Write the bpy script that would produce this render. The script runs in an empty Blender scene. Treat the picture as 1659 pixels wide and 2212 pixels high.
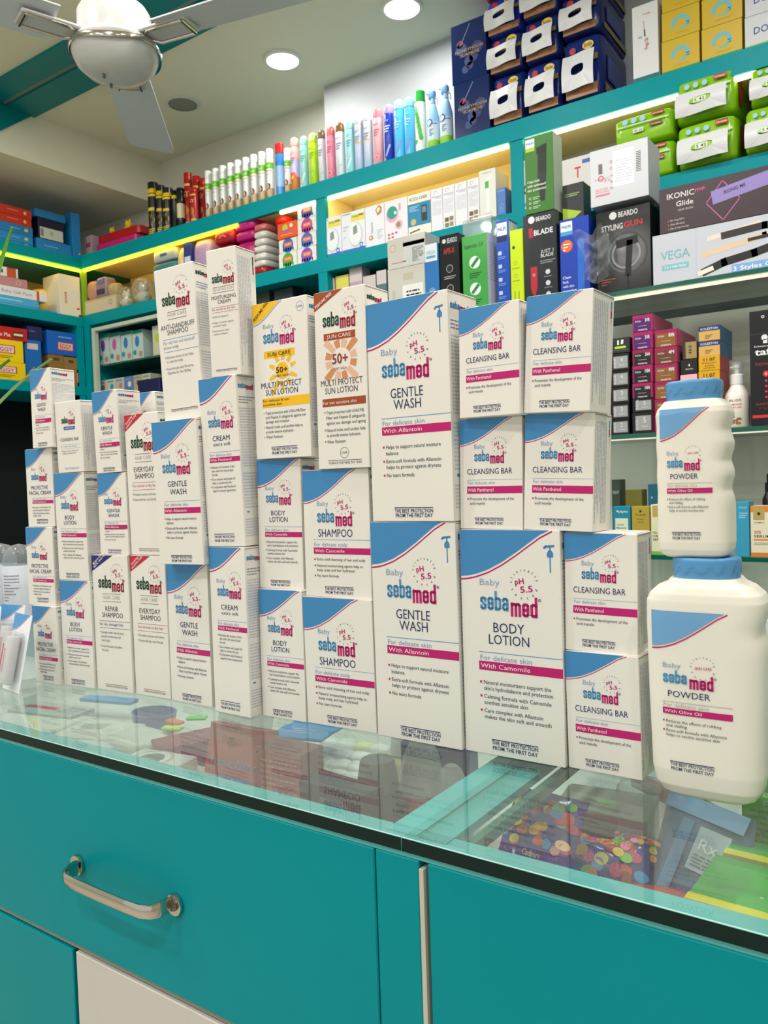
import bpy, math, random
from mathutils import Matrix, Vector
random.seed(7)
SC = bpy.context.scene
COL = SC.collection
PI = math.pi
# ------------------------------------------------------------------ camera
# the photographer stands at the customer's side of the counter, eye at 1.2 m
CAMZ = 1.2
FPX = 1739.44
CAMR = ((0.8196257, 0.5719571, -0.0328462), (-0.0062725, -0.0483707, -0.9988098), (-0.5728651, 0.8188561, -0.0360583))
cam = bpy.data.cameras.new('camera'); camo = bpy.data.objects.new('camera', cam); COL.objects.link(camo)
cam.sensor_fit = 'VERTICAL'; cam.sensor_height = 36.0; cam.lens = FPX * 36.0 / 2212.0
cam.clip_start = 0.02; cam.clip_end = 50
mr, md, mf = CAMR
camo.matrix_world = Matrix(((mr[0], -md[0], -mf[0], 0), (mr[1], -md[1], -mf[1], 0), (mr[2], -md[2], -mf[2], CAMZ), (0, 0, 0, 1)))
cam.dof.use_dof = True; cam.dof.focus_distance = 0.66; cam.dof.aperture_fstop = 26.0
SC.camera = camo
# ------------------------------------------------------------------ world, exposure
w = bpy.data.worlds.new('world'); SC.world = w; w.use_nodes = True
bg = w.node_tree.nodes['Background']; bg.inputs[0].default_value = (1.0, 0.97, 0.93, 1); bg.inputs[1].default_value = 0.68
SC.view_settings.view_transform = 'Standard'; SC.view_settings.look = 'None'
SC.view_settings.exposure = 0.0; SC.view_settings.gamma = 1.0; SC.view_settings.use_curve_mapping = False
SC.cycles.max_bounces = 8; SC.cycles.transparent_max_bounces = 24; SC.cycles.caustics_reflective = False; SC.cycles.caustics_refractive = False
SC.cycles.sample_clamp_indirect = 4.0
LAMP_W = 8.8        # watts of each ceiling downlight
CEIL = 1.49         # ceiling height above the camera
# ceiling downlights: the first two are in the picture, the others unseen over the customer area, an aisle row added to brighten shelves
LAMPS = [(-1.89, 2.175), (-1.39, 2.175), (-2.6, 0.9), (-1.7, 0.5), (-0.8, 0.3), (0.15, 0.6), (-2.2, -0.5), (-1.1, -0.7), (0.0, -0.7), (-1.7, -1.6), (-1.9, 1.2), (-1.2, 1.25), (-0.5, 1.25), (0.25, 1.25), (-0.4, -1.7), (0.8, -0.2)]
# ------------------------------------------------------------------ materials
_m = {}
def lin(c): return c / 12.92 if c <= 0.04045 else ((c + 0.055) / 1.055) ** 2.4
def hexc(h): return tuple(lin(int(h[i:i + 2], 16) / 255.0) for i in (0, 2, 4)) + (1.0,)
def M(h, rough=0.45, metal=0.0, spec=0.4, bump=0.0, emit=0.0, var=0.0, scale=30.0):
    k = (h, rough, metal, spec, bump, emit, var)
    if k in _m: return _m[k]
    m = bpy.data.materials.new('surface_' + h); m.use_nodes = True
    nt = m.node_tree; b = nt.nodes['Principled BSDF']
    b.inputs['Base Color'].default_value = hexc(h)
    b.inputs['Metallic'].default_value = metal; b.inputs['Specular IOR Level'].default_value = spec
    tc = nt.nodes.new('ShaderNodeTexCoord'); n = nt.nodes.new('ShaderNodeTexNoise')
    n.inputs['Scale'].default_value = scale; n.inputs['Detail'].default_value = 3.0
    nt.links.new(tc.outputs['Object'], n.inputs['Vector'])
    mr_ = nt.nodes.new('ShaderNodeMapRange'); mr_.inputs['To Min'].default_value = max(0.0, rough - 0.06); mr_.inputs['To Max'].default_value = rough + 0.06
    nt.links.new(n.outputs['Fac'], mr_.inputs['Value']); nt.links.new(mr_.outputs['Result'], b.inputs['Roughness'])
    if var:
        mx = nt.nodes.new('ShaderNodeMix'); mx.data_type = 'RGBA'
        c = hexc(h); mx.inputs['A'].default_value = tuple(x * (1 - var) for x in c[:3]) + (1,); mx.inputs['B'].default_value = tuple(min(1, x * (1 + var)) for x in c[:3]) + (1,)
        nt.links.new(n.outputs['Fac'], mx.inputs['Factor']); nt.links.new(mx.outputs['Result'], b.inputs['Base Color'])
    if bump:
        bp = nt.nodes.new('ShaderNodeBump'); bp.inputs['Strength'].default_value = bump; bp.inputs['Distance'].default_value = 0.002
        nt.links.new(n.outputs['Fac'], bp.inputs['Height']); nt.links.new(bp.outputs['Normal'], b.inputs['Normal'])
    if emit:
        b.inputs['Emission Color'].default_value = hexc(h); b.inputs['Emission Strength'].default_value = emit
    _m[k] = m
    return m
def glassy(name, tint, ior=1.5, rough=0.0, film=0.0):
    """clear sheet: fresnel mix of straight transmission and mirror, so lamps light what lies behind it"""
    k = ('glass', name)
    if k in _m: return _m[k]
    m = bpy.data.materials.new(name); m.use_nodes = True; nt = m.node_tree; nt.nodes.clear()
    out = nt.nodes.new('ShaderNodeOutputMaterial'); mix = nt.nodes.new('ShaderNodeMixShader')
    tr = nt.nodes.new('ShaderNodeBsdfTransparent'); tr.inputs[0].default_value = hexc(tint)
    gl = nt.nodes.new('ShaderNodeBsdfGlossy'); gl.inputs['Roughness'].default_value = rough
    geo = nt.nodes.new('ShaderNodeNewGeometry'); fr = nt.nodes.new('ShaderNodeFresnel')
    mi = nt.nodes.new('ShaderNodeMix'); mi.data_type = 'FLOAT'
    mi.inputs[2].default_value = ior; mi.inputs[3].default_value = 1 / ior
    nt.links.new(geo.outputs['Backfacing'], mi.inputs[0]); nt.links.new(mi.outputs[0], fr.inputs['IOR'])
    nt.links.new(fr.outputs[0], mix.inputs[0]); nt.links.new(tr.outputs[0], mix.inputs[1]); nt.links.new(gl.outputs[0], mix.inputs[2])
    last = mix
    if film:
        m2 = nt.nodes.new('ShaderNodeMixShader'); m2.inputs[0].default_value = film
        df = nt.nodes.new('ShaderNodeBsdfDiffuse'); df.inputs[0].default_value = (0.8, 0.82, 0.82, 1)
        nt.links.new(mix.outputs[0], m2.inputs[1]); nt.links.new(df.outputs[0], m2.inputs[2]); last = m2
    nt.links.new(last.outputs[0], out.inputs[0])
    _m[k] = m
    return m
WHITE = M('e8e4dc', 0.42); WALLM = M('d6d5c8', 0.8, bump=0.15, spec=0.2); CEILM = M('e6e1ca', 0.85, spec=0.2)
TEAL = M('00919a', 0.36, spec=0.10, var=0.06, scale=5.0); TEALD = M('007a7e', 0.4, spec=0.2)
CHROME = M('cfcac0', 0.14, metal=1.0)
def emitter(name, h, s):
    m = bpy.data.materials.new(name); m.use_nodes = True; nt = m.node_tree; nt.nodes.clear()
    o = nt.nodes.new('ShaderNodeOutputMaterial'); e = nt.nodes.new('ShaderNodeEmission'); e.inputs[0].default_value = hexc(h); e.inputs[1].default_value = s
    nt.links.new(e.outputs[0], o.inputs[0]); return m
# ------------------------------------------------------------------ pixel helpers (photo pixel -> coordinate on a known plane)
def _solve(px, py, known, unk):
    """solve for world coordinate index unk with the two others known, from px or py"""
    r = CAMR[0] if px is not None else CAMR[1]; k = (px - 829.5) if px is not None else (py - 1106.0)
    a = [FPX * r[i] - k * CAMR[2][i] for i in range(3)]
    s = sum(a[i] * known[i] for i in range(3) if i != unk)
    return -s / a[unk]
def Xof(px, Y, z): return _solve(px, None, (0, Y, z), 0)
def Yof(px, X, z): return _solve(px, None, (X, 0, z), 1)
def Zof(py, X, Y): return _solve(None, py, (X, Y, 0), 2)
def ray(px, py):
    a, b = (px - 829.5) / FPX, (py - 1106.0) / FPX
    return [CAMR[0][i] * a + CAMR[1][i] * b + CAMR[2][i] for i in range(3)]
def onz(px, py, z): r = ray(px, py); return (r[0] * z / r[2], r[1] * z / r[2])
def depth(X, Y, z): return CAMR[2][0] * X + CAMR[2][1] * Y + CAMR[2][2] * z
# ------------------------------------------------------------------ lettering cache
_t = {}
def tmesh(s, bold):
    k = (s, bold)
    if k in _t: return _t[k]
    cu = bpy.data.curves.new('t', 'FONT'); cu.body = s; cu.size = 1.0; cu.resolution_u = 2; cu.offset = 0.011 * bold
    ob = bpy.data.objects.new('t', cu); me = bpy.data.meshes.new_from_object(ob)
    vs = [(v.co.x, v.co.y) for v in me.vertices]; fs = [tuple(p.vertices) for p in me.polygons]
    bpy.data.objects.remove(ob); bpy.data.curves.remove(cu); bpy.data.meshes.remove(me)
    if not vs: vs = [(0, 0)]
    x0 = min(v[0] for v in vs); x1 = max(v[0] for v in vs)
    _t[k] = (vs, fs, x0, x1); return _t[k]
CAP = max(v[1] for v in tmesh('H', 0)[0])
# ------------------------------------------------------------------ mesh collector
class G:
    def __init__(s): s.v = []; s.f = []; s.m = []; s.mats = []
    def mi(s, mat):
        if mat not in s.mats: s.mats.append(mat)
        return s.mats.index(mat)
    def add(s, vs, fs, mat):
        o = len(s.v); s.v += [tuple(v) for v in vs]; i = s.mi(mat)
        for f in fs: s.f.append(tuple(o + a for a in f)); s.m.append(i)
    def box(s, x0, x1, y0, y1, z0, z1, mat, ch=0.0, top=None):
        if ch <= 0:
            vs = [(x0, y0, z0), (x1, y0, z0), (x1, y1, z0), (x0, y1, z0), (x0, y0, z1), (x1, y0, z1), (x1, y1, z1), (x0, y1, z1)]
            s.add(vs, [(0, 3, 2, 1), (4, 5, 6, 7), (0, 1, 5, 4), (1, 2, 6, 5), (2, 3, 7, 6), (3, 0, 4, 7)], mat); return
        c = ch
        ring = [(x0 + c, y0), (x1 - c, y0), (x1, y0 + c), (x1, y1 - c), (x1 - c, y1), (x0 + c, y1), (x0, y1 - c), (x0, y0 + c)]
        inn = [(x0 + c, y0 + c), (x1 - c, y0 + c), (x1 - c, y0 + c), (x1 - c, y1 - c), (x1 - c, y1 - c), (x0 + c, y1 - c), (x0 + c, y1 - c), (x0 + c, y0 + c)]
        vs = [p + (z0,) for p in inn] + [p + (z0 + c,) for p in ring] + [p + (z1 - c,) for p in ring] + [p + (z1,) for p in inn]
        fs = []
        for l in range(3):
            for i in range(8):
                j = (i + 1) % 8; fs.append((l * 8 + i, l * 8 + j, l * 8 + 8 + j, l * 8 + 8 + i))
        fs.append((0, 6, 4, 2)); fs.append((24, 26, 28, 30))
        s.add(vs, fs, mat)
    def rings(s, rs, mat, cap=True, close=True):
        """loft a list of rings (lists of 3d points of equal length)"""
        n = len(rs[0]); vs = [p for r in rs for p in r]; fs = []
        for l in range(len(rs) - 1):
            for i in range(n if close else n - 1):
                j = (i + 1) % n; fs.append((l * n + i, l * n + j, (l + 1) * n + j, (l + 1) * n + i))
        if cap: fs.append(tuple(reversed(range(n)))); fs.append(tuple(range((len(rs) - 1) * n, len(rs) * n)))
        s.add(vs, fs, mat)
    def lathe(s, prof, mat, cx=0, cy=0, n=24, sy=1.0, cap=True):
        s.rings([[(cx + r * math.cos(2 * PI * i / n), cy + sy * r * math.sin(2 * PI * i / n), z) for i in range(n)] for r, z in prof], mat, cap)
    def tube(s, pts, r, mat, n=8):
        rs = []
        for i, p in enumerate(pts):
            p = Vector(p); a = Vector(pts[max(0, i - 1)]); b = Vector(pts[min(len(pts) - 1, i + 1)]); d = (b - a).normalized()
            up = Vector((0, 0, 1)) if abs(d.z) < 0.9 else Vector((0, 1, 0)); u = d.cross(up).normalized(); v = u.cross(d)
            rr = r[i] if isinstance(r, (list, tuple)) else r
            rs.append([tuple(p + u * rr * math.cos(2 * PI * k / n) + v * rr * math.sin(2 * PI * k / n)) for k in range(n)])
        s.rings(rs, mat)
    def puff(s, w, d, h, mat, ex=0.35, n=24, m=10, wob=0.0, seed=1, x=0, y=0, z=0, tap=0.0):
        """soft pack: superellipsoid resting on z, centred on x,y; wob adds creases"""
        rnd = random.Random(seed); ph = [rnd.uniform(0, 6.28) for _ in range(6)]
        def sp(c, e): return math.copysign(abs(c) ** e, c)
        rs = []
        for j in range(m + 1):
            t = -PI / 2 + PI * j / m; ct, st = sp(math.cos(t), ex), sp(math.sin(t), ex); r = []
            for i in range(n):
                a = 2 * PI * i / n; ca, sa = sp(math.cos(a), ex), sp(math.sin(a), ex)
                k = 1 + wob * (math.sin(5 * a + ph[0] + 3 * t) + math.sin(9 * a + ph[1] - 4 * t + ph[2]) * 0.6)
                q = 1 - tap * (st * 0.5 + 0.5)
                r.append((x + w / 2 * ct * ca * k * q, y + d / 2 * ct * sa * k * q, z + h / 2 * (1 + st) * (1 + wob * math.sin(3 * a + ph[3]) * 0.5)))
            rs.append(r)
        s.rings(rs, mat)
    def obj(s, name, parent=None, smooth=False):
        me = bpy.data.meshes.new(name); me.from_pydata(s.v, [], s.f)
        for m in s.mats: me.materials.append(m)
        me.polygons.foreach_set('material_index', s.m)
        if smooth: me.polygons.foreach_set('use_smooth', [True] * len(s.f))
        me.update()
        if smooth: me.set_sharp_from_angle(angle=0.7)
        o = bpy.data.objects.new(name, me); COL.objects.link(o)
        if parent: o.parent = parent
        return o
def tag(o, label, cat, group=None, kind=None):
    o['label'] = label; o['category'] = cat
    if group: o['group'] = group
    if kind: o['kind'] = kind
    return o
def empty(name, label, cat, loc=(0, 0, 0), rz=0.0, group=None):
    o = bpy.data.objects.new(name, None); COL.objects.link(o); o.empty_display_size = 0.02
    o.location = loc; o.rotation_euler = (0, 0, rz); return tag(o, label, cat, group)
def copy_tree(o, parent=None, loc=None, rz=None, label=None):
    c = o.copy(); COL.objects.link(c); c.parent = parent
    if loc is not None: c.location = loc
    if rz is not None: c.rotation_euler = (0, 0, rz)
    if label: c['label'] = label
    for ch in o.children: copy_tree(ch, c)
    return c
def struct(name, g, smooth=False):
    o = g.obj(name, smooth=smooth); o['kind'] = 'structure'; return o
# ------------------------------------------------------------------ printing on a face (u right 0..1, v down 0..1)
class Face:
    def __init__(s, g, W, H, fn): s.g = g; s.W = W; s.H = H; s.fn = fn; s.L = 1; s.dense = False
    def pt(s, u, v, l=None): return s.fn(u * s.W, (1 - v) * s.H, 0.00016 * (s.L if l is None else l))
    def poly(s, pts, mat, l=None):
        if s.dense and len(pts) == 4:
            n = s.dense if s.dense > 1 else 3
            gr = [s.pt(*[(pts[0][k] * (1 - a) + pts[1][k] * a) * (1 - b) + (pts[3][k] * (1 - a) + pts[2][k] * a) * b for k in (0, 1)], l) for b in [j / n for j in range(n + 1)] for a in [i / n for i in range(n + 1)]]
            s.g.add(gr, [(j * (n + 1) + i, j * (n + 1) + i + 1, (j + 1) * (n + 1) + i + 1, (j + 1) * (n + 1) + i) for j in range(n) for i in range(n)], mat); return
        s.g.add([s.pt(u, v, l) for u, v in pts], [tuple(range(len(pts)))], mat)
    def rect(s, u0, v0, u1, v1, mat, l=None):
        n = 8 if s.dense else 1
        for i in range(n):
            a, b = u0 + (u1 - u0) * i / n, u0 + (u1 - u0) * (i + 1) / n
            s.poly([(a, v1), (b, v1), (b, v0), (a, v0)], mat, l)
    def disc(s, u, v, r, mat, l=None, n=20, ry=None, a0=0.0, a1=2 * PI):
        """r in units of face width"""
        k = s.W / s.H; ry = r if ry is None else ry
        s.poly([(u + r * math.cos(a0 + (a1 - a0) * i / n), v - ry * k * math.sin(a0 + (a1 - a0) * i / n)) for i in range(n)], mat, l)
    def ring(s, u, v, r, t, mat, l=None, n=28, a0=0.0, a1=2 * PI):
        k = s.W / s.H
        for i in range(n):
            a, b = a0 + (a1 - a0) * i / n, a0 + (a1 - a0) * (i + 1) / n
            s.poly([(u + q * math.cos(c), v - q * k * math.sin(c)) for q, c in ((r - t, a), (r, a), (r, b), (r - t, b))], mat, l)
    def line(s, pts, w, mat, l=None, ext=0.35):
        """stroke in metres space; pts in (u,v), w in units of face width"""
        k = s.H / s.W
        P = [(u, v * k) for u, v in pts]
        for (ax, ay), (bx, by) in zip(P, P[1:]):
            dx, dy = bx - ax, by - ay; L = math.hypot(dx, dy) or 1e-9; dx /= L; dy /= L
            e = w * ext; ax2, ay2, bx2, by2 = ax - dx * e, ay - dy * e, bx + dx * e, by + dy * e; nx, ny = -dy * w / 2, dx * w / 2
            s.poly([(ax2 - nx, (ay2 - ny) / k), (ax2 + nx, (ay2 + ny) / k), (bx2 + nx, (by2 + ny) / k), (bx2 - nx, (by2 - ny) / k)][::-1], mat, l)
    def text(s, st, u0, u1, vb, cap, mat, bold=0.0, l=None, skew=0.0):
        vs, fs, x0, x1 = tmesh(st, bold); kx = (u1 - u0) / max(1e-6, x1 - x0); ky = cap / CAP
        s.g.add([s.pt(u0 + (x - x0) * kx, vb - y * ky + skew * (x - x0) / max(1e-6, x1 - x0), (s.L + 1) if l is None else l) for x, y in vs], fs, mat)
    def rtext(s, st, u, v, length, cap, ang, mat, bold=0.0, l=None):
        """text starting at (u,v), running at ang (radians, ccw); length and cap in face widths"""
        vs, fs, x0, x1 = tmesh(st, bold); kx = length / max(1e-6, x1 - x0); ky = cap / CAP; k = s.W / s.H; c, sn = math.cos(ang), math.sin(ang)
        s.g.add([s.pt(u + (x - x0) * kx * c - y * ky * sn, v - ((x - x0) * kx * sn + y * ky * c) * k, (s.L + 1) if l is None else l) for x, y in vs], fs, mat)
    def arc(s, st, u, v, r, cap, a0, a1, mat, inside=False, bold=0.0, l=None):
        n = len(st)
        for i, ch in enumerate(st):
            if ch == ' ': continue
            a = a0 + (a1 - a0) * i / max(1, n - 1); vs, fs, x0, x1 = tmesh(ch, bold); wch = (x1 - x0) * cap / CAP
            rot = a - PI / 2 if not inside else a + PI / 2; k = s.W / s.H
            uu = u + r * math.cos(a) - wch / 2 * math.cos(rot); vv = v - (r * math.sin(a) - wch / 2 * math.sin(rot)) * k
            s.rtext(ch, uu, vv, wch, cap, rot, mat, bold, l)
    def greek(s, u0, v0, u1, n, dv, mat, seed=0, h=0.4, l=None, stop=0.75):
        """unreadable small print: rows of word-sized marks"""
        rnd = random.Random(seed)
        for i in range(n):
            u = u0; v = v0 + i * dv; end = u1 if rnd.random() < stop else u0 + (u1 - u0) * rnd.uniform(0.4, 0.9)
            while u < end - 0.02:
                wd = rnd.uniform(0.04, 0.12) * (1.0 if u1 - u0 > 0.5 else 1.3); e = min(u + wd, end)
                s.poly([(u, v + dv * h), (e, v + dv * h), (e, v), (u, v)], mat, l); u = e + 0.018
    def vgreek(s, u0, v0, v1, n, du, mat, seed=0, h=0.42, l=None):
        rnd = random.Random(seed)
        for i in range(n):
            v = v0; u = u0 + i * du; end = v1 if rnd.random() < 0.7 else v0 + (v1 - v0) * rnd.uniform(0.5, 0.95)
            while v < end - 0.01:
                e = min(v + rnd.uniform(0.02, 0.06), end); s.poly([(u, e), (u + du * h, e), (u + du * h, v), (u, v)], mat, l); v = e + 0.008
def front(g, x0, x1, y, z0, z1): return Face(g, x1 - x0, z1 - z0, lambda u, v, n: (x0 + u, y - n, z0 + v))
def side(g, x, y0, y1, z0, z1): return Face(g, y1 - y0, z1 - z0, lambda u, v, n: (x + n, y0 + u, z0 + v))
def topf(g, x0, x1, y0, y1, z): return Face(g, x1 - x0, y1 - y0, lambda u, v, n: (x0 + u, y0 + v, z + n))
def topr(g, x0, x1, y0, y1, z): return Face(g, x1 - x0, y1 - y0, lambda u, v, n: (x1 - u, y1 - v, z + n))
# condensed heavy logo letters as strokes: x-height 1, ascender 1.42
LOGO = {
    's': (0.52, [[(.42, .68), (.42, .82), (.34, .9), (.18, .9), (.1, .82), (.1, .66), (.42, .36), (.42, .18), (.34, .1), (.18, .1), (.1, .18), (.1, .32)]]),
    'e': (0.52, [[(.1, .5), (.42, .5), (.42, .82), (.34, .9), (.18, .9), (.1, .82), (.1, .18), (.18, .1), (.34, .1), (.42, .18), (.42, .32)]]),
    'b': (0.52, [[(.1, 1.4), (.1, 0.05)], [(.1, .82), (.18, .9), (.34, .9), (.42, .82), (.42, .18), (.34, .1), (.18, .1), (.1, .18)]]),
    'a': (0.52, [[(.1, .72), (.1, .82), (.18, .9), (.34, .9), (.42, .82), (.42, 0.05)], [(.42, .52), (.2, .52), (.1, .42), (.1, .18), (.18, .1), (.34, .1), (.42, .18)]]),
    'm': (0.76, [[(.1, .05), (.1, .95)], [(.1, .82), (.18, .9), (.3, .9), (.38, .82), (.38, .05)], [(.38, .82), (.46, .9), (.58, .9), (.66, .82), (.66, .05)]]),
    'd': (0.52, [[(.42, 1.4), (.42, 0.05)], [(.42, .82), (.34, .9), (.18, .9), (.1, .82), (.1, .18), (.18, .1), (.34, .1), (.42, .18)]])}
def logo(F, word, u0, u1, vtop, vbase, mat):
    """vtop is the ascender line, vbase the base line"""
    tot = sum(LOGO[c][0] for c in word) + 0.07 * (len(word) - 1); kx = (u1 - u0) / tot; ky = (vbase - vtop) / 1.42; x = 0.0
    sw = 0.2 * kx * 0.92
    for c in word:
        wd, sts = LOGO[c]
        for st in sts: F.line([(u0 + (x + p) * kx, vbase - q * ky) for p, q in st], sw, mat, l=2)
        x += wd + 0.07
def W(z): return z + CAMZ
# ================================================================== THE ROOM
g = G(); g.box(-3.55, 3.0, -3.0, 2.56, -0.05, 0.0, M('bdb6a6', 0.4, var=0.1)); struct('floor', g)
g = G(); g.box(-3.55, 3.0, -3.0, 2.56, W(CEIL), W(CEIL) + 0.06, CEILM); struct('ceiling', g)
g = G(); g.box(-3.55, 3.0, 2.5, 2.56, 0, W(CEIL), WALLM); struct('wall_back', g)
g = G(); g.box(-3.61, -3.55, -3.0, 2.5, 0, W(CEIL), WALLM); struct('wall_left', g)
g = G(); g.box(3.0, 3.06, -3.0, 2.56, 0, W(CEIL), WALLM); struct('wall_right', g)
# white panel that boxes out from the back wall behind the spray cans
g = G(); g.box(-1.905, 3.0, 2.42, 2.5, W(0.90), W(CEIL), M('b2b7bb', 0.5, spec=0.4)); struct('trim_1', g)
# dropped bulkhead along the left wall
g = G(); g.box(-3.55, -2.93, -3.0, 2.5, W(1.30), W(CEIL), CEILM); struct('trim_2', g)
# two teal bands on the ceiling with a recess between them
g = G(); g.box(-2.929, 3.0, 1.76, 1.88, W(CEIL) - 0.012, W(CEIL), TEALD); g.rings([[(x_, y_, W(z_)) for y_, z_ in ((1.88, CEIL - .0005), (1.45, CEIL - .0005), (1.45, 1.302), (1.635, 1.302))] for x_ in (-2.9295, -2.925)], TEALD); struct('trim_3', g)
g = G(); g.box(-2.929, 3.0, 1.64, 1.735, W(CEIL) - 0.012, W(CEIL), TEALD); struct('trim_4', g)
g = G(); g.box(-2.929, 3.0, 1.735, 1.76, W(CEIL) - 0.003, W(CEIL), M('8c8f8a', 0.6)); struct('trim_5', g)
# downlights
GLOW = emitter('lamp_glow', 'fff7ee', 9.0)
lab = ['bright round white ceiling downlight nearest the corner above the green and white cans', 'bright round white ceiling downlight above the row of air fresheners']
for i, (x, y) in enumerate(LAMPS):
    e = empty('ceiling_light', lab[i] if i < 2 else 'round white ceiling downlight added above the shop floor, out of the picture', 'lamp', (x, y, W(CEIL)), group='ceiling downlights' if i > 1 else None)
    g = G(); g.lathe([(0.056, -0.0002), (0.064, -0.0002), (0.064, -0.008), (0.056, -0.01), (0.055, -0.004)], M('e8e8e6', 0.4), cap=False); g.obj('trim_ring', e, True)
    g = G(); g.lathe([(0.0, -0.004), (0.055, -0.004), (0.052, -0.007), (0.0, -0.008)], GLOW, cap=False); g.obj('diffuser', e, True)
    L = bpy.data.lights.new('downlight', 'AREA'); L.shape = 'DISK'; L.size = 0.10; L.energy = LAMP_W * (0.32 if i < 2 else (0.7 if 0.9 < y < 1.5 else 1.0)); L.color = (1.0, 0.97, 0.93)
    lo = bpy.data.objects.new('downlight_bulb', L); COL.objects.link(lo); lo.parent = e; lo.location = (0, 0, -0.012)
e = empty('ceiling_speaker', 'round grey ceiling speaker grille below the fan blade', 'speaker', (-2.405, 2.175, W(CEIL)))
g = G(); g.lathe([(0.055, -0.0002), (0.063, -0.0002), (0.063, -0.007), (0.055, -0.008)], M('d5d4ce', 0.5), cap=False); g.obj('trim_ring', e, True)
g = G(); g.lathe([(0.0, -0.003), (0.055, -0.003), (0.055, -0.006), (0.0, -0.006)], M('8d8c86', 0.7, bump=0.6, scale=900), cap=False); g.obj('grille', e, True)
# ================================================================== CEILING FAN
fan = empty('ceiling_fan', 'white ceiling fan with three blades and silver trim at the top left', 'fan', (-1.474, 1.148, W(0.957)), rz=math.radians(133))
FW = M('c9c8c6', 0.25, spec=0.6)
g = G(); g.lathe([(0.0, -0.062), (0.035, -0.060), (0.062, -0.052), (0.083, -0.033), (0.094, -0.008), (0.095, 0.0), (0.088, 0.010)], FW, n=48); g.obj('motor_bowl', fan, True)
g = G(); g.lathe([(0.086, 0.010), (0.078, 0.016), (0.077, 0.072), (0.070, 0.084), (0.0, 0.086)], FW, n=48); g.obj('motor_housing', fan, True)
g = G(); n = 72
g.rings([[(r * math.cos(2 * PI * i / n), r * math.sin(2 * PI * i / n), z + 0.005 * math.cos(6 * PI * i / n)) for i in range(n)] for r, z in ((0.0880, -0.004), (0.0955, -0.003), (0.0975, -0.009), (0.0955, -0.015), (0.0860, -0.014))], CHROME, cap=False); g.obj('trim_band', fan, True)
g = G(); g.lathe([(0.011, 0.05), (0.011, CEIL - 0.957 - 0.04)], FW, n=16); g.obj('down_rod', fan, True)
g = G(); g.lathe([(0.050, 0.0865), (0.040, 0.11), (0.026, 0.17), (0.012, 0.20)], M('cdc9b0', 0.4), n=24); g.obj('rod_cover', fan, True)
g = G(); g.lathe([(0.012, 0.42), (0.05, 0.47), (0.06, CEIL - 0.957)], M('cdc9b0', 0.4), n=24); g.obj('ceiling_canopy', fan, True)
for k in range(3):
    a = 2 * PI * k / 3; R = Matrix.Rotation(a, 4, 'Z')
    g = G(); g.box(0.075, 0.20, -0.030, 0.030, 0.008, 0.016, FW, 0.003)
    o = g.obj('blade_bracket', fan); o.matrix_local = R
    g = G()
    for s in (-1, 1): g.tube([(0.085, s * 0.012, 0.008), (0.105, s * 0.026, 0.006), (0.19, s * 0.026, 0.006)], 0.0035, CHROME)
    g.tube([(0.19, -0.026, 0.006), (0.19, 0.026, 0.006)], 0.0035, CHROME); o2 = g.obj('silver_trim', o, True)
    g = G(); n = 12; rs = []
    for i in range(n + 1):
        t = i / n; x = 0.13 + 0.43 * t; hw = 0.052 + 0.010 * t - (0.006 if i == n else 0); dz = 0.010
        rs.append([(x, -hw, 0.017 - dz), (x, hw, 0.017 + dz), (x, hw, 0.020 + dz), (x, 0, 0.023), (x, -hw, 0.020 - dz)])
    g.rings(rs, M('ccd0d6', 0.4)); o = g.obj('blade', fan); o.matrix_local = R
for a in (0.6, 2.2):
    g = G(); g.box(-0.006, 0.006, -0.002, 0.002, -0.066, -0.058, M('6d6f6a', 0.4)); o = g.obj('pull_clip', fan); o.location = (0.03 * math.cos(a), 0.03 * math.sin(a), 0)
# ================================================================== TEAL WALL CABINETS
YT = 2.2; XL = -3.13; ZT0, ZT1 = 0.985, 1.045; ZS0, ZS1 = 0.735, 0.783
CREAM = M('fae2a4', 0.6)
LEDY = emitter('led_strip_yellow', 'ffc81e', 11.0); LEDW = emitter('led_strip_warm', 'fff0a0', 9.0)
cb = empty('wall_cabinet', 'teal wall cabinet with lit open shelves along the back wall', 'cabinet', (0, 0, 0))
def part(name, par, bx, mat, ch=0.0):
    g = G(); g.box(bx[0], bx[1], bx[2], bx[3], W(bx[4]), W(bx[5]), mat, ch); return g.obj(name, par)
XR = 2.2
part('top_board', cb, (XL, XR, YT, 2.5, ZT0 + 0.012, ZT1), TEAL); part('shelf_board', cb, (XL, XR, YT, 2.5, ZS0, ZS1), TEAL)
part('top_rail', cb, (XL, XR, YT - 0.002, YT + 0.018, ZT0 + 0.002, ZT0 + 0.012), TEAL)
for x in (-1.785, -1.045, 0.4): part('upright', cb, (x, x + 0.04, YT + 0.001, 2.49, ZS1, ZT0 + 0.012), TEAL)
part('upright', cb, (XL - 0.012, XL + 0.010, YT + .001, YT + 0.02, ZS1, ZT0), M('7fae2a', 0.5))
g = G()
for a, b_ in ((XL + 0.005, -1.785), (-1.745, -1.045), (-1.005, 0.4)): g.box(a, b_, 2.46, 2.49, W(ZS1), W(ZT0 + 0.012), CREAM)
g.obj('back_panel', cb)
part('back_panel', cb, (-1.745, -1.045, 2.36, 2.37, ZS1, ZT0 + 0.010), CREAM)
for a_, b__ in ((XL + 0.006, -1.786), (-1.744, -1.046), (-1.004, 0.399)): part('bay_lining', cb, (a_, b__, YT + 0.02, 2.45, ZT0 + 0.008, ZT0 + 0.0118), CREAM)
for x_ in (-1.7445, -1.0485, -1.0045): part('bay_lining', cb, (x_, x_ + 0.0035, YT + 0.016, 2.355 if x_ < -1.01 else 2.44, ZS1 + .0005, ZT0 + 0.0075), CREAM)
part('back_panel', cb, (-1.005 + 0.0, 0.4, 2.452, 2.459, ZS1, ZT0 + 0.012), M('c98f1e', 0.6))
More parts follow.
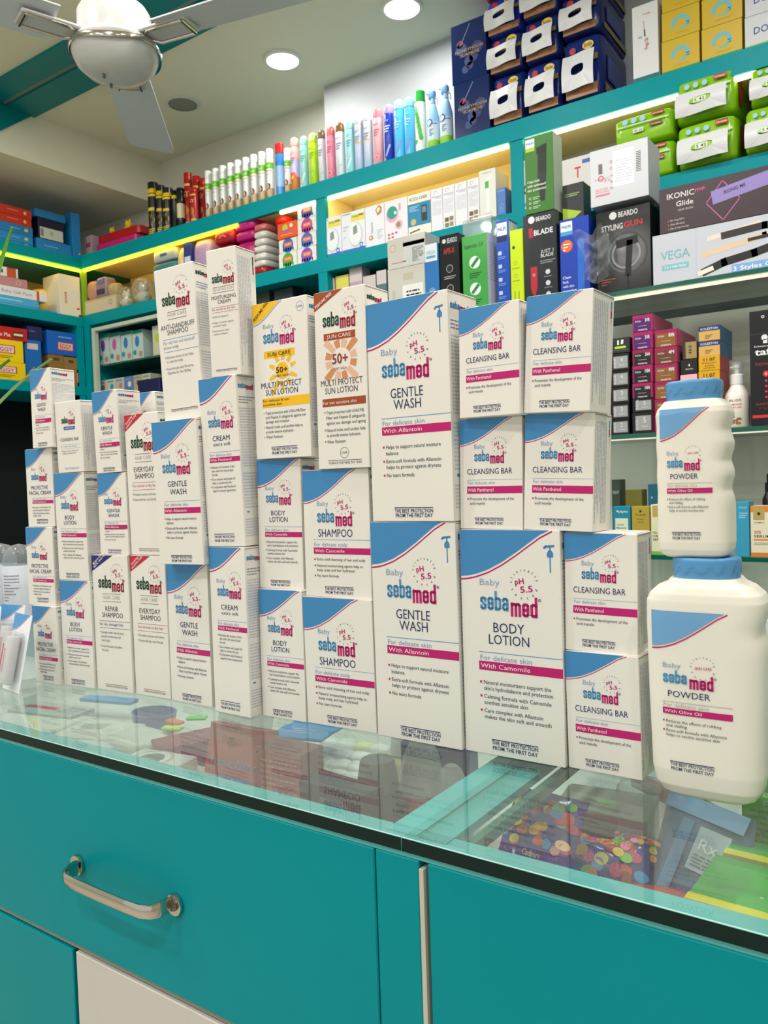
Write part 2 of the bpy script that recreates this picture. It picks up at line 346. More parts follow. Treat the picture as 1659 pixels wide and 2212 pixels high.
for a, b_, m in ((XL + 0.0, -2.17, LEDY), (-1.955, -1.79, LEDW), (-1.735, -1.055, LEDW), (-1.0, 0.39, emitter('led_strip_cool', 'fff2c4', 6.0))):
    part('led_strip', cb, (a, b_, YT + 0.004, YT + 0.014, ZT0 - 0.009, ZT0 + 0.001), m)
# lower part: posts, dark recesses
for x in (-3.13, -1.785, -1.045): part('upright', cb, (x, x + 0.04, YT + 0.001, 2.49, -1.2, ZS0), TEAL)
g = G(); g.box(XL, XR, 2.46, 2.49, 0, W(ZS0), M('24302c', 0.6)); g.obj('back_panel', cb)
for z in (0.30, -0.35): part('shelf_board', cb, (-2.2, XR, YT + 0.02, 2.455, z, z + 0.03), TEALD)
# left wall cabinet
cl = empty('wall_cabinet', 'teal wall cabinet with lit shelves along the left wall', 'cabinet', (0, 0, 0))
part('top_board', cl, (-3.5, XL - 0.001, 0.9, 2.49, ZT0 + 0.006, 1.035), TEAL); part('shelf_board', cl, (-3.5, XL - 0.001, 0.9, 2.49, ZS0, 0.775), TEAL)
part('shelf_board', cl, (-3.5, XL - 0.001, 0.9, 2.49, 0.43, 0.47), TEAL)
part('upright', cl, (-3.5, XL - 0.003, 2.17, 2.2, -1.2, ZS0), TEAL)
for y in (1.5, 0.95): part('upright', cl, (-3.16, XL - 0.003, y, y + 0.03, -1.2, 0.43), TEALD)
part('back_panel', cl, (-3.54, -3.505, 0.9, 2.49, ZS0 + 0.04, 1.0), CREAM)
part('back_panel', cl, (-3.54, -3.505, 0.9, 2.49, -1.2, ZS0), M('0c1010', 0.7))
part('led_strip', cl, (XL - 0.014, XL - 0.004, 0.9, YT, ZT0 - 0.009, ZT0 + 0.001), LEDY)
# showcase with white frame at the lower left of the back wall
sc_ = empty('showcase', 'white framed glass showcase of baby goods under the left end of the teal shelf', 'cabinet', (0, 0, 0))
FRM = M('c3cbb8', 0.5)
x0, x1 = -3.075, -2.22
for bx in ((x0, x0 + 0.02, YT, YT + 0.02, -0.4, 0.72), (x1 - 0.02, x1, YT, YT + 0.02, -0.4, 0.72), (x0 + 0.02, x1 - 0.02, YT, YT + 0.02, 0.705, 0.72)): part('frame', sc_, bx, FRM)
part('back_panel', sc_, (x0, x1, 2.445, 2.455, -0.4, 0.72), M('2c5560', 0.4))
SZ1 = Zof(790, Xof(225, YT + .05, .5), YT + .05); SZ2 = Zof(858, Xof(225, YT + .05, .4), YT + .05)
for z in (SZ1 - .0082, SZ2 - .0082): part('glass_shelf', sc_, (x0 + 0.005, x1 - 0.005, YT + 0.03, 2.44, z, z + 0.008), M('1c5a4a', 0.15, spec=0.6))
# ================================================================== GLASS SHELVES ON THE RIGHT
YG = 1.85
gs = empty('glass_shelf_unit', 'grey backed display unit with four green edged glass shelves behind the counter', 'shelf', (0, 0, 0))
EDGE = M('0d5a4c', 0.12, spec=0.7); SHG = glassy('shelf_glass', 'e6f0ea', film=0.08)
part('back_panel', gs, (-1.30, 1.2, 2.15, 2.165, -1.2, 0.40), M('edede4', 0.35, spec=0.5))
part('side_panel', gs, (-1.32, -1.30, YG + 0.02, 2.165, -1.2, 0.42), M('8d9690', 0.4))
for z in (0.4225, 0.094, -0.184, -0.46):
    g = G(); g.box(-1.30, 1.2, YG + 0.0015, 2.149, W(z) - 0.010, W(z), SHG); sh = g.obj('glass_shelf', gs)
    g = G(); g.box(-1.30, 1.2, YG - 0.001, YG + 0.0012, W(z) - 0.0102, W(z), EDGE); g.obj('polished_edge', sh)
ZG = (0.4225, 0.094, -0.184, -0.46)
part('led_strip', gs, (-1.28, 1.19, YG + 0.006, YG + 0.024, 0.4075, 0.4115), emitter('unit_fill_led', 'f6f0c4', 1.5)); part('led_strip', gs, (-1.28, 1.19, YG + 0.004, YG + 0.008, 0.0805, 0.0835), emitter('unit_fill_led', 'f6f0d4', 1.0))  # the lower strip is added to brighten the unit's back
# ================================================================== COUNTER
ZC = -0.225                     # glass top surface
YC = 0.4147
ct = empty('display_counter', 'teal shop counter with drawer and doors under a glass top', 'counter', (0, 0, 0))
TEAL_LIT = M('55b4b4', 0.35); CIN = M('cfd0c8', 0.5)
part('front_rail', ct, (-2.2, 0.9, YC + 0.001, YC + 0.034, -0.2372, -0.2345), TEAL_LIT)       # lip just under the glass, its lit look painted as paler teal
part('carcass', ct, (-2.2, 0.9, YC + 0.012, YC + 0.03, -1.15, -0.2450), M('0b4f4f', 0.6))
part('cavity_floor', ct, (-2.2, 0.9, YC + 0.031, 1.02, -0.372, -0.36), CIN)
part('back_board', ct, (-2.2, 0.9, 1.0, 1.02, -0.359, -0.2345), TEAL)
part('base_cabinet', ct, (-2.2, 0.9, YC + 0.031, 1.02, -1.15, -0.373), TEALD)
part('plinth', ct, (-2.2, 0.9, YC + 0.05, 1.0, -1.2, -1.151), M('1a1a1a', 0.6))
part('divider_rail', ct, (-0.3125, -0.2890, YC + 0.023, 0.999, -0.2400, -0.2338), M('4fc0c0', 0.3, var=0.10, scale=20))
part('divider_board', ct, (-0.2870, -0.2660, YC + 0.023, 0.999, -0.2400, -0.2338), M('47a9a7', 0.35, var=0.15, scale=14))
part('inner_pane', ct, (-0.2570, -0.2510, YC + 0.035, 0.95, -0.243, -0.2345), M('1d6a58', 0.15, spec=0.6))
part('led_strip', ct, (-2.1, -0.32, 0.985, 0.995, -0.250, -0.242), emitter('counter_fill_led', 'fffaf2', 1.3)); part('led_strip', ct, (-0.24, 0.8, 0.985, 0.995, -0.250, -0.242), emitter('counter_fill_led', 'fffaf2', 1.3))  # unseen strips added at the back to brighten the goods under the glass
part('led_strip', ct, (-2.1, 0.8, YC + 0.0305, YC + 0.036, -0.270, -0.262), emitter('counter_fill_led', 'fffaf2', 6.0))  # another added strip, hidden under the rail, to light the cavity front
# drawer, doors
FR = YC + 0.0005; FB = YC + 0.0118
dr = part('drawer', ct, (-1.30, -0.3075, FR, FB, -0.4055, -0.2376), TEAL, 0.0008)
part('corner_panel', ct, (-0.3065, -0.2728, FR, FB, -1.15, -0.2376), TEAL, 0.0008)
part('edge_strip', ct, (-0.2722, -0.2690, FR - 0.001, FB, -1.15, -0.2420), M('c9c4b6', 0.5))
part('door', ct, (-0.2665, 0.50, FR, FB, -1.15, -0.2376), TEAL, 0.0008)
part('door', ct, (-1.30, -0.6495, FR, FB, -1.15, -0.4115), TEAL, 0.0008)
d2 = part('door', ct, (-0.6445, -0.3075, FR, FB, -1.15, -0.4115), M('cfccc6', 0.4), 0.0008); d2['label'] = 'white door below the drawer'
part('edge_strip', ct, (-1.30, -0.3075, FR + 0.002, FB, -0.4095, -0.4062), M('8f8d80', 0.5))
part('edge_strip', ct, (-0.6488, -0.6455, FR + 0.003, FB, -1.15, -0.4115), M('161616', 0.5))
# handle: flat bow with two eared feet
hx0, hx1, hz, hy = -0.6290, -0.5085, W(-0.3290), YC
g = G(); pts = []
for t, y in ((0.0, 0.003), (0.0, 0.014), (0.03, 0.026), (0.10, 0.0315), (0.25, 0.033), (0.5, 0.0335), (0.75, 0.033), (0.90, 0.0315), (0.97, 0.026), (1.0, 0.014), (1.0, 0.003)):
    pts.append((hx0 + (hx1 - hx0) * t, hy - .002 - y * .66))
rs = []
for i, (x, y) in enumerate(pts):
    a = pts[max(0, i - 1)]; b_ = pts[min(len(pts) - 1, i + 1)]; dx, dy = b_[0] - a[0], b_[1] - a[1]; L_ = math.hypot(dx, dy); nx, ny = -dy / L_, dx / L_
    hh = 0.0055 if 1 < i < len(pts) - 2 else 0.0065; th = 0.0018
    rs.append([(x + nx * th * p, y + ny * th * p, hz + hh * q) for p, q in ((-1, -0.7), (-0.4, -1), (0.4, -1), (1, -0.7), (1, 0.7), (0.4, 1), (-0.4, 1), (-1, 0.7))])
g.rings(rs, CHROME); hd = g.obj('handle', dr, True); hd['label'] = 'polished steel bow handle'
for x in (hx0, hx1):
    g = G(); s = -1 if x == hx0 else 1; n = 20
    g.rings([[(x + s * 0.004 + 0.0085 * math.cos(2 * PI * i / n), hy - y, hz + 0.0085 * math.sin(2 * PI * i / n)) for i in range(n)] for y in (0.0001, 0.0028)], CHROME)
    g.rings([[(x + s * 0.005 + r * math.cos(2 * PI * i / n), hy - y, hz + r * math.sin(2 * PI * i / n)) for i in range(n)] for r, y in ((0.0042, 0.0028), (0.004, 0.0042), (0.0015, 0.0046))], M('7c786c', 0.3, metal=1.0)); g.obj('handle_foot', hd, True)
# glass tops
CG = glassy('counter_glass', 'f4faf8', film=0.02); CE = M('04221f', 0.2, spec=0.25)
for a, b_, lb in ((-2.2, -0.2852, 'long clear glass counter top under the white cartons'), (-0.2846, 0.9, 'clear glass counter top at the right over the sweets')):
    e = empty('counter_glass_top', lb, 'glass top', ((a + b_) / 2, 0.7, W(ZC)))
    g = G(); g.box(a - (a + b_) / 2, b_ - (a + b_) / 2, YC - 0.7, 1.02 - 0.7, -0.0085, 0.0, CG); o = g.obj('glass_pane', e)
    g = G(); g.box(a - (a + b_) / 2, b_ - (a + b_) / 2, YC - 0.7 - 0.0006, YC - 0.7 - 0.0001, -0.0085, 0.0, CE)
    g.box(a - (a + b_) / 2, b_ - (a + b_) / 2, YC - 0.7 - 0.0006, YC - 0.7 + 0.0004, 0.0001, 0.0005, M('9fd6cf', 0.2)); g.obj('polished_edge', e)
# ================================================================== THE WHITE CARTONS
NAVY = M('24305f', 0.5); BLUE = M('3f86bd', 0.38); LBL = M('8ea6c8', 0.5); MAG = M('bd0f6b', 0.4); WHT = M('f6e6ea', 0.4)
GRN = M('12482f', 0.45); RED = M('a31236', 0.45); GREY = M('9aa09c', 0.5); DGY = M('4a4a4c', 0.5); GRK = M('bfc2d0', 0.5)
BLUET = M('4c93c6', 0.45); SMALL = M('3c4058', 0.5)
YEL = M('f3bd12', 0.45); BRN = M('a04718', 0.45); BLK = M('1c1a18', 0.5); CRMN = M('c2203a', 0.45); NVB = M('20286e', 0.45)
def circ(F, u, v, r, word='pH', small=True, cap=None, arc=True):
    c = cap or 0.030 * (F.H / F.W) * 0.9
    if arc:
        F.arc('clinically', u, v, r, r * 0.2, math.radians(172), math.radians(18), NAVY, bold=0.6)
        F.arc('tested', u, v, r * 1.12, r * 0.2, math.radians(202), math.radians(338), NAVY, inside=True, bold=0.6)
    if word == 'pH':
        F.rtext('pH', u - r * 0.72, v + r * 0.02 * F.W / F.H, r * 0.72, r * 0.42, 0.12, MAG, 1.3)
        F.rtext('5.5', u - r * 0.30, v + r * 0.62 * F.W / F.H, r * 1.0, r * 0.45, 0.12, MAG, 1.3)
    else:
        F.rtext('SKIN CARE', u - r * 0.72, v + r * 0.12 * F.W / F.H, r * 1.5, r * 0.24, 0.04, MAG, 0.8)
def corner(F, bl, bt, col, line, gap=0.010):
    S = [(0, 1.0), (.08, .985), (.18, .94), (.32, .84), (.48, .67), (.64, .46), (.78, .26), (.90, .09), (1, 0)]
    k = 1.0
    for (a, p), (b_, q) in zip(S, S[1:]):
        F.poly([(a * bt, p * bl), (b_ * bt, q * bl), (b_ * bt, 0), (a * bt, 0)], col)
    if line:
        t = 0.011
        P = [(a * bt, p * bl + 0.006 + gap * 0.4) for a, p in S]; P[-1] = (min(1, bt + 0.03), 0.0)
        for (a, p), (b_, q) in zip(P, P[1:]): F.poly([(a, p + t * 0.62), (b_, q + t * 0.62), (b_, q), (a, p)], line)
def pump(F, u, v):
    F.line([(u - .055, v + .006), (u - .04, v), (u + .035, v - .003)], .02, BLUE); F.line([(u, v), (u, v + .02)], .014, BLUE)
    F.poly([(u - .028, v + .045), (u + .028, v + .045), (u + .03, v + .028), (u + .014, v + .016), (u - .014, v + .016), (u - .03, v + .028)], BLUE)
    F.line([(u, v + .045), (u, v + .108)], .012, BLUE)
def baby(F, c, cols=None):
    if 'corner' in c: corner(F, *c['corner'])
    if c.get('pump'): pump(F, .905, .068)
    if 'baby' in c: u0, u1, vb, cp = c['baby']; F.text('Baby', u0, u1, vb, cp, LBL, -0.3)
    logo(F, 'seba', *c['seba'], c.get('c1', BLUET)); logo(F, 'med', *c['med'], c.get('c2', MAG))
    u = c['med'][1]; k = c['med'][3] - c['med'][2]
    F.ring(u + .022, c['med'][2] + .008, .014, .004, NAVY, 2, 12); F.rtext('R', u + .015, c['med'][2] + .008 + .006 * F.W / F.H, .012, .012, 0, NAVY)
    if 'circ' in c: circ(F, *c['circ'], word=c.get('word', 'pH'))
    for t in c.get('title', []): F.text(t[0], t[1], t[2], t[3], t[4], t[5] if len(t) > 5 else c.get('tc', NAVY), -0.25)
    for v in c.get('lines', []): F.rect(v[0], v[1], v[2], v[1] + .003, v[3])
    if 'for' in c: t = c['for']; F.text(t[0], t[1], t[2], t[3], t[4], t[5] if len(t) > 5 else LBL)
    if 'band' in c:
        v0, v1, u0, u1, st, t0, t1 = c['band'][:7]; F.rect(u0, v0, u1, v1, MAG); F.text(st, t0, t1, v1 - (v1 - v0) * .26, (v1 - v0) * .5, WHT, 0.1, l=3)
    for t in c.get('bul', []):
        if t[4]: F.rect(t[1] - .04, t[3] - c['bc'] * .75, t[1] - .04 + .02, t[3] - c['bc'] * .75 + .02 * F.W / F.H, c.get('bm', MAG), 2)
        F.text(t[0], t[1], t[2], t[3], c['bc'], c.get('btc', SMALL), 0.0)
    if 'best' in c:
        u0, u1, vl, a, b_ = c['best']; F.rect(u0, vl, u1, vl + .004, NAVY); F.text('THE BEST PROTECTION', u0, u1, a, c.get('bcap', .0165), NAVY, 1.0); F.text('FROM THE FIRST DAY', u0 + .01, u1 - .005, b_, c.get('bcap', .0165), NAVY, 1.0)
    if 'sci' in c:
        u0, u1, vl, a = c['sci'][:4]; F.rect(u0, vl, u1, vl + .003, c['sci'][4] if len(c['sci']) > 4 else DGY); F.text('SCIENCE FOR HEALTHY SKIN', u0 + .01, u1, a, .013, DGY)
T = {}
DS = 'For delicate skin'
T['gw400'] = dict(corner=(.197, .86, BLUE, MAG), pump=1, baby=(.18, .385, .243, .029), seba=(.185, .475, .262, .345), med=(.49, .765, .280, .363), circ=(.635, .222, .122),
    title=[('GENTLE', .285, .685, .440, .043), ('WASH', .32, .655, .492, .043)], lines=[(.16, .528, 1, BLUET)], bc=.0165, **{'for': (DS, .17, .69, .562, .021)},
    band=(.568, .606, .16, 1, 'With Allantoin', .18, .66), bul=[('Helps to support natural moisture', .205, .875, .668, 1), ('balance', .205, .36, .697, 0), ('Extra-soft formula with Allantoin', .205, .875, .733, 1), ('helps to protect against dryness', .205, .87, .760, 0), ('No tears formula', .205, .55, .797, 1)], best=(.29, .76, .936, .960, .981))
T['bl400'] = dict(corner=(.207, .90, BLUE, MAG), pump=1, baby=(.20, .405, .243, .028), seba=(.20, .49, .270, .352), med=(.51, .775, .289, .373), circ=(.65, .233, .122),
    title=[('BODY', .33, .64, .449, .042), ('LOTION', .28, .685, .502, .042)], lines=[(.175, .540, 1, BLUET)], bc=.0175, **{'for': (DS, .185, .705, .576, .022)},
    band=(.582, .622, .17, 1, 'With Camomile', .19, .69), bul=[('Natural moisturizers support the', .215, .885, .684, 1), ("skin's hydrobalance and protection", .215, .90, .711, 0), ('Calming formula with Camomile', .215, .885, .747, 1), ('soothes sensitive skin', .215, .655, .774, 0), ('Care complex with Allantoin', .215, .80, .811, 1), ('makes the skin soft and smooth', .215, .88, .838, 0)], best=(.28, .745, .928, .951, .974))
T['sh'] = dict(corner=(.248, .78, BLUE, MAG), baby=(.215, .39, .280, .038), seba=(.215, .475, .305, .412), med=(.495, .745, .330, .440), circ=(.615, .268, .115),
    title=[('SHAMPOO', .225, .745, .524, .060)], lines=[(.145, .546, 1, BLUET)], bc=.021, **{'for': ('For delicate scalp', .155, .66, .598, .028)},
    band=(.610, .660, .145, 1, 'With Camomile', .165, .62), bul=[('Extra mild cleansing of hair and scalp', .19, .92, .712, 1), ('Natural moisturizing agents help to', .19, .885, .762, 1), ('keep scalp and hair hydrated', .19, .755, .797, 0), ('No tears formula', .19, .52, .842, 1)], best=(.30, .735, .914, .943, .972), bcap=.021)
T['cb'] = dict(corner=(.228, .82, BLUE, MAG), baby=(.245, .415, .270, .040), seba=(.245, .485, .290, .385), med=(.50, .72, .308, .408), circ=(.645, .245, .105),
    title=[('CLEANSING BAR', .125, .845, .502, .050)], lines=[(.12, .552, 1, LBL)], bc=.025, **{'for': (DS, .135, .57, .592, .026)},
    band=(.613, .678, .12, 1, 'With Panthenol', .135, .55), bul=[('Promotes the development of the', .165, .87, .738, 1), ('acid mantle', .165, .41, .778, 0)], best=(.24, .70, .897, .927, .958), bcap=.023)
T['bl'] = dict(corner=(.200, .92, BLUE, MAG), baby=(.19, .385, .233, .028), seba=(.20, .48, .250, .332), med=(.50, .765, .266, .350), circ=(.635, .213, .122),
    title=[('BODY', .31, .63, .431, .038), ('LOTION', .27, .68, .481, .038)], lines=[(.155, .517, 1, LBL)], bc=.0175, **{'for': (DS, .165, .69, .552, .020)},
    band=(.559, .597, .155, 1, 'With Camomile', .17, .67), bul=[('Natural moisturizers support the', .20, .88, .645, 1), ("skin's hydrobalance and protection", .20, .90, .673, 0), ('Calming formula with Camomile', .20, .88, .709, 1), ('soothes sensitive skin', .20, .60, .736, 0), ('Care complex with Allantoin', .20, .79, .771, 1), ('makes the skin soft and smooth', .20, .88, .798, 0)], best=(.25, .70, .934, .957, .980))
T['gw2'] = dict(corner=(.205, .95, BLUE, MAG), baby=(.18, .39, .255, .030), seba=(.20, .50, .277, .360), med=(.52, .82, .292, .375), circ=(.67, .228, .135),
    title=[('GENTLE', .30, .73, .457, .038), ('WASH', .34, .71, .512, .038)], lines=[(.19, .557, 1, LBL)], bc=.018, **{'for': (DS, .20, .73, .592, .021)},
    band=(.604, .644, .185, 1, 'With Allantoin', .20, .70), bul=[('Helps to support natural moisture', .22, .90, .689, 1), ('balance', .22, .38, .718, 0), ('Extra-soft formula with Allantoin', .22, .90, .755, 1), ('helps to protect against dryness', .22, .90, .783, 0), ('No tears formula', .22, .58, .821, 1)], best=(.28, .75, .935, .958, .982))
T['gw3'] = dict(T['gw2'], corner=(.262, .86, BLUE, MAG), baby=(.20, .37, .262, .03), seba=(.22, .52, .285, .375), med=(.54, .82, .30, .395), circ=(.66, .25, .13),
    title=[('GENTLE', .30, .76, .475, .042), ('WASH', .34, .72, .535, .042)], lines=[(.20, .585, 1, LBL)], **{'for': (DS, .20, .70, .618, .022)}, band=(.632, .682, .20, 1, 'With Allantoin', .22, .70))
T['cr'] = dict(corner=(.135, .88, BLUE, MAG), baby=(.20, .44, .212, .024), seba=(.21, .53, .227, .292), med=(.55, .87, .238, .304), circ=(.72, .196, .15),
    title=[('CREAM', .30, .76, .373, .030), ('extra soft', .31, .77, .403, .020)], lines=[(.18, .438, 1, LBL)], bc=.0135, **{'for': (DS, .20, .78, .465, .017)},
    band=(.471, .500, .18, 1, 'With Panthenol', .20, .78), bul=[('Maintains the moisture of the', .22, .84, .535, 1), ('skin with rich natural lipid', .22, .80, .557, 0), ('formula', .22, .38, .579, 0), ('Care complex with Jojoba Oil', .22, .84, .606, 1), ('helps to soothe the skin', .22, .74, .628, 0), ('Composition with Panthenol', .22, .84, .652, 1), ('supports natural appearance', .22, .84, .674, 0)], best=(.18, .73, .925, .950, .973), bcap=.014)
T['pf'] = dict(corner=(.225, .78, BLUE, MAG), baby=(.21, .38, .272, .034), seba=(.20, .47, .305, .395), med=(.50, .77, .322, .415), circ=(.62, .258, .115),
    title=[('PROTECTIVE', .18, .80, .520, .048), ('FACIAL CREAM', .10, .90, .588, .048)], lines=[(.21, .625, 1, LBL)], bc=.022, **{'for': (DS, .21, .72, .652, .02)},
    band=(.660, .702, .20, .98, 'With Panthenol', .21, .72), bul=[('Moisturizes with Panthenol and', .22, .88, .762, 1), ('protects against drying out', .22, .84, .798, 0), ('Well tolerated by sensitive', .22, .82, .838, 1), ('baby skin', .22, .50, .870, 0)], best=(.33, .76, .905, .932, .962), bcap=.021)
AD = dict(c1=GRN, c2=RED, tc=DGY, btc=M('77777a', 0.5), bm=M('9c4b52', 0.5))
GL = M('b4b4b0', 0.5)
T['ev'] = dict(AD, seba=(.17, .53, .150, .240), med=(.55, .88, .175, .265), circ=(.70, .125, .15), title=[('HAIR CARE', .28, .76, .322, .026, GL), ('EVERYDAY', .22, .82, .410, .036), ('SHAMPOO', .24, .82, .457, .036)],
    lines=[(.27, .282, .78, DGY), (.27, .338, .78, DGY), (.15, .483, 1, M('b46a70', .5)), (.15, .535, 1, M('b46a70', .5))], bc=.018, **{'for': ('For normal to dry hair', .16, .88, .517, .020, M('b46a70', .5))},
    bul=[('Provides moisture and volume', .19, .90, .577, 1), ('Extra-mild hair care formula', .19, .86, .614, 1)], sci=(.24, .86, .952, .974, RED))
T['rep'] = dict(T['ev'], title=[('HAIR CARE', .28, .76, .322, .026, GL), ('REPAIR', .34, .70, .410, .036), ('SHAMPOO', .24, .82, .457, .036)], lines=[(.27, .282, .78, DGY), (.27, .338, .78, DGY), (.15, .483, 1, DGY), (.15, .535, 1, DGY)],
    bul=[('Complex with natural plant', .19, .82, .577, 1), ('protein moisturizes hair', .19, .74, .607, 0), ('and scalp', .19, .42, .637, 0), ('Care formula smoothes', .19, .76, .680, 1), ('the hair', .19, .38, .710, 0)], sci=(.24, .86, .952, .974), **{'for': ('For dry, damaged hair', .16, .82, .517, .020, M('565a8c', .5))})
T['anti'] = dict(AD, bm=BLUET, seba=(.16, .50, .163, .245), med=(.52, .86, .183, .268), circ=(.66, .125, .16), title=[('HAIR CARE', .28, .76, .318, .022, GL), ('ANTI-DANDRUFF', .08, .94, .400, .032), ('SHAMPOO', .24, .77, .437, .032)],
    lines=[(.28, .287, .76, DGY), (.28, .335, .76, DGY), (.12, .462, .98, BLUET), (.12, .545, .98, BLUET)], bc=.0165, **{'for': ('For oily hair and dandruff-', .12, .93, .495, .020, LBL)},
    bul=[('prone scalp', .12, .50, .525, 0), ('Removes excess oil and helps', .17, .86, .590, 1), ('to calm the scalp', .17, .58, .618, 0), ('Care formula with Piroctone', .17, .84, .665, 1), ('Olamine for less flaking', .17, .76, .693, 0)], sci=(.18, .86, .925, .942))
T['moist'] = dict(AD, seba=(.17, .52, .190, .262), med=(.54, .90, .205, .278), circ=(.72, .150, .155), title=[('SENSITIVE SKIN', .18, .88, .325, .020, GL), ('MOISTURIZING', .12, .94, .392, .028), ('CREAM', .33, .76, .428, .028)],
    lines=[(.18, .295, .90, DGY), (.18, .338, .90, DGY), (.12, .452, 1, M('b46a70', .5)), (.12, .492, 1, M('b46a70', .5))], bc=.0145, **{'for': ('For normal to dry skin', .12, .90, .478, .017, M('b4505a', .5))},
    bul=[('With 2% Vitamin E', .15, .66, .535, 1), ('Helps to protect against', .15, .84, .580, 1), ('premature aging', .15, .58, .605, 0), ('Improves the skin\'s', .15, .68, .645, 1), ('moisture balance', .15, .62, .670, 0)], sci=(.16, .88, .945, .962))
T['cbg'] = dict(AD, seba=(.25, .50, .205, .305), med=(.52, .77, .225, .325), circ=(.66, .165, .115), title=[('CLEANSING BAR', .16, .88, .555, .045)], lines=[(.17, .602, .95, LBL), (.17, .660, .95, LBL)], bc=.022, **{'for': ('For impure and oily skin', .18, .80, .640, .022, LBL)},
    bul=[('Helps to reduce incidence of', .22, .84, .705, 1), ('pimples and blackheads', .22, .74, .738, 0)], sci=(.26, .82, .930, .955, BLUET))
SUNT = ['Triple protection with UVA/UVB-Filter', 'and Vitamin E safeguards against sun', 'damage and irritation', 'Natural Inulin and Lecithin help to', 'provide intense hydration', 'Water Resistant']
T['sy'] = dict(baby=(.20, .40, .165, .026), seba=(.20, .48, .178, .262), med=(.50, .76, .192, .280), circ=(.625, .155, .105), title=[('MULTI PROTECT', .135, .87, .548, .036), ('SUN LOTION', .215, .80, .594, .036)], bc=.018, bm=YEL, bul=list(zip(SUNT, [.20] * 6, [.93, .93, .63, .87, .70, .51], [.716, .745, .773, .808, .837, .870], [1, 0, 0, 1, 0, 1])), best=(.29, .76, .925, .950, .974))
T['sb'] = dict(c1=GRN, c2=RED, tc=DGY, seba=(.17, .49, .120, .200), med=(.51, .81, .136, .218), circ=(.70, .098, .125), title=[('MULTI PROTECT', .10, .92, .532, .034), ('SUN LOTION', .18, .82, .576, .034)], bc=.0175, bm=BRN,
    bul=list(zip(['Triple protection with UVA/UVB-', 'Filter and Vitamin E safeguards', 'against sun damage and ageing', 'Natural Inulin and Lecithin help', 'to provide intense hydration', 'Water Resistant'], [.19] * 6, [.94, .95, .96, .95, .85, .56], [.690, .720, .750, .790, .819, .855], [1, 0, 0, 1, 0, 1])), sci=(.20, .86, .952, .974, DGY))
PINK = M('c9788c', 0.5)
def extras(F, t):
    k = F.W / F.H
    if t == 'sy':
        corner(F, .128, .52, YEL, LBL, 0.004); F.rtext('PERFUME FREE', .045, .112, .36, .045, 0.72, BLK, 1.0)
        F.ring(.875, .062, .068, .006, LBL); F.text('UVA', .83, .92, .069, .014, SMALL)
        F.rect(.20, .312, .76, .358, YEL); F.text('SUN CARE', .27, .69, .346, .024, BLK, l=3)
        F.disc(.53, .445, .115, YEL)
        for i, (a, r0, r1) in enumerate(((85, .15, .24), (50, .15, .26), (20, .16, .25), (340, .15, .27), (305, .15, .24), (270, .15, .29), (240, .15, .38), (205, .15, .25), (160, .15, .24), (120, .15, .26))):
            a = math.radians(a); c, s = math.cos(a), math.sin(a); P = [(r0, -.02), (r1, -.012), (r1 + .01, .0), (r1, .012), (r0, .02)]
            F.poly([(.53 + p * c - q * 1.6 * s, .445 - (p * s + q * 1.6 * c) * k) for p, q in P], YEL, 1)
        F.text('50+', .42, .63, .458, .036, BLK, 0.8, l=3); F.text('VERY HIGH', .40, .66, .484, .014, BLK, 0.3, l=3)
        F.rect(.15, .612, 1, .672, YEL); F.text('For delicate & sun', .16, .64, .636, .015, BLK, l=3); F.text('sensitive skin', .16, .51, .661, .015, BLK, l=3)
    if t == 'sb':
        F.poly([(0, .105), (.58, 0), (0, 0)], BRN); F.rtext('PERFUME FREE', .04, .088, .38, .045, 0.72 * .72, WHT, 1.0, l=3)
        F.rect(.18, .237, .80, .277, BRN); F.text('SUN CARE', .25, .72, .267, .020, WHT, l=3)
        OR1, OR2 = M('d08a5c', .5), M('e3b596', .5)
        for i in range(12):
            a = 2 * PI * i / 12 + .26; c, s = math.cos(a), math.sin(a); q = 0.30 / max(abs(c), abs(s)); h = .085
            F.poly([(.51 + x, .39 - y * k) for x, y in ((.19 * c - h * .5 * s, .19 * s + h * .5 * c), (q * c - h * .7 * s, q * s + h * .7 * c), (q * c + h * .7 * s, q * s - h * .7 * c), (.19 * c + h * .5 * s, .19 * s - h * .5 * c))][::-1], OR1 if i % 2 else OR2)
        F.text('50+', .34, .65, .412, .055, M('8c2c14', .5), 1.2, l=3); F.text('VERY HIGH', .37, .62, .447, .014, M('8c2c14', .5), l=3)
        F.rect(.12, .604, .97, .648, BRN); F.text('For sun sensitive skin', .14, .80, .636, .018, WHT, l=3)
        F.ring(.53, .912, .085, .006, DGY); F.text('UVA', .475, .59, .918, .014, DGY)
    if t in ('ev', 'rep'):
        cc = CRMN if t == 'ev' else NVB
        F.poly([(0, .118), (.60, 0), (0, 0)], cc)
        a, b_ = ('Soothing for', 'sensitive scalp') if t == 'ev' else ('Moisture content', '42% more')
        F.rtext(a, .06, .072, .36, .05, 0.66, WHT, 0.5, l=3); F.rtext(b_, .07, .098, .40, .05, 0.66, WHT, 0.5, l=3)
    if t == 'cbg': F.rect(.32, .350, .76, .398, M('2c6aa8', .4)); F.text('CLEAR FACE', .37, .71, .386, .022, WHT, l=3)
SIDEP = {}
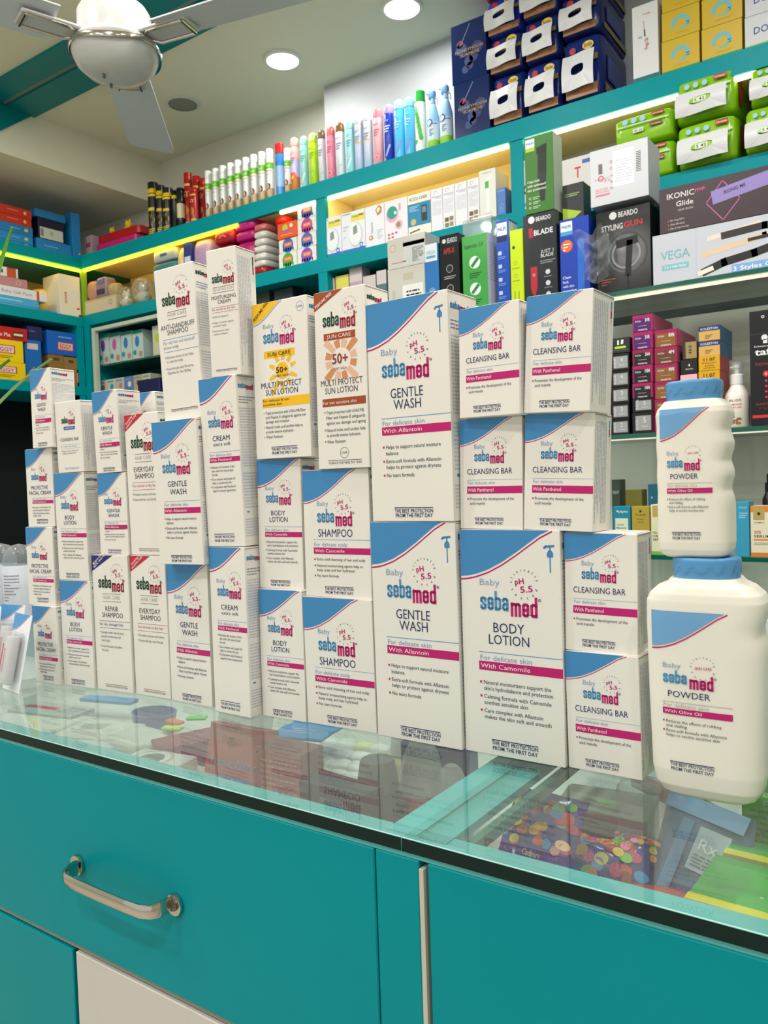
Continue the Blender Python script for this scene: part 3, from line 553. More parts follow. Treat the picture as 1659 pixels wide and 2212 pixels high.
def sideprint(S, t):
    k = S.W / S.H
    if t in ('cb', 'moist', 'cbg'):
        S.vgreek(.08, .07, .93, 8, .085, GRK, 3); S.rect(.84, .05, .90, .12, BLUET if t == 'cb' else GRN, 1); S.rect(.84, .125, .90, .19, MAG if t == 'cb' else RED, 1); S.rect(.86, .20, .875, .24, PINK, 1)
    else:
        c1, c2 = (GRN, RED) if t in ('ev', 'rep', 'anti', 'sb') else (BLUET, MAG)
        logo(S, 'seba', .08, .40, .045, .075, c1); logo(S, 'med', .41, .70, .050, .082, c2)
        S.greek(.08, .125, .95, 3, .016, M('7880a8', .5), 1, .35); S.greek(.08, .19, .95, 22, .016, GRK, 2, .45); S.greek(.08, .57, .85, 12, .018, GRK, 5, .45)
        S.disc(.2, .80, .06, BLUET, ry=.03); S.greek(.08, .84, .9, 7, .016, GRK, 9, .45)
BX = {
 'cb_low': (-0.2414, 0.5830, -0.2250, -0.039, 0.006, -0.012, 0.0581, 0.0918),
 'cb_mid': (-0.2422, 0.5839, -0.1332, 0.024, 0.003, 0.015, 0.0560, 0.0909),
 'bl400': (-0.3301, 0.5791, -0.2250, 0.010, 0.003, 0.001, 0.0877, 0.1847),
 'cb_R1': (-0.2735, 0.5815, -0.0403, -0.005, -0.029, 0.038, 0.0566, 0.0903),
 'cb_L1': (-0.3308, 0.5821, -0.0403, -0.003, -0.048, 0.008, 0.0570, 0.0904),
 'cb_R2': (-0.2682, 0.5757, 0.0499, -0.075, -0.056, 0.046, 0.0552, 0.0896),
 'cb_L2': (-0.3254, 0.5765, 0.0501, -0.100, -0.043, 0.012, 0.0569, 0.0884),
 'gw400_low': (-0.4181, 0.5764, -0.2250, -0.007, 0.000, -0.004, 0.0871, 0.1910),
 'gw400_up': (-0.4165, 0.5774, -0.0340, -0.040, -0.003, -0.002, 0.0852, 0.1901),
 'sh_low': (-0.4985, 0.5746, -0.2250, 0.024, -0.006, -0.009, 0.0795, 0.1207),
 'sh_up': (-0.4967, 0.5770, -0.1043, 0.048, -0.008, 0.002, 0.0747, 0.1184),
 'sun_br': (-0.4749, 0.5758, 0.0141, -0.001, -0.011, 0.004, 0.0582, 0.1611),
 'bl_low': (-0.5533, 0.5711, -0.2250, 0.031, -0.021, -0.006, 0.0547, 0.1256),
 'bl_up': (-0.5549, 0.5760, -0.0994, 0.117, -0.008, 0.008, 0.0521, 0.1259),
 'sun_ye': (-0.5502, 0.5730, 0.0265, 0.018, -0.024, -0.002, 0.0688, 0.1495),
 'cr_low': (-0.6074, 0.5590, -0.2250, -0.045, -0.020, -0.012, 0.0523, 0.1667),
 'cr_up': (-0.6088, 0.5605, -0.0583, 0.012, 0.024, -0.018, 0.0513, 0.1671),
 'moist': (-0.5923, 0.5582, 0.1088, 0.097, 0.035, 0.006, 0.0376, 0.1228),
 'gw2_low': (-0.6821, 0.5665, -0.2250, -0.028, -0.025, -0.011, 0.0650, 0.1477),
 'gw2_up': (-0.6732, 0.5512, -0.0773, 0.043, 0.016, -0.016, 0.0642, 0.1476),
 'anti': (-0.6651, 0.5593, 0.0703, 0.086, 0.019, -0.038, 0.0545, 0.1561),
 'ev_low': (-0.7388, 0.5645, -0.2250, 0.028, -0.004, -0.007, 0.0565, 0.1546),
 'ev_up': (-0.7401, 0.5676, -0.0704, -0.011, 0.010, -0.009, 0.0567, 0.1540),
 'rep': (-0.7991, 0.5580, -0.2250, 0.055, -0.019, -0.012, 0.0601, 0.1539),
 'gw3_low': (-0.7875, 0.5620, -0.0711, 0.066, -0.008, -0.006, 0.0467, 0.0919),
 'gw3_up': (-0.7867, 0.5613, 0.0208, 0.077, 0.031, -0.015, 0.0406, 0.0917),
 'bl3_low': (-0.8531, 0.5512, -0.2250, 0.065, -0.012, -0.007, 0.0538, 0.1240),
 'bl3_up': (-0.8555, 0.5527, -0.1010, 0.060, 0.008, -0.002, 0.0533, 0.1244),
 'cbg': (-0.8462, 0.5523, 0.0234, 0.069, 0.029, -0.008, 0.0448, 0.0817),
 'pf1': (-0.9003, 0.5444, -0.2250, 0.036, -0.004, -0.014, 0.0470, 0.0922),
 'pf2': (-0.9100, 0.5462, -0.1328, 0.072, -0.005, -0.005, 0.0498, 0.0939),
 'pf3': (-0.9068, 0.5484, -0.0389, 0.098, -0.005, -0.003, 0.0482, 0.0929),
 'gw4': (-0.8829, 0.5442, 0.0540, 0.062, -0.015, 0.000, 0.0366, 0.0919),
}
DEP = dict(gw400=.046, bl400=.046, sh=.038, cb=.037, bl=.034, gw2=.040, gw3=.034, cr=.034, pf=.030, ev=.038, rep=.038, anti=.038, moist=.029, cbg=.028, sy=.036, sb=.036)
INF = [  # key, template, label, group
 ('cb_low', 'cb', 'small white cleansing bar carton standing on the glass beside the large powder bottle'),
 ('cb_mid', 'cb', 'small white cleansing bar carton one above the glass, beside the neck of the large bottle'),
 ('bl400', 'bl400', 'largest white body lotion carton with pump picture, standing on the counter divider'),
 ('cb_R1', 'cb', 'white cleansing bar carton, lower right of the four above the large body lotion carton'),
 ('cb_L1', 'cb', 'white cleansing bar carton, lower left of the four above the large body lotion carton'),
 ('cb_R2', 'cb', 'white cleansing bar carton in the upper right of the block of four, leaning'),
 ('cb_L2', 'cb', 'white cleansing bar carton, upper left of the block of four on the body lotion carton'),
 ('gw400_low', 'gw400', 'large white gentle wash carton with pump picture standing on the glass'),
 ('gw400_up', 'gw400', 'large white gentle wash carton with pump picture, top of its stack of two'),
 ('sh_low', 'sh', 'white baby shampoo carton standing on the glass'),
 ('sh_up', 'sh', 'white baby shampoo carton in the middle of its stack, under the brown cornered sun lotion'),
 ('sun_br', 'sb', 'white sun lotion carton with brown corner and orange 50+ sunburst'),
 ('bl_low', 'bl', 'slim white body lotion carton on the glass between the cream and shampoo cartons'),
 ('bl_up', 'bl', 'slim white body lotion carton under the yellow cornered sun lotion carton'),
 ('sun_ye', 'sy', 'white baby sun lotion carton with yellow corner and yellow 50+ sun'),
 ('cr_low', 'cr', 'white extra soft cream carton standing on the glass'),
 ('cr_up', 'cr', 'white extra soft cream carton, upper of two, under the moisturizing cream carton'),
 ('moist', 'moist', 'narrow white moisturizing cream carton with green and red lettering on top of its stack'),
 ('gw2_low', 'gw2', 'medium white gentle wash carton standing on the glass, partly shaded from above'),
 ('gw2_up', 'gw2', 'medium white gentle wash carton under the tall anti-dandruff carton'),
 ('anti', 'anti', 'tall white anti-dandruff shampoo carton with green and red lettering, left of the moisturizing cream carton'),
 ('ev_low', 'ev', 'white everyday shampoo carton with red corner standing on the glass'),
 ('ev_up', 'ev', 'white everyday shampoo carton with red corner, upper of two'),
 ('rep', 'rep', 'white repair shampoo carton with dark blue corner standing on the glass'),
 ('gw3_low', 'gw3', 'small white gentle wash carton standing on the repair shampoo carton'),
 ('gw3_up', 'gw3', 'small white gentle wash carton on top of the repair shampoo stack'),
 ('bl3_low', 'bl', 'white body lotion carton on the glass beside the repair shampoo, lower of two'),
 ('bl3_up', 'bl', 'white body lotion carton under the green lettered cleansing bar carton'),
 ('cbg', 'cbg', 'small white cleansing bar carton with green and red lettering on the left body lotion stack'),
 ('pf1', 'pf', 'small white facial cream carton standing on the glass, lowest of three'),
 ('pf2', 'pf', 'small white facial cream carton, middle one of three in the leftmost stack'),
 ('pf3', 'pf', 'small white facial cream carton, highest of three in the leftmost stack'),
 ('gw4', 'gw3', 'small white gentle wash carton crowning the leftmost stack'),
]
def carton(key, t, label, b=None):
    X, Y, z, yaw, pit, rol, w, h = b or BX[key]
    d = DEP[t]; w -= 0.0006; h -= 0.0008
    e = empty('product_carton', label, 'carton', (X, Y, W(z) + 0.0004))
    e.matrix_world = Matrix.Translation((X + 0.0003, Y, W(z) + 0.0004)) @ Matrix.Rotation(yaw, 4, 'Z') @ Matrix.Rotation(pit * .5, 4, 'X') @ Matrix.Rotation(rol, 4, 'Y')
    g = G(); g.box(0, w, 0, d, 0, h, WHITE, 0.0004)
    F = front(g, 0, w, 0, 0, h); baby(F, T[t]); extras(F, t)
    sideprint(side(g, w, 0, d, 0, h), t)
    g.obj('carton', e)
    g = G(); g.box(0.001, w - 0.001, 0.0006, d - 0.001, h + 0.00005, h + 0.0004, WHITE, 0.0001); g.obj('top_flap', e)
    g = G(); g.box(w + 0.00005, w + 0.0003, 0.001, d - 0.001, h - 0.0015, h - 0.0008, M('9c968c', .6)); g.obj('flap_seam', e)
    return e
for k, t, lb in INF: carton(k, t, lb)
# second row: cartons standing behind the first, their sides just show
carton('', 'gw3', 'small white gentle wash carton behind the top of the repair shampoo stack', (-0.792, 0.612, 0.0217, 0.03, 0, 0, .047, .0925))
carton('', 'gw3', 'small white gentle wash carton hidden behind the front row, under another', (-0.797, 0.615, -0.0718, 0.0, 0, 0, .047, .0930))
carton('', 'rep', 'white repair shampoo carton in the hidden second row', (-0.809, 0.614, -0.225, 0.0, 0, 0, .066, .1530))
carton('', 'gw2', 'medium white gentle wash carton in the hidden second row, on the glass', (-0.678, 0.615, -0.225, 0, 0, 0, .066, .1490))
carton('', 'gw2', 'medium white gentle wash carton in the hidden second row, under the anti-dandruff carton', (-0.678, 0.615, -0.0757, 0, 0, 0, .066, .1495))
# ================================================================== POWDER BOTTLES
PW = M('ece7da', 0.33, spec=0.45); CAPB = M('5796c8', 0.35)
def se(a, e): return math.copysign(abs(math.cos(a)) ** e, math.cos(a)), math.copysign(abs(math.sin(a)) ** e, math.sin(a))
def bottle(label, loc, rz, prof, gripR, dscale, capr, caph, prt, ex=0.5):
    """prof: list of (z, half width, half depth)"""
    e = empty('powder_bottle', label, 'bottle', loc, rz)
    def at(z):
        for (z0, a0, d0), (z1, a1, d1) in zip(prof, prof[1:]):
            if z <= z1:
                t = (z - z0) / (z1 - z0) if z1 > z0 else 0; return a0 + (a1 - a0) * t, d0 + (d1 - d0) * t
        return prof[-1][1:]
    H = prof[-1][0]; n = 64; zs = []; z = 0
    m = 90
    zs = sorted(set([p[0] for p in prof] + [H * i / m for i in range(m + 1)]))
    g = G(); rs = []
    for z in zs:
        a, d = at(z); r = []
        for i in range(n):
            c, s = se(2 * PI * i / n, ex); x = a * c
            if c > 0: x -= gripR(z) * max(0, c) ** 1.5
            r.append((x, d * s, z))
        rs.append(r)
    g.rings(rs, PW); g.obj('bottle_body', e, True)
    g = G()
    u0, u1, z0, z1 = prt['rect']
    def fn(u, v, nn):
        x = u0 + u; z = z0 + v; a, d = at(z); c = min(0.999, abs(x) / a); s = (1 - c ** (2 / ex)) ** (ex / 2); return (x, -d * s - 0.0003 - nn, z)
    F = Face(g, u1 - u0, z1 - z0, fn); F.dense = 5
    baby(F, prt['t']); g.obj('front_print', e)
    g = G(); n = 96; rs = []; ra, rb = capr
    Z0 = H - 0.001
    for j in range(15):
        t = j / 14; r = []
        for i in range(n):
            a = 2 * PI * i / n; lob = abs(math.sin(a * 7)); cut = 0.72 - 0.38 * lob   # scallops hang from the rim
            k = 1.0 - (0.035 if t < cut else 0.0) + (0.012 if t < 0.1 else 0); 
            c, s = se(a, 0.85); r.append((ra * c * k, rb * s * k, Z0 + caph * t))
        rs.append(r)
    for q, dz in ((0.985, 0.0012), (0.94, 0.002), (0.5, 0.0022)): rs.append([(ra * se(2 * PI * i / n, .85)[0] * q, rb * se(2 * PI * i / n, .85)[1] * q, Z0 + caph + dz) for i in range(n)])
    g.rings(rs, CAPB); cp = g.obj('cap', e, True); cp['label'] = 'scalloped light blue cap'
    return e
PT = dict(corner=(.19, .88, M('6fa3d0', .35), MAG), baby=(.14, .36, .298, .026), seba=(.14, .43, .313, .378), med=(.46, .74, .330, .400), circ=(.62, .290, .13), word='SKIN CARE',
    title=[('POWDER', .20, .70, .452, .033)], lines=[(.13, .478, .95, GL)], bc=.0155, **{'for': (DS, .14, .68, .505, .020, GL)}, band=(.512, .545, .13, .95, 'With Olive Oil', .15, .60),
    bul=[('Reduces the effects of rubbing', .17, .82, .590, 1), ('and chafing', .17, .42, .613, 0), ('Extra-soft formula with Allantoin', .17, .88, .640, 1), ('helps to soothe sensitive skin', .17, .80, .663, 0)], best=(.21, .73, .795, .818, .842))
# large bottle: stands on the glass; small one stands on its cap
def gr1(z): return 0.0035 * math.exp(-((z - 0.118) / 0.009) ** 2)
def gr2(z): return sum(0.0020 * math.exp(-((z - c) / 0.0060) ** 2) for c in (0.048, 0.067, 0.087)) * 1.0
Zc = W(-0.225)
B1 = [(0, .026, .015), (.003, .031, .019), (.009, .0348, .0225), (.02, .0368, .0238), (.07, .0382, .0240), (.125, .0392, .0240), (.137, .0388, .0236), (.142, .0365, .0230), (.147, .031, .0215), (.150, .0245, .0195), (.1525, .0225, .0185)]
B2 = [(0.0, 0.0191, 0.0133), (0.0017, 0.0219, 0.0157), (0.0052, 0.0237, 0.0171), (0.0104, 0.0244, 0.0176), (0.0346, 0.0244, 0.0176), (0.045, 0.024, 0.0176), (0.0554, 0.0245, 0.0176), (0.0667, 0.024, 0.0176), (0.0779, 0.0246, 0.0176), (0.0892, 0.024, 0.0176), (0.0987, 0.0246, 0.0176), (0.1026, 0.0233, 0.0169), (0.1061, 0.02, 0.0157), (0.1078, 0.0186, 0.0152)]
BOT1 = bottle('large white baby powder bottle with blue cap standing on the glass at the right', (-0.1370, 0.5850, Zc + 0.0002), 0.02, B1, gr1, 1, (.0222, .0185), .013, dict(rect=(-.0330, .0225, .0, .1306), t=PT))
BOT2 = bottle('smaller white baby powder bottle with wavy side balanced on the cap of the large one', (-0.1432, 0.5850, Zc + 0.1525 + 0.0145), -0.02, B2, gr2, 1, (.0186, .0155), .0125, dict(rect=(-.0195, .0170, -.004, .102), t=PT))
# ================================================================== GOODS ON THE WALL SHELVES
def bx(name, label, cat, p0, p1, pt, Y, z, d, col, pr=None, sp=None, group=None, rough=0.4, zt=None, cut=0.0, bottom=None, par=None):
    """carton whose front left/right edges sit at photo columns p0, p1 and whose top left corner is at row pt, standing on height z"""
    X0, X1 = Xof(p0, Y, z), Xof(p1, Y, z); h = (Zof(pt, X0, Y) if zt is None else zt) - z
    g = G(); w_ = X1 - X0 - 0.0008 - cut; m = M(col, rough) if isinstance(col, str) else col
    g.box(0, w_, 0, d, 0, h - 0.0006, m, 0.0007)
    if bottom: F = front(g, 0, w_, 0, 0, h); F.rect(0, .94, 1, 1, M(bottom, rough)); g.box(0.0003, w_ - 0.0003, 0.0003, d - .0003, -0.0001, 0.0003, M(bottom, rough))
    if pr: pr(front(g, 0, w_, 0, 0, h - 0.0006))
    if sp: sp(side(g, w_, 0, d, 0, h - 0.0006))
    o = g.obj(name); o.location = (X0 + 0.0004, Y, W(z) + 0.0003); tag(o, label, cat, group); o['_h'] = h; del o['_h']
    return o, z + h
def lx(name, label, cat, p0, p1, pt, X, z, d, col, pr=None, sp=None, group=None, rough=0.4, zt=None):
    """the same for goods on the left wall cabinet, which face the other way"""
    Y0, Y1 = Yof(p0, X, z), Yof(p1, X, z); h = (Zof(pt, X, Y0) if zt is None else zt) - z
    g = G(); w_ = Y1 - Y0 - 0.001; g.box(0, w_, 0, d, 0, h - 0.0006, M(col, rough), 0.0007)
    if pr: pr(front(g, 0, w_, 0, 0, h - 0.0006))
    o = g.obj(name); o.location = (X, Y0, W(z) + 0.0003); o.rotation_euler = (0, 0, PI / 2); tag(o, label, cat, group)
    return o, z + h
C = lambda h, r=0.45: M(h, r)
def T_(F, *a, **k): F.text(*a, **k)
# ---------------------------------------------------------------- spray cans on top
YK = 2.245
def canpos(px, pyt, wpx, Y=YK, z=ZT1):
    X = Xof(px, Y, z); h = Zof(pyt, X, Y) - z; X = Xof(px, Y, z + h); h = Zof(pyt, X, Y) - z
    return X, h, wpx / 2 * depth(X, Y, z + h / 2) / FPX * 0.99
def can(label, px, pyt, wpx, bands, cap, capf=0.16, dome=True, art=None, group=None, name='spray_can', neck=0.9, capm=None, Y=YK):
    """bands: (fraction from, fraction to, colour) of the body below the cap"""
    X, h, r = canpos(px, pyt, wpx, Y); e = empty(name, label, 'can', (X, Y, W(ZT1) + 0.0003), group=group)
    hb = h * (1 - capf); g = G()
    for a, b_, c in bands:
        z0, z1 = hb * a, hb * b_; pr = []
        if a == 0: pr += [(r * .9, 0), (r, 0.002)]
        else: pr += [(r, z0)]
        if b_ == 1: pr += [(r, z1 - r * .25), (r * neck, z1)]
        else: pr += [(r, z1)]
        g.lathe(pr, M(c, 0.25), n=20, cap=(a == 0))
    if art:
        def fn(u, v, n): a_ = (u - r) / r * 1.2; return (math.sin(a_) * (r + n + .0002), -math.cos(a_) * (r + n + .0002), v)
        F = Face(g, 2 * r, hb, fn); F.dense = True; art(F)
    g.obj('can_body', e, True)
    g = G(); cr = r * 0.97; zc = hb + 0.0003
    if dome: pr = [(cr, zc), (cr, zc + (h - hb) * .55), (cr * .86, zc + (h - hb) * .8), (cr * .5, h - .001), (0, h)]
    else: pr = [(cr, zc), (cr * .98, h - .0015), (cr * .9, h), (0, h)]
    g.lathe(pr, capm or M(cap, 0.22), n=20); g.obj('can_cap', e, True)
    return e
def blob(F, u, v, r, c, ry=None, l=None): F.disc(u, v, r, M(c, .35), l, 14, ry)
def art_lady(F):
    F.rect(.0, .30, 1, .315, C('e8a23a')); F.rect(.0, .78, 1, 1.0, C('b79a6a')); blob(F, .5, .66, .30, '5a3626', .42, 2); blob(F, .5, .67, .17, 'd9a888', .26, 3); F.poly([(.2, .86), (.8, .86), (.66, .74), (.34, .74)], C('cfa98a'), 3); F.text('Clear', .2, .8, .225, .05, C('eef6e0'), l=3, bold=.5); F.text('hair', .3, .7, .40, .03, C('6b5a4a'), l=3)
def dash(F, u0, v0, u1, n, dv, c, l=2): 
    for i in range(n): F.rect(u0, v0 + i * dv, u1 - (i % 3) * .08, v0 + i * dv + dv * .45, c, l)
GW = [(0, .62, 'd8cfc0'), (.62, .80, 'e9ebe9'), (.80, .93, '6cc422'), (.93, 1, 'f0f0ee')]
first = None
for px, pt in ((449, 371), (465, 365), (481, 359), (497.5, 353), (513.5, 346.5), (530.5, 340), (547.5, 334), (565, 327.5), (581.5, 321)):
    lb = 'white spray can with green band and woman\'s portrait, between the red and blue cans'
    if first is None: first = can(lb, px, pt, 15.5, [(0, .30, 'b9a27c'), (.30, .74, 'e6e6e4'), (.74, .88, '6cc422'), (.88, 1, 'f1f1ef')], 'f1f1ef', .16, False, art_lady, 'white cans with green bands on the top shelf'); h0 = 1
    else:
        X, h, r = canpos(px, pt, 15.5); copy_tree(first, None, (X, YK, W(ZT1) + 0.0003))
can('white spray can with a green band standing alone just right of the blue can', 620, 322, 15.5, [(0, .30, 'b9a27c'), (.30, .74, 'e6e6e4'), (.74, .88, '6cc422'), (.88, 1, 'f1f1ef')], 'f1f1ef', .16, False, art_lady)
can('blue and white spray can with a flat bright red cap', 603.5, 312, 21, [(0, .25, '3a86c8'), (.25, .72, '8fb4dc'), (.72, 1, '2f7fc4')], 'd8281e', .19, False, lambda F: (blob(F, .3, .72, .14, 'b8485a'), F.rtext('Air', .2, .2, .5, .2, .4, C('d8281e'), 1)))
def art_gt(F): F.rect(0, .12, 1, .17, C('e6c61e')); F.rect(.1, .4, .9, .47, C('dcc02a')); blob(F, .5, .66, .4, 'c8a83a', .5); blob(F, .5, .66, .2, '30281a', .28, 2); dash(F, .1, .84, .9, 3, .04, C('e6c61e'))
for i, (px, pt, wp, lb) in enumerate(((330, 396, 24, 'tall black and yellow spray can, leftmost on the top shelf'), (346, 402, 20, 'slim black spray can with yellow band second from the corner'), (362, 408, 24, 'black spray can with yellow ring third from the corner'), (377, 413, 15, 'thin black spray can squeezed between two wider black ones'), (389, 408, 18, 'black spray can with white and yellow label beside the red cans'))):
    can(lb, px, pt, wp, [(0, .9, '17191a'), (.9, 1, 'e2c21c')] if i < 4 else [(0, .3, '17191a'), (.3, .7, 'd8cda0'), (.7, 1, '17191a')], '151617', .12, False, art_gt if i < 3 else None, None)
def art_red(F): F.rect(0, .08, 1, .13, C('d9b23a')); F.text('GT', .15, .85, .35, .11, C('e6c86a'), 1, l=3); blob(F, .5, .62, .3, 'd09a3a', .5); F.rect(0, .86, 1, .9, C('d9b23a'))
for px, pt, wp, Y_, lb in ((405.5, 375, 19, 2.27, 'tall red and gold spray can nearest the black ones'), (424, 382, 18, 2.275, 'red and gold spray can in the middle of the red group'), (437, 386, 13, 2.275, 'red and gold spray can touching the white cans'), (418, 406, 17, 2.232, 'shorter red and gold spray can standing in front of the other red ones')):
    can(lb, px, pt, wp, [(0, .12, 'c8962a'), (.12, 1, 'a3191c')], 'b01c1c', .13, False, art_red, Y=Y_)
CLR = glassy('clear_cap', 'f2f4f6', 1.45, 0.05, film=0.35)
def art_er(c, fl, fc):
    def f(F):
        F.text('er', .25, .75, .16, .05, C(c), 0, l=3); dash(F, .2, .24, .8, 3, .05, C(c))
        if fl == 'rose': blob(F, .5, .82, .42, fc, .5); blob(F, .5, .80, .26, 'f6a6b8', .3, 2); blob(F, .55, .8, .13, fc, .15, 3)
        if fl == 'peach': F.disc(.85, 1.0, .55, C(fc), 1, 16, 1.6, PI / 2, PI)
        if fl == 'leaf':
            for i in range(9): blob(F, .2 + .6 * ((i * 37) % 10) / 10, .60 + .36 * ((i * 53) % 10) / 10, .09, fc, .12, 2)
        if fl == 'flower':
            for i in range(6): a = i * PI / 3; blob(F, .5 + .25 * math.cos(a), .66 + .06 * math.sin(a), .18, fc, .3, 2)
            blob(F, .5, .66, .12, 'f6d23a', .2, 3)
        if fl == 'band': F.rect(.1, .36, .9, .385, C('e6c81e')); 
    return f
rows = [(635.6, 298, 20, [(0, .35, 'e0823a'), (.35, .7, 'c9c2e6'), (.7, 1, 'f2b6b0')], 'e9b0a8', 'flower', 'e2601e', '8a7fb4', 'orange and lilac air freshener can with a flower picture and pink cap'),
 (656, 294.7, 18, [(0, 1, '9fd8dc')], 'a6e0e0', 'leaf', 'cdeeee', '5aa6ac', 'pale aqua air freshener can between the orange and lime ones'),
 (676, 288, 20, [(0, 1, 'b6da1c')], 'cdeb8a', 'leaf', '9cc60f', '7ea80c', 'lime green air freshener can'),
 (694, 281, 17, [(0, 1, 'd6dae2')], '7a6a52', 'peach', 'ea9a4a', '7f8aa0', 'white air freshener can with a brown cap, left of the bright pink one'),
 (714, 274, 19, [(0, 1, 'f08ca6')], 'f07a7a', 'rose', 'e0405f', 'c2506c', 'bright pink air freshener can with rose picture between two brown capped ones'),
 (734, 266, 20, [(0, 1, 'dfe2e8')], '86653a', 'peach', 'e8963a', '7f8aa0', 'white air freshener can with a brown cap, right of the bright pink one'),
 (755.4, 259.5, 19, [(0, 1, 'a2dde2')], 'b0e6dc', 'leaf', 'd6f2f2', '5aa6ac', 'aqua air freshener can right of the second brown capped one'),
 (774, 250, 20, [(0, .5, 'bcc8e2'), (.5, 1, 'c3c8dc')], 'cfd3da', 'band', 'b8c0d8', '8a92b0', 'lavender grey air freshener can with yellow dash, left of its twin'),
 (793.7, 242, 20, [(0, .5, 'c2cce2'), (.5, 1, 'c9cde0')], 'd2d6dc', 'band', 'b8c0d8', '8a92b0', 'lavender grey air freshener can with yellow dash, right of its twin'),
 (816, 234.5, 22, [(0, 1, 'f1b0b8')], 'f08a90', 'rose', 'e8566a', 'c8606e', 'pale pink air freshener can with red tinted cap beside the deep blue one'),
 (839, 226, 22, [(0, 1, '1f3db4')], 'a99ae0', 'leaf', '9cb2f0', 'e0e6ff', 'deep blue air freshener can with a lilac cap'),
 (861.6, 216.5, 24, [(0, 1, '4fb4e0')], 'a6d6ee', 'leaf', '7a8ee0', 'b0e0f4', 'sky blue air freshener can next to the deep blue one'),
 (883, 211, 24, [(0, 1, '4fb0de')], '9ad0ea', 'leaf', '7a8ee0', 'b0e0f4', 'sky blue air freshener can next to the green capped one')]
for px, pt, wp, bd, cp, fl, fc, tc, lb in rows: can(lb, px, pt, wp, bd, cp, .17, True, art_er(tc, fl, fc))
can('white can with green leaf picture and flat bright green cap', 906.5, 199.3, 24, [(0, 1, 'e6ece4')], '35b84a', .17, False, lambda F: [blob(F, .3 + .5 * ((i * 37) % 10) / 10, .12 + .68 * ((i * 61) % 13) / 13, .17, '46b83a', .2, 2) for i in range(14)])
for px, pt, wp, lb in ((934, 189, 27, 'blue and white trigger spray bottle, left of the pair beside the dark boxes'), (962, 177, 29, 'blue and white trigger spray bottle touching the dark boxes')):
    X, h, r = canpos(px, pt, wp); e = empty('spray_bottle', lb, 'bottle', (X, YK, W(ZT1) + 0.0003))
    g = G(); hb = h * .74
    g.lathe([(r * .9, 0), (r, .004), (r, hb * .22)], M('8fc82a', .3)); g.lathe([(r, hb * .22), (r, hb * .60)], M('cfe2ee', .3), cap=False); g.lathe([(r, hb * .6), (r * .96, hb * .72), (r * .6, hb * .92), (r * .38, hb)], M('9cc8ea', .3))
    def fn(u, v, n, r=r): a_ = (u - r) / r * 1.2; return (math.sin(a_) * (r * 1.02 + n), -math.cos(a_) * (r * 1.02 + n), v)
    F = Face(g, 2 * r, hb, fn); F.dense = True; blob(F, .4, .42, .26, '24489c', .3); blob(F, .4, .42, .18, 'c8dcf0', .2, 2); F.rect(.5, .44, 1, .455, C('24489c')); dash(F, .4, .56, .7, 5, .03, C('4a5a7a'))
    g.obj('bottle_body', e, True)
    g = G(); g.puff(r * 1.25, r * 1.0, h * .16, M('7fb0e0', .3), .7, z=h * .80, x=-r * .12); g.lathe([(r * .42, hb + .0005), (r * .38, h * .84)], M('a9cdec', .3)); g.tube([(-r * .5, 0, h * .9), (-r * 1.05, 0, h * .93)], r * .16, M('7fb0e0', .3)); g.tube([(r * .3, 0, h * .86), (r * .75, 0, h * .80), (r * .8, 0, h * .72)], r * .12, M('d6e4f0', .3)); g.obj('trigger_head', e, True)
# ---------------------------------------------------------------- dark gift boxes and blue packs
def hm(F):
    st = C('26407c'); vio = C('30306a')
    for i in range(7): F.disc(.25 + .6 * ((i * 41) % 17) / 17, .35 + .5 * ((i * 29) % 11) / 11, .10 + .03 * (i % 3), st if i % 2 else vio, 1, 10)
    F.line([(.55, .05), (.30, .34)], .018, C('8b93a6'), 2); F.poly([(.24, .40), (.36, .35), (.27, .28)], C('b02a3a'), 3)
    F.text('HONEYMOON', .12, .92, .50, .05, C('b59a52'), .5, l=4); F.text('SURPRISE', .26, .80, .58, .05, C('b59a52'), .5, l=4)
o, z1 = bx('gift_box', 'dark blue gift box printed with a rocket, the lower of two on the top shelf', 'box', 983, 1062, 185, 2.206, ZT1, .24, '1c2c5e', hm, rough=.18, cut=.004)
bx('gift_box', 'dark blue gift box printed with a rocket, stacked on its twin', 'box', 977, 1056, 60, 2.206, z1, .24, '1c2c5e', hm, rough=.14, cut=.006)
def flap(w, h, mat):
    """white carry flap with an oval grip hole"""
    g = G(); n = 32; vs = []; fs = []
    for i in range(n):
        a = 2 * PI * i / n; c, s = math.cos(a), math.sin(a); m = max(abs(c), abs(s)); ox, oz = c / m * w / 2, s / m * h / 2
        ix, iz = math.copysign(abs(c) ** .7, c) * w * .21, math.copysign(abs(s) ** .7, s) * h * .14
        for x, z in ((ox, oz), (ix, iz)): vs += [(x, -.010 * math.cos(z / h * 2.6) - .004 * math.sin(x / w * 5), z), (x, -.010 * math.cos(z / h * 2.6) - .004 * math.sin(x / w * 5) + .0012, z)]
    for i in range(n):
        a, b_ = 4 * i, 4 * ((i + 1) % n)
        fs += [(a, b_, b_ + 2, a + 2), (a + 1, a + 3, b_ + 3, b_ + 1), (a, a + 1, b_ + 1, b_), (a + 2, b_ + 2, b_ + 3, a + 3)]
    g.add(vs, fs, mat); return g
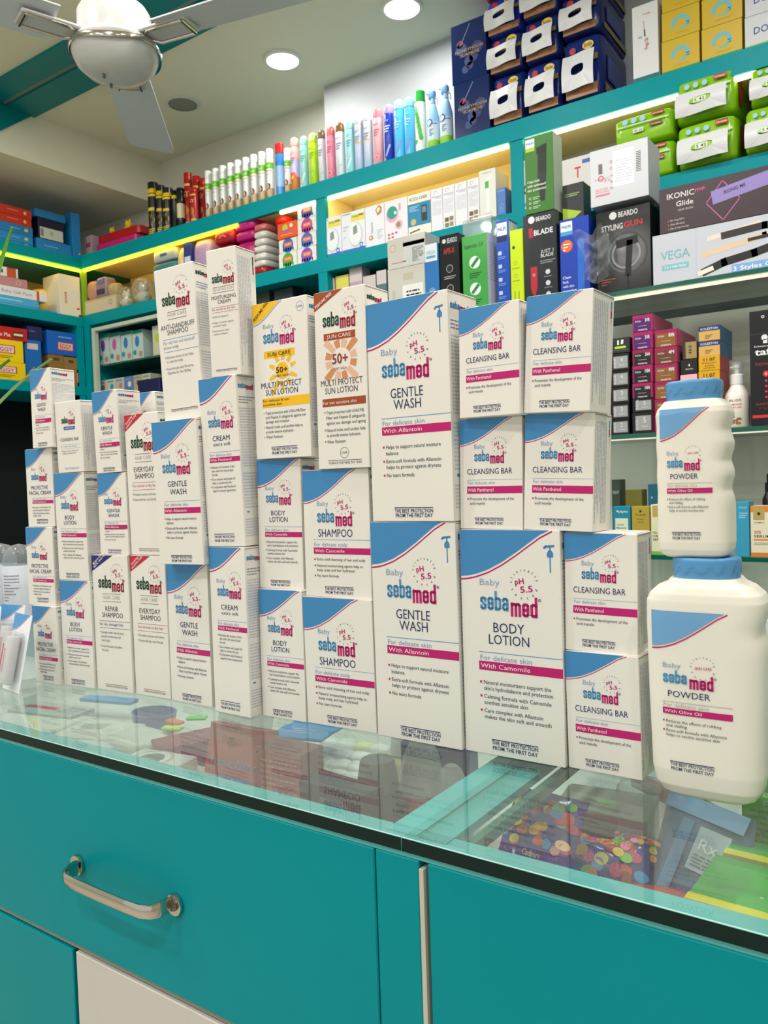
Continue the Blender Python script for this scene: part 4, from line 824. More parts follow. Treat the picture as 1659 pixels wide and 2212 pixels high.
def pack(name, label, p0, p1, pt, pb, Y, col, topc, kind, z=None, d=.26, seed=1, flapon=True, group=None):
    X0, X1 = Xof(p0, Y, ZT1), Xof(p1, Y, ZT1); z = Zof(pb, X0, Y) if z is None else z; h = Zof(pt, X0, Y) - z; w_ = X1 - X0
    e = empty(name, label, 'pack', ((X0 + X1) / 2, Y, W(z) + .0003), group=group)
    g = G(); g.puff(w_, d, h, M(col, .22, bump=.25, scale=40), .22, 28, 12, .012, seed, y=d / 2); 
    F = Face(g, w_ * .86, h * .9, lambda u, v, n: (u - w_ * .43, -.0045 - n * 2, v + h * .05)); rnd = random.Random(seed)
    if kind == 'blue':
        F.rect(0, .34, 1, .44, M('8a7a3c', .3)); F.disc(.72, .17, .17, C('e8c62c'), 2, 18, .12); F.text('Smile', .60, .84, .20, .07, C('24409a'), 1, l=4); F.disc(.25, .2, .1, C('b02a3a'), 2, 12)
        for i in range(7): F.disc(.15 + .11 * i, .37 + .03 * (i % 2), .04, C(('c83a4a', '3a8ac8', '7ab83a', 'd8902a')[i % 4]), 3, 8)
        F.rect(.02, .82, .98, 1, M('a0714e', .4)); F.disc(.6, .9, .2, M('c08a66', .4), 2, 12, .06)
    else:
        F.rect(0, .30, 1, .345, M('cdd8c4', .3))
        for i in range(3): F.disc(.17 + .17 * i, .17 - .0 * i, .055, C('9cc8e0'), 2, 16)
        F.rect(.68, .06, .92, .17, C('b01c22'), 2); F.text('himpyp', .70, .90, .14, .05, C('f0dede'), 1, l=4)
        F.rect(.64, .42, .88, .54, C('8c1a1e'), 2); F.text('himpyp', .66, .86, .51, .05, C('f0dede'), 1, l=4)
        F.rect(.32, .50, .52, .64, C('e4e8da'), 2); F.text('XL 23', .34, .50, .61, .07, BLK, .8, l=4)
    S = Face(g, d * .8, h * .86, lambda u, v, n: (w_ / 2 + .002 + n * 2, u + d * .1, v + h * .07))
    if kind == 'blue': S.rect(.1, .25, .75, .7, M('223a8c', .3)); [S.rect(.14, .30 + .06 * i, .7, .32 + .06 * i, C('7a8cc8'), 2) for i in range(6)]; S.rect(0, .8, 1, .95, M('8a7a3c', .3))
    else: S.rect(.06, .12, .26, .8, C('b01c22'), 2)
    g.obj('wrapper', e, True)
    if flapon:
        g = flap(w_ * .84, h * (.56 if kind == 'blue' else .55), M('d9dadc', .35, bump=.2)); o = g.obj('carry_flap', e); o.location = (-w_ * .04, -.016, h * (.42 if kind == 'blue' else .36)); o.rotation_euler = (-.12, 0, 0)
        if kind != 'blue':
            g = G(); F = Face(g, w_ * .3, h * .15, lambda u, v, n: (u - w_ * .15, -.0102 - n, v - h * .075)); F.disc(.5, .5, .6, M('8fc21e', .3), 1, 24, .20); F.rect(.14, .15, .82, .85, C('dfe3d8'), 2); F.text('S 42', .2, .76, .72, .42, BLK, .8, l=4); s = g.obj('size_patch', o)
    return e
PB = 'smile_pack'
zz = ZT1
pk = [('A', 1063, 1135, 169, None, 2.212, 'blue snack pack with white carry flap at the left of the bottom row'),
 ('B', 1138, 1214, 143, None, 2.205, 'blue snack pack with white carry flap in the middle of the bottom row'),
 ('C', 1218, 1300, 89, None, 2.205, 'blue pack with yellow oval mark on its side at the right of the bottom row')]
XY = []
for k, p0, p1, pt, pb, Y, lb in pk: pack('snack_pack', lb, p0, p1, pt, 0, Y, '14276e', '', 'blue', z=ZT1, seed=ord(k))
def topof(p0, pt, Y): return Zof(pt, Xof(p0, Y, ZT1), Y)
pack('snack_pack', 'blue snack pack with white carry flap at the left of the middle row', 1059, 1135, 88, 0, 2.212, '16286c', '', 'blue', z=topof(1063, 169, 2.212) + .001, seed=4)
pack('snack_pack', 'blue snack pack with white carry flap in the centre of the blue heap', 1135, 1212, 50, 0, 2.205, '142566', '', 'blue', z=topof(1138, 143, 2.205) + .001, seed=5)
pack('snack_pack', 'blue snack pack with white carry flap stacked second on the right beside the white carton', 1214, 1300, 0, 0, 2.205, '142566', '', 'blue', z=topof(1218, 89, 2.205) + .001, seed=6)
pack('snack_pack', 'blue snack pack with white carry flap third up on the left above the dark boxes', 1056, 1134, 5, 0, 2.212, '18309a', '', 'blue', z=topof(1059, 88, 2.212) + .001, seed=7)
pack('snack_pack', 'blue snack pack with white carry flap third up in the middle, cut by the frame', 1132, 1212, -45, 0, 2.205, '142566', '', 'blue', z=topof(1135, 50, 2.205) + .001, seed=8)
pack('snack_pack', 'maroon snack pack with white carry flap at the very top left, cut by the frame', 1052, 1134, -80, 0, 2.212, '6a2434', '', 'blue', z=topof(1056, 5, 2.212) + .001, seed=9)
pack('snack_pack', 'blue snack pack with white carry flap at the very top right, cut by the frame', 1212, 1300, -90, 0, 2.205, '142566', '', 'blue', z=topof(1214, 0, 2.205) + .001, seed=10)
def toddy(F): F.text('Toddly', .40, .72, .145, .022, C('b83a54'), 1); F.line([(.45, .22), (.47, .36)], .02, C('b83a54')); F.line([(.47, .34), (.49, .42)], .05, BLK); F.disc(.3, .42, .10, C('8ab8c0'), 1, 14, .05); F.rtext('Prega Ok', .60, .60, .45, .14, PI / 2 * .98, C('b02a3a'), 1.2)
bx('tall_box', 'tall white carton with small red picture beside the yellow cartons', 'box', 1368, 1424, 18, 2.204, ZT1, .2, 'dcdcdc', toddy, rough=.3, bottom='0b6a6a')  # teal foot strip paints the shelf's reflection into the carton's colour
def dgt(F): F.ring(.5, .55, .26, .11, C('6fb4b8'), 1, 20, 0, PI * 1.08); F.rect(.62, .53, .735, .62, C('6fb4b8'), 1); F.poly([(.36, .72), (.70, .60), (.76, .60), (.6, .73)], C('6fb4b8'), 1); F.text('A DOOL CAT', .32, .74, .86, .045, M('a08a1c', .5), .3)
zs_ = ZT1
for i, (pt, w1) in enumerate(((93, ''), (31, ''), (-32, ''))):
    o, zs_ = bx('yellow_carton', ['yellow carton with a pale blue arch, bottom of the left column', 'yellow carton with a pale blue arch, second in the left column', 'yellow carton with a pale blue arch, third in the left column, cut by the frame'][i], 'carton', 1430, 1512, pt, 2.204, zs_, .22, 'c8a818', dgt, bottom='2c8a3a' if i == 0 else None)
zs_ = ZT1
for i, pt in enumerate((66, 2, -62)):
    o, zs_ = bx('yellow_carton', ['yellow carton with a pale blue arch, bottom of the right column', 'yellow carton with a pale blue arch, second in the right column', 'yellow carton with a pale blue arch, third in the right column, cut by the frame'][i], 'carton', 1516, 1604, pt, 2.204, zs_, .22, 'c8a818', dgt, bottom='2c8a3a' if i == 0 else None)
zs_ = ZT1
for i, pt in enumerate((40, -24)):
    o, zs_ = bx('white_carton', ['white carton lettered in blue at the right edge of the top shelf, lower one', 'white carton lettered in blue at the right edge of the top shelf, upper one'][i], 'carton', 1609, 1720, pt, 2.204, zs_, .22, 'c9cbd0', lambda F: F.text('DOM', .18, .62, .62, .22, C('3a4a8c'), 1.2), bottom='8ab84a' if i == 0 else None)
# ---------------------------------------------------------------- green packs on the lit shelf at the right
def gp(label, p0, p1, pt, z, Y=2.195, seed=1, fl=True, d=.22, zb=None):
    X0, X1 = Xof(p0, Y, z), Xof(p1, Y, z); h = Zof(pt, X0, Y) - z
    return pack('diaper_pack', label, p0, p1, pt, 0, Y, '86bf18', '', 'green', z=z, seed=seed, flapon=fl, d=d), z + h
_, a1 = gp('lime green diaper pack lying under another, partly behind the white salon carton', 1340, 1453, 325, ZS1, seed=21, fl=False)
gp('lime green diaper pack without carry flap, highest at the left of the green packs', 1322, 1453, 262, a1 + .002, seed=22, fl=False, Y=2.19)
_, a2 = gp('lime green diaper pack with grey carry flap reading S 42, lower of the middle pair', 1458, 1590, 275, ZS1, seed=23)
gp('lime green diaper pack with grey carry flap reading S 42, upper of the middle pair', 1456, 1588, 180, a2 + .002, seed=24)
_, a3 = gp('lime green diaper pack with pale carry flap, lower one at the right edge', 1604, 1725, 238, ZS1, seed=25)
gp('lime green diaper pack, upper one at the right edge', 1616, 1735, 150, a3 + .002, seed=26)
# ---------------------------------------------------------------- medical boxes in the middle bay
def omr(F):
    F.rect(.05, .03, .42, .06, C('8f9ad0')); F.rect(.42, .09, .98, .26, C('e2d93a')); F.text('Testing', .46, .72, .16, .05, C('4a56a0'), 1, l=3); F.rect(.74, .11, .96, .15, C('6a6a50'), 2)
    F.disc(.60, .60, .30, C('c2cad4'), 1, 24, .42); F.disc(.58, .58, .27, C('e9edf0'), 2, 24, .38); F.poly([(.50, .60), (.68, .56), (.66, .36), (.50, .40)], C('7f9490'), 3)
    F.rect(0, .93, 1, 1, C('2f6fc0'), 2); F.rect(.76, .82, .90, .93, C('2f6fc0'), 2); F.text('1', .80, .86, .91, .06, C('e6eefc'), l=4); dash(F, .06, .34, .3, 2, .08, C('b8c0cc')); dash(F, .06, .6, .2, 2, .05, C('b8c0cc'))
bx('monitor_box', 'white blood pressure monitor box with blue base, left one beside the teal post', 'box', 691, 739, 477, 2.205, ZS1, .11, 'e2e6ee', omr)
bx('monitor_box', 'white blood pressure monitor box with blue base, right one of the pair', 'box', 739.5, 790, 463, 2.205, ZS1, .11, 'e2e6ee', omr)
bx('device_box', 'white box with an orange sun mark and an orange gadget', 'box', 790.5, 832, 449, 2.205, ZS1, .11, 'e4e6ec', lambda F: (F.poly([(.55, .12), (.75, .02), (.9, .10), (.86, .22), (.66, .28)], C('c87a32')), F.poly([(.60, .13), (.72, .07), (.82, .12), (.68, .22)], C('e9e3d0'), 2), F.disc(.28, .78, .11, C('e0883a')), F.disc(.28, .78, .06, C('e4e6ec'), 2), F.rtext('Dr. Natural', .40, .82, .70, .12, PI / 2, C('5a6aa8'), .3), dash(F, .6, .62, .9, 5, .05, C('b8bcc4'))))
bx('device_box', 'white box picturing a round teal and pink gadget', 'box', 832.5, 882, 437, 2.205, ZS1, .11, 'e8e4ea', lambda F: (F.disc(.34, .36, .27, C('e8a8c4')), F.disc(.34, .30, .23, C('1f9a86'), 2), F.disc(.48, .32, .06, C('dff0ee'), 3), F.disc(.62, .62, .17, C('c8c4c8'), 2), F.disc(.60, .62, .10, C('b8745c'), 3), F.rtext('TERRY', .72, .30, .28, .09, PI / 2, C('b04a5c'), .3), F.rect(.12, .80, .22, .84, C('c0304a')), F.rect(.28, .79, .38, .83, C('c0304a')), F.rect(.44, .78, .54, .82, C('c0304a')), F.rect(.12, .88, .22, .92, C('c0304a')), F.rect(.28, .87, .38, .91, C('c0304a'))))
bx('glucometer_box', 'blue and white box picturing a black blood sugar meter', 'box', 882.5, 932, 424, 2.205, ZS1, .10, 'ebe8d8', lambda F: (F.rect(0, .22, 1, .76, C('1783ae')), F.text('ACCU-CHEK', .07, .88, .15, .075, C('4a4a52'), .8), F.line([(.72, .36), (.72, .62)], .25, C('20242a'), 2), F.rect(.63, .34, .81, .48, C('6f8490'), 4), F.disc(.24, .66, .12, C('c6b878'), 3), F.line([(.08, .90), (.5, .86)], .05, C('4a4a55'), 2), dash(F, .06, .28, .5, 4, .035, C('9fd0e4'))))
def thin(F): F.ring(.42, .1, .16, .035, C('e0906a'), 1, 16, 0, PI * 1.4); F.text('Accusure', .12, .9, .20, .035, C('5a66b4'), .5); F.text('Strips', .4, .9, .235, .025, C('8a92c8'), .3); F.greek(.12, .30, .9, 12, .028, GRK, 4)
def thinp(F): thin(F); [F.rect(a, b_, a + .34, b_ + .1, M(c, .5), 2) for a, b_, c in ((.14, .74, '6a5a3a'), (.54, .73, '8c8058'), (.14, .87, '7a7a62'), (.54, .86, 'a88a4a'))]
for i, (a, b_, t) in enumerate(((932.5, 957.5, 411), (958, 983.5, 404), (984, 1010.5, 397), (1011, 1036.5, 389))):
    bx('strip_box', 'slim white test strip box in the row of four beside the blood sugar meter box', 'box', a, b_, t, 2.205, ZS1, .09, 'e6e7ec', thinp if i % 2 else thin, group='four slim test strip boxes')
bx('thermometer_box', 'pale tall box picturing an infrared thermometer with a green screen', 'box', 1037, 1073, 371, 2.20, ZS1, .09, 'e2e4da', lambda F: (F.text('DigiPlus', .2, .8, .07, .02, C('8a8a86')), F.line([(.5, .30), (.5, .85)], .2, C('f0f1ee')), F.rect(.36, .24, .58, .38, C('4fae5a'), 2), F.line([(.50, .2), (.76, .16)], .16, C('f0f1ee'), 1), dash(F, .3, .9, .7, 1, .01, C('8a8a86'))))
bx('blue_box', 'short plain blue box against the teal post', 'box', 1074, 1093, 408, 2.20, ZS1, .09, '4a7cc0', lambda F: (F.text('health', .1, .9, .12, .04, C('dfe8f8'), .5), F.ring(.5, .66, .22, .03, C('a6c2ec')), F.ring(.5, .82, .2, .03, C('a6c2ec'))))
bx('device_box', 'white box with red lettering right of the teal post, behind the green clipper box', 'box', 1116, 1160, 352, 2.205, ZS1, .1, 'e6e4e8', lambda F: (F.text('beu', .1, .5, .10, .05, C('b83a6a'), 1), F.ring(.6, .60, .25, .07, C('3a3a40')), F.disc(.2, .9, .1, C('6a9ac8')), F.disc(.5, .9, .1, C('6a9ac8'))))
bx('device_box', 'white box with a red T, behind the black carton', 'box', 1214, 1290, 348, 2.20, ZS1, .1, 'd4d2ce', lambda F: (F.text('T', .38, .56, .52, .26, C('c0392b'), 1.5), F.rect(.6, .1, .9, .2, C('3a62b0'))))
# ---------------------------------------------------------------- left bay goods
clon = lambda c1, c2: (lambda F: (F.disc(.5, .50, .30, C(c1), 1, 22, .30), [F.rect(.22 + .13 * i, .70, .30 + .13 * i, .90, C(c2), 1) for i in range(5)], F.rect(.30, .28, .72, .58, C('e8763a'), 3), F.text('CLON', .34, .68, .49, .12, C('fbe9dc'), 1, l=5), F.rect(0, .93, 1, .95, C('c6c6c0'))))
z0 = ZS1
for i, (t, c1, c2, lb) in enumerate(((539, '7a4ac0', '5a2a8c', 'white carton with purple and orange mark, lowest in the column beside the teal post'), (508.5, '3a6ac0', '3a6ac0', 'white carton with blue and orange mark, second in the column beside the teal post'), (477, 'b0389a', '8c2a8c', 'white carton with magenta and orange mark, third up beside the teal post'), (446, '2f4fa8', '2f4fa8', 'white carton with blue and orange mark, highest beside the teal post'))):
    o, z0 = bx('cotton_carton', lb, 'carton', 643, 684, t, 2.21, z0, .10, 'e6e6e0', clon(c1, c2))
z0 = ZS1
for i, (t, c1, lb) in enumerate(((550, '3fa83a', 'white carton with green and orange mark, lower one left of the column'), (520, '3a62b8', 'white carton with blue and orange mark, upper one under the orange carton'))):
    o, z0 = bx('cotton_carton', lb, 'carton', 603, 642, t, 2.21, z0, .10, 'e6e6e0', clon(c1, c1))
o, z0 = bx('orange_carton', 'small bright orange carton under the red round pack', 'carton', 600, 641.5, 486, 2.205, z0, .09, 'e2571c', lambda F: (F.disc(.40, .32, .14, C('b8c83a')), F.rect(.28, .46, .58, .58, C('9a5ac8'), 2), F.disc(.72, .25, .08, C('f4e6e0'), 2), F.rect(.15, .75, .75, .78, C('f0c8b4'))))
e = empty('red_pack', 'shiny red round pack on top of the orange carton', 'pack', ((Xof(600, 2.26, z0) + Xof(640, 2.26, z0)) / 2, 2.255, W(z0) + .0003))
g = G(); g.puff(.062, .08, .04, M('e0200e', .15), .8, seed=3); g.obj('wrapper', e, True)
zq = ZS1
for i in range(7):
    X = (Xof(556, 2.25, zq) + Xof(600, 2.25, zq)) / 2; hh = .0255; e = empty('wrapped_packet', ['dark red wrapped packet at the bottom of the clear packet pile', 'clear wrapped white packet in the pile left of the cotton cartons'][min(1, i)] if i < 6 else 'red tinted wrapped packet on top of the clear packet pile', 'packet', (X, 2.25, W(zq) + .0003), group='pile of clear wrapped packets' if 0 < i < 6 else None)
    g = G(); g.puff(.066, .09, hh, M('a81c24' if i == 0 else ('c86a6a' if i == 6 else 'd9d8d2'), .18, bump=.5, scale=60), .45, wob=.02, seed=i + 3); g.obj('wrapper', e, True); zq += hh + .0006
def softrow(name, label, cat, pa, pb, pt, z, Y, d, col, ex=.4, seed=1, wob=.01, extra=None, rough=.3, mat=None):
    X0, X1 = Xof(pa, Y, z), Xof(pb, Y, z); h = Zof(pt, (X0 + X1) / 2, Y) - z; g = G(); g.puff(X1 - X0, d, h, mat or M(col, rough, bump=.3, scale=50), ex, wob=wob, seed=seed, y=d / 2)
    if extra: extra(Face(g, (X1 - X0) * .8, h * .8, lambda u, v, n: (u - (X1 - X0) * .4, -.002 - n * 2, v + h * .1)))
    o = g.obj(name, None, True); o.location = ((X0 + X1) / 2, Y, W(z) + .0004); tag(o, label, cat); return o, z + h
o, zz = softrow('sanitary_pack', 'magenta pack, lower one left of the clear packets', 'pack', 508, 553, 520, ZS1, 2.21, .09, 'b01468', extra=lambda F: dash(F, .2, .3, .8, 2, .12, C('e070b0')))
o, zz = softrow('sanitary_pack', 'magenta pack, middle one left of the clear packets', 'pack', 506, 551, 498, zz + .0008, 2.21, .09, 'b8146c', extra=lambda F: dash(F, .2, .3, .8, 2, .12, C('e070b0')))
softrow('sanitary_pack', 'magenta pack on top of the other magenta packs', 'pack', 504, 549, 473, zz + .0008, 2.21, .09, 'c0167a', extra=lambda F: dash(F, .2, .3, .8, 2, .12, C('e070b0')))
o, zz = softrow('red_pouch', 'dark red pouch lying left of the magenta packs, lower one', 'pouch', 462, 506, 527, ZS1, 2.21, .09, '8c1422')
softrow('red_pouch', 'dark red pouch with a light mark, upper one left of the magenta packs', 'pouch', 460, 504, 496, zz + .0008, 2.21, .09, 'a8142a', extra=lambda F: F.line([(.3, .6), (.5, .4), (.7, .6)], .04, C('e8b0b4')))
o, zz = softrow('soap_pack', 'teal and grey pack behind the anti-dandruff carton', 'pack', 330, 382, 565, ZS1, 2.215, .10, '3c7f86', .25)
softrow('soap_pack', 'pale grey pack with blue print above the teal and grey one', 'pack', 330, 380, 537, zz + .0008, 2.215, .10, 'a9b4b0', .25, extra=lambda F: F.rect(.3, .35, .65, .6, C('3a5a9c')))
softrow('cream_roll', 'round cream coloured roll seen above the anti-dandruff carton', 'roll', 380, 400, 528, ZS1, 2.21, .1, 'd6c890', .8)
bx('blue_box', 'small dark blue box between cream and lilac packs under the yellow light', 'box', 400, 416, 524, 2.21, ZS1, .07, '2c3c86', lambda F: F.rect(.1, .3, .9, .45, C('d8dcea')))
softrow('lilac_pack', 'lilac pack with orange edge beside the small dark blue box', 'pack', 418, 456, 515, ZS1, 2.215, .1, 'b29ac0', .4, extra=lambda F: F.rect(.1, .6, .9, .8, C('d09a5a')))
# corner goods
bx('beige_box', 'flat beige carton lying in the lit corner', 'box', 181, 250, 652, 2.205, ZS1, .14, 'cfc2a4', lambda F: (F.rect(0, 0, 1, .12, C('b8ab74')), F.ring(.85, .45, .05, .012, C('8a7f6a'))))
zb = Zof(652, Xof(181, 2.205, ZS1), 2.205)
softrow('pink_jar', 'pinkish wrapped tin on the flat beige carton, left', 'tin', 185, 207, 606, zb, 2.215, .06, 'b98a76', .6, seed=4)
softrow('brown_pack', 'small pack with a dark blue label on the flat beige carton', 'pack', 207, 230, 598, zb, 2.215, .06, '8c7a84', .35, seed=5, extra=lambda F: (F.rect(.05, .6, .95, .9, C('2a2c62')), F.rect(.1, .05, .9, .3, C('5a6ac0'))))
softrow('beige_pouch', 'olive beige pouch at the right end of the flat beige carton', 'pouch', 230, 251, 610, zb, 2.22, .05, 'a89a72', .6, seed=6, wob=.03)
CLB = glassy('clear_bag', 'f0efe2', 1.45, 0.06, film=.16)
def plush(label, px, py, s, col, Y, z, bag=True, seed=1):
    X = Xof(px, Y, z); e = empty('soft_toy', label, 'toy', (X, Y, W(z) + .0005))
    g = G(); m = M(col, .8); g.puff(s, s * .8, s * .8, m, .9, 18, 10, .02, seed); g.puff(s * .66, s * .6, s * .55, m, .9, 16, 8, .02, seed, z=s * .72)
    for q in (-1, 1): g.puff(s * .24, s * .16, s * .26, m, .9, 10, 6, x=q * s * .24, z=s * 1.16); g.puff(s * .28, s * .28, s * .26, m, .9, 10, 6, x=q * s * .40, z=s * .30, y=-s * .2)
    g.obj('toy_body', e, True)
    if bag: g = G(); g.puff(s * 1.30, s * 1.15, s * 1.60, CLB, .75, 30, 18, .06, seed + 1); g.obj('clear_bag', e, True)
    return e
plush('white bagged soft toy nearest the flat beige carton', 275, 0, .056, 'dcdcd6', 2.24, ZS1, seed=2)
plush('grey white bagged soft toy beside the anti-dandruff carton', 312, 0, .068, 'c6c9c4', 2.24, ZS1, seed=5)
plush('yellow bagged soft toy behind the two white ones', 296, 0, .066, 'e6c21a', 2.385, ZS1, seed=8)
plush('cream bagged soft toy under the yellow light in the corner', 238, 0, .060, 'dcbf6a', 2.41, ZS1, seed=9)
# top of the corner: yellow toy, red and pink boxes
o, zp = softrow('pink_case', 'bright pink flat plastic case in the corner on the top shelf', 'case', 206, 294, 516, ZT1 , 2.235, .16, 'c02a78', .15, wob=0)
o, zp2 = softrow('red_case', 'red flat case lying on the pink one', 'case', 208, 300, 497, zp + .0006, 2.245, .16, 'b81c1c', .2, wob=0)
e = plush('yellow smiling cushion toy on the red case, left', 243, 0, .040, 'e0cf1c', 2.32, zp2 + .001, False, 3); e = plush('yellow smiling cushion toy on the red case, right', 278, 0, .046, 'e6d61e', 2.32, zp2 + .001, False, 4)
bx('pink_white_box', 'small pinkish white box in the corner left of the pink case', 'box', 184, 200, 512, 2.25, ZT1, .06, 'b8a0a6', lambda F: F.rect(.2, .3, .8, .5, C('a84a60')))
# ---------------------------------------------------------------- left wall cabinet goods
XLc = XL - 0.004; zt = 1.035
z0 = zt
for t, c, lb in ((508, '1b7fc0', 'bright blue box, lowest of the left pile on the top shelf'), (489, '1a86c6', 'bright blue box, second in the left pile'), (469, '1678b4', 'bright blue box, third in the left pile under the red ones')):
    o, z0 = lx('blue_box', lb, 'box', -22, 72, t, XLc, z0, .2, c, lambda F: (F.rect(.8, .3, .88, .6, C('d8d23a')), dash(F, .45, .4, .7, 1, .2, C('6ab8e6'))))
for t, lb in ((449, 'red box lying on the blue boxes at the left edge'), (429, 'red box topmost of the left pile')):
    o, z0 = lx('red_box', lb, 'box', -30, 69, t, XLc, z0, .2, 'c22a12', lambda F: (F.disc(.85, .45, .035, C('e8c23a')), dash(F, .45, .35, .7, 1, .25, C('e87a4a'))))
o, z0 = lx('blue_box', 'bright blue box at the bottom of the second pile, beside the upright blue box', 'box', 80, 156, 512, XLc, zt, .2, '1b7fc0', lambda F: dash(F, .2, .5, .6, 1, .2, C('6ab8e6')))
o, z0 = lx('black_box', 'black box with a white barcode label between blue boxes', 'box', 84, 140, 468, XLc - .005, z0, .18, '15162e', lambda F: (F.rect(.05, .42, .95, .95, C('c8ccc0')), [F.rect(.08 + .02 * i, .5, .09 + .02 * i, .85, BLK, 3) for i in range(6)], F.disc(.5, .66, .08, C('a8b09c'), 3)))
lx('blue_box', 'bright blue box topmost of the second pile', 'box', 76, 142, 448, XLc, z0, .2, '1a78b2')
lx('blue_box', 'bright blue box standing upright nearest the corner', 'box', 158, 176, 458, XLc, zt, .2, '1c84c4', lambda F: F.disc(.8, .9, .1, C('d8d23a')))
z0 = .775
o, z0 = lx('light_blue_box', 'light blue flat carton at the bottom of the pile on the lit left shelf', 'box', -40, 125, 645, XLc, z0, .2, '3a9cd0', lambda F: (dash(F, .1, .3, .5, 1, .2, C('a8dcf4')), F.rect(.72, .3, .9, .55, C('1c5a7a'))))
o, z0 = lx('light_blue_box', 'light blue flat carton second from the bottom on the lit left shelf', 'box', -40, 84, 628, XLc, z0, .2, '42a6d8', lambda F: dash(F, .2, .4, .7, 1, .25, C('a8dcf4')))
o, z0 = lx('baby_gift_box', 'white flat gift box with a red stripe on the lit left shelf', 'box', -50, 103, 604, XLc, z0, .2, 'e2e0e4', lambda F: (F.rect(.84, 0, .88, 1, C('c0522a')), F.text('a Baby Gift Pack', .28, .78, .66, .3, C('8a90a8'), .3)))
o, z0 = lx('pink_box', 'dusty pink flat box above the white gift box', 'box', -50, 60, 584, XLc, z0, .2, 'c08488', lambda F: F.ring(.82, .5, .05, .012, C('e0b8c4')))
lx('white_box', 'small white box with blue and red ends topmost on the lit left shelf', 'box', -50, 40, 563, XLc, z0, .15, 'e4e2da', lambda F: (F.rect(.72, 0, .95, 1, C('c0522a')), F.line([(.3, .5), (.6, .5)], .08, C('2c3c9c'))))
Yb = Yof(95, XLc, .775); g = G(); g.puff(.070, .07, .12, M('f0c860', .35, bump=.6, scale=30), .6, 20, 12, .05, 12); o = g.obj('yellow_bag', None, True); o.location = (XLc - .12, Yof(88, XLc - .12, .775), W(.776)); tag(o, 'crumpled yellow lit bag between the box pile and the upright white box', 'bag')
lx('white_box', 'upright white box with red vertical lettering in the lit corner', 'box', 131, 176, 590, XLc, .775, .12, 'e0dccc', lambda F: (F.rtext('GALPHARM', .34, .72, .50, .11, PI / 2, C('b83a2c'), 1), F.rect(.8, .78, .95, .82, C('b03a4a')), F.rect(.88, .94, 1, 1, C('7a1a22')), F.disc(.7, .45, .16, C('d6dae4'))))
# lower left shelf: biscuits and noodles
z0 = .47
def egg(F): F.rect(.30, .24, .80, .62, C('b0243a')); F.rect(.33, .28, .77, .58, C('ead0cc'), 2); F.text('EGGY', .36, .74, .53, .18, C('b0243a'), 1.2, l=4); dash(F, .35, .72, .75, 2, .08, C('8a6a1a'))
o, za = lx('yellow_pack', 'yellow carton with red mark, lower one at the left edge', 'pack', -40, 57, 775, XLc, z0, .16, 'e8c80c', egg)
o, zb_ = lx('yellow_pack', 'yellow carton with red mark, upper one at the left edge', 'pack', -40, 52, 726, XLc, za, .16, 'eccc0e', egg)
lx('red_box', 'red snack carton with a cake picture above the yellow cartons', 'box', -40, 60, 697, XLc, zb_, .16, 'b81c1c', lambda F: (F.rect(.68, .3, .92, .8, C('5a2c1c')), F.rect(.70, .45, .9, .62, C('e8d8b4'), 2), F.text('Choco Pie', .12, .62, .75, .28, C('f0e0dc'), 1)))
o, za = lx('blue_carton', 'blue carton with white peak picture beside the yellow cartons', 'carton', 57, 93, 732, XLc - .01, z0, .16, '1668b8', lambda F: (F.rect(.15, .08, .8, .22, C('d8c0cc')), F.poly([(.0, .85), (.5, .62), (1, .85), (1, 1), (0, 1)], C('8a8a70'), 1)))
lx('navy_box', 'dark navy box lying on the blue carton', 'box', 61, 92, 703, XLc - .01, za, .15, '1c2458', lambda F: F.rect(.1, .3, .5, .4, C('8c3a8a')))
o, za = lx('brown_box', 'small brown carton on the lower left shelf, left one', 'box', 108, 141, 764, XLc - .015, z0, .12, '8c6a34', lambda F: F.rect(.3, .1, .7, .2, C('5a3c1c')))
o, za2 = lx('brown_box', 'small brown carton on the lower left shelf, right one beside the post', 'box', 141.5, 170, 770, XLc - .015, z0, .12, '96733a', lambda F: F.rect(.3, .1, .7, .2, C('5a3c1c')))
lx('blue_carton', 'bright blue snack carton resting on the two brown ones', 'carton', 104, 169, 712, XLc - .012, max(za, za2), .12, '1560c0', lambda F: (F.rect(.32, .42, .86, .80, C('b0243a')), F.rect(.35, .47, .83, .76, C('e6c8b4'), 2), F.text('EGGY', .40, .78, .72, .2, C('b0243a'), 1.2, l=4), dash(F, .35, .2, .8, 1, .12, C('6ab0e6'))))
bx('red_tin', 'small red carton seen between the leftmost stack and the teal post', 'carton', 160, 173, 800, 2.17, 0.40, .03, 'c8202a', lambda F: F.rect(.2, .1, .9, .4, C('e88a8a')))
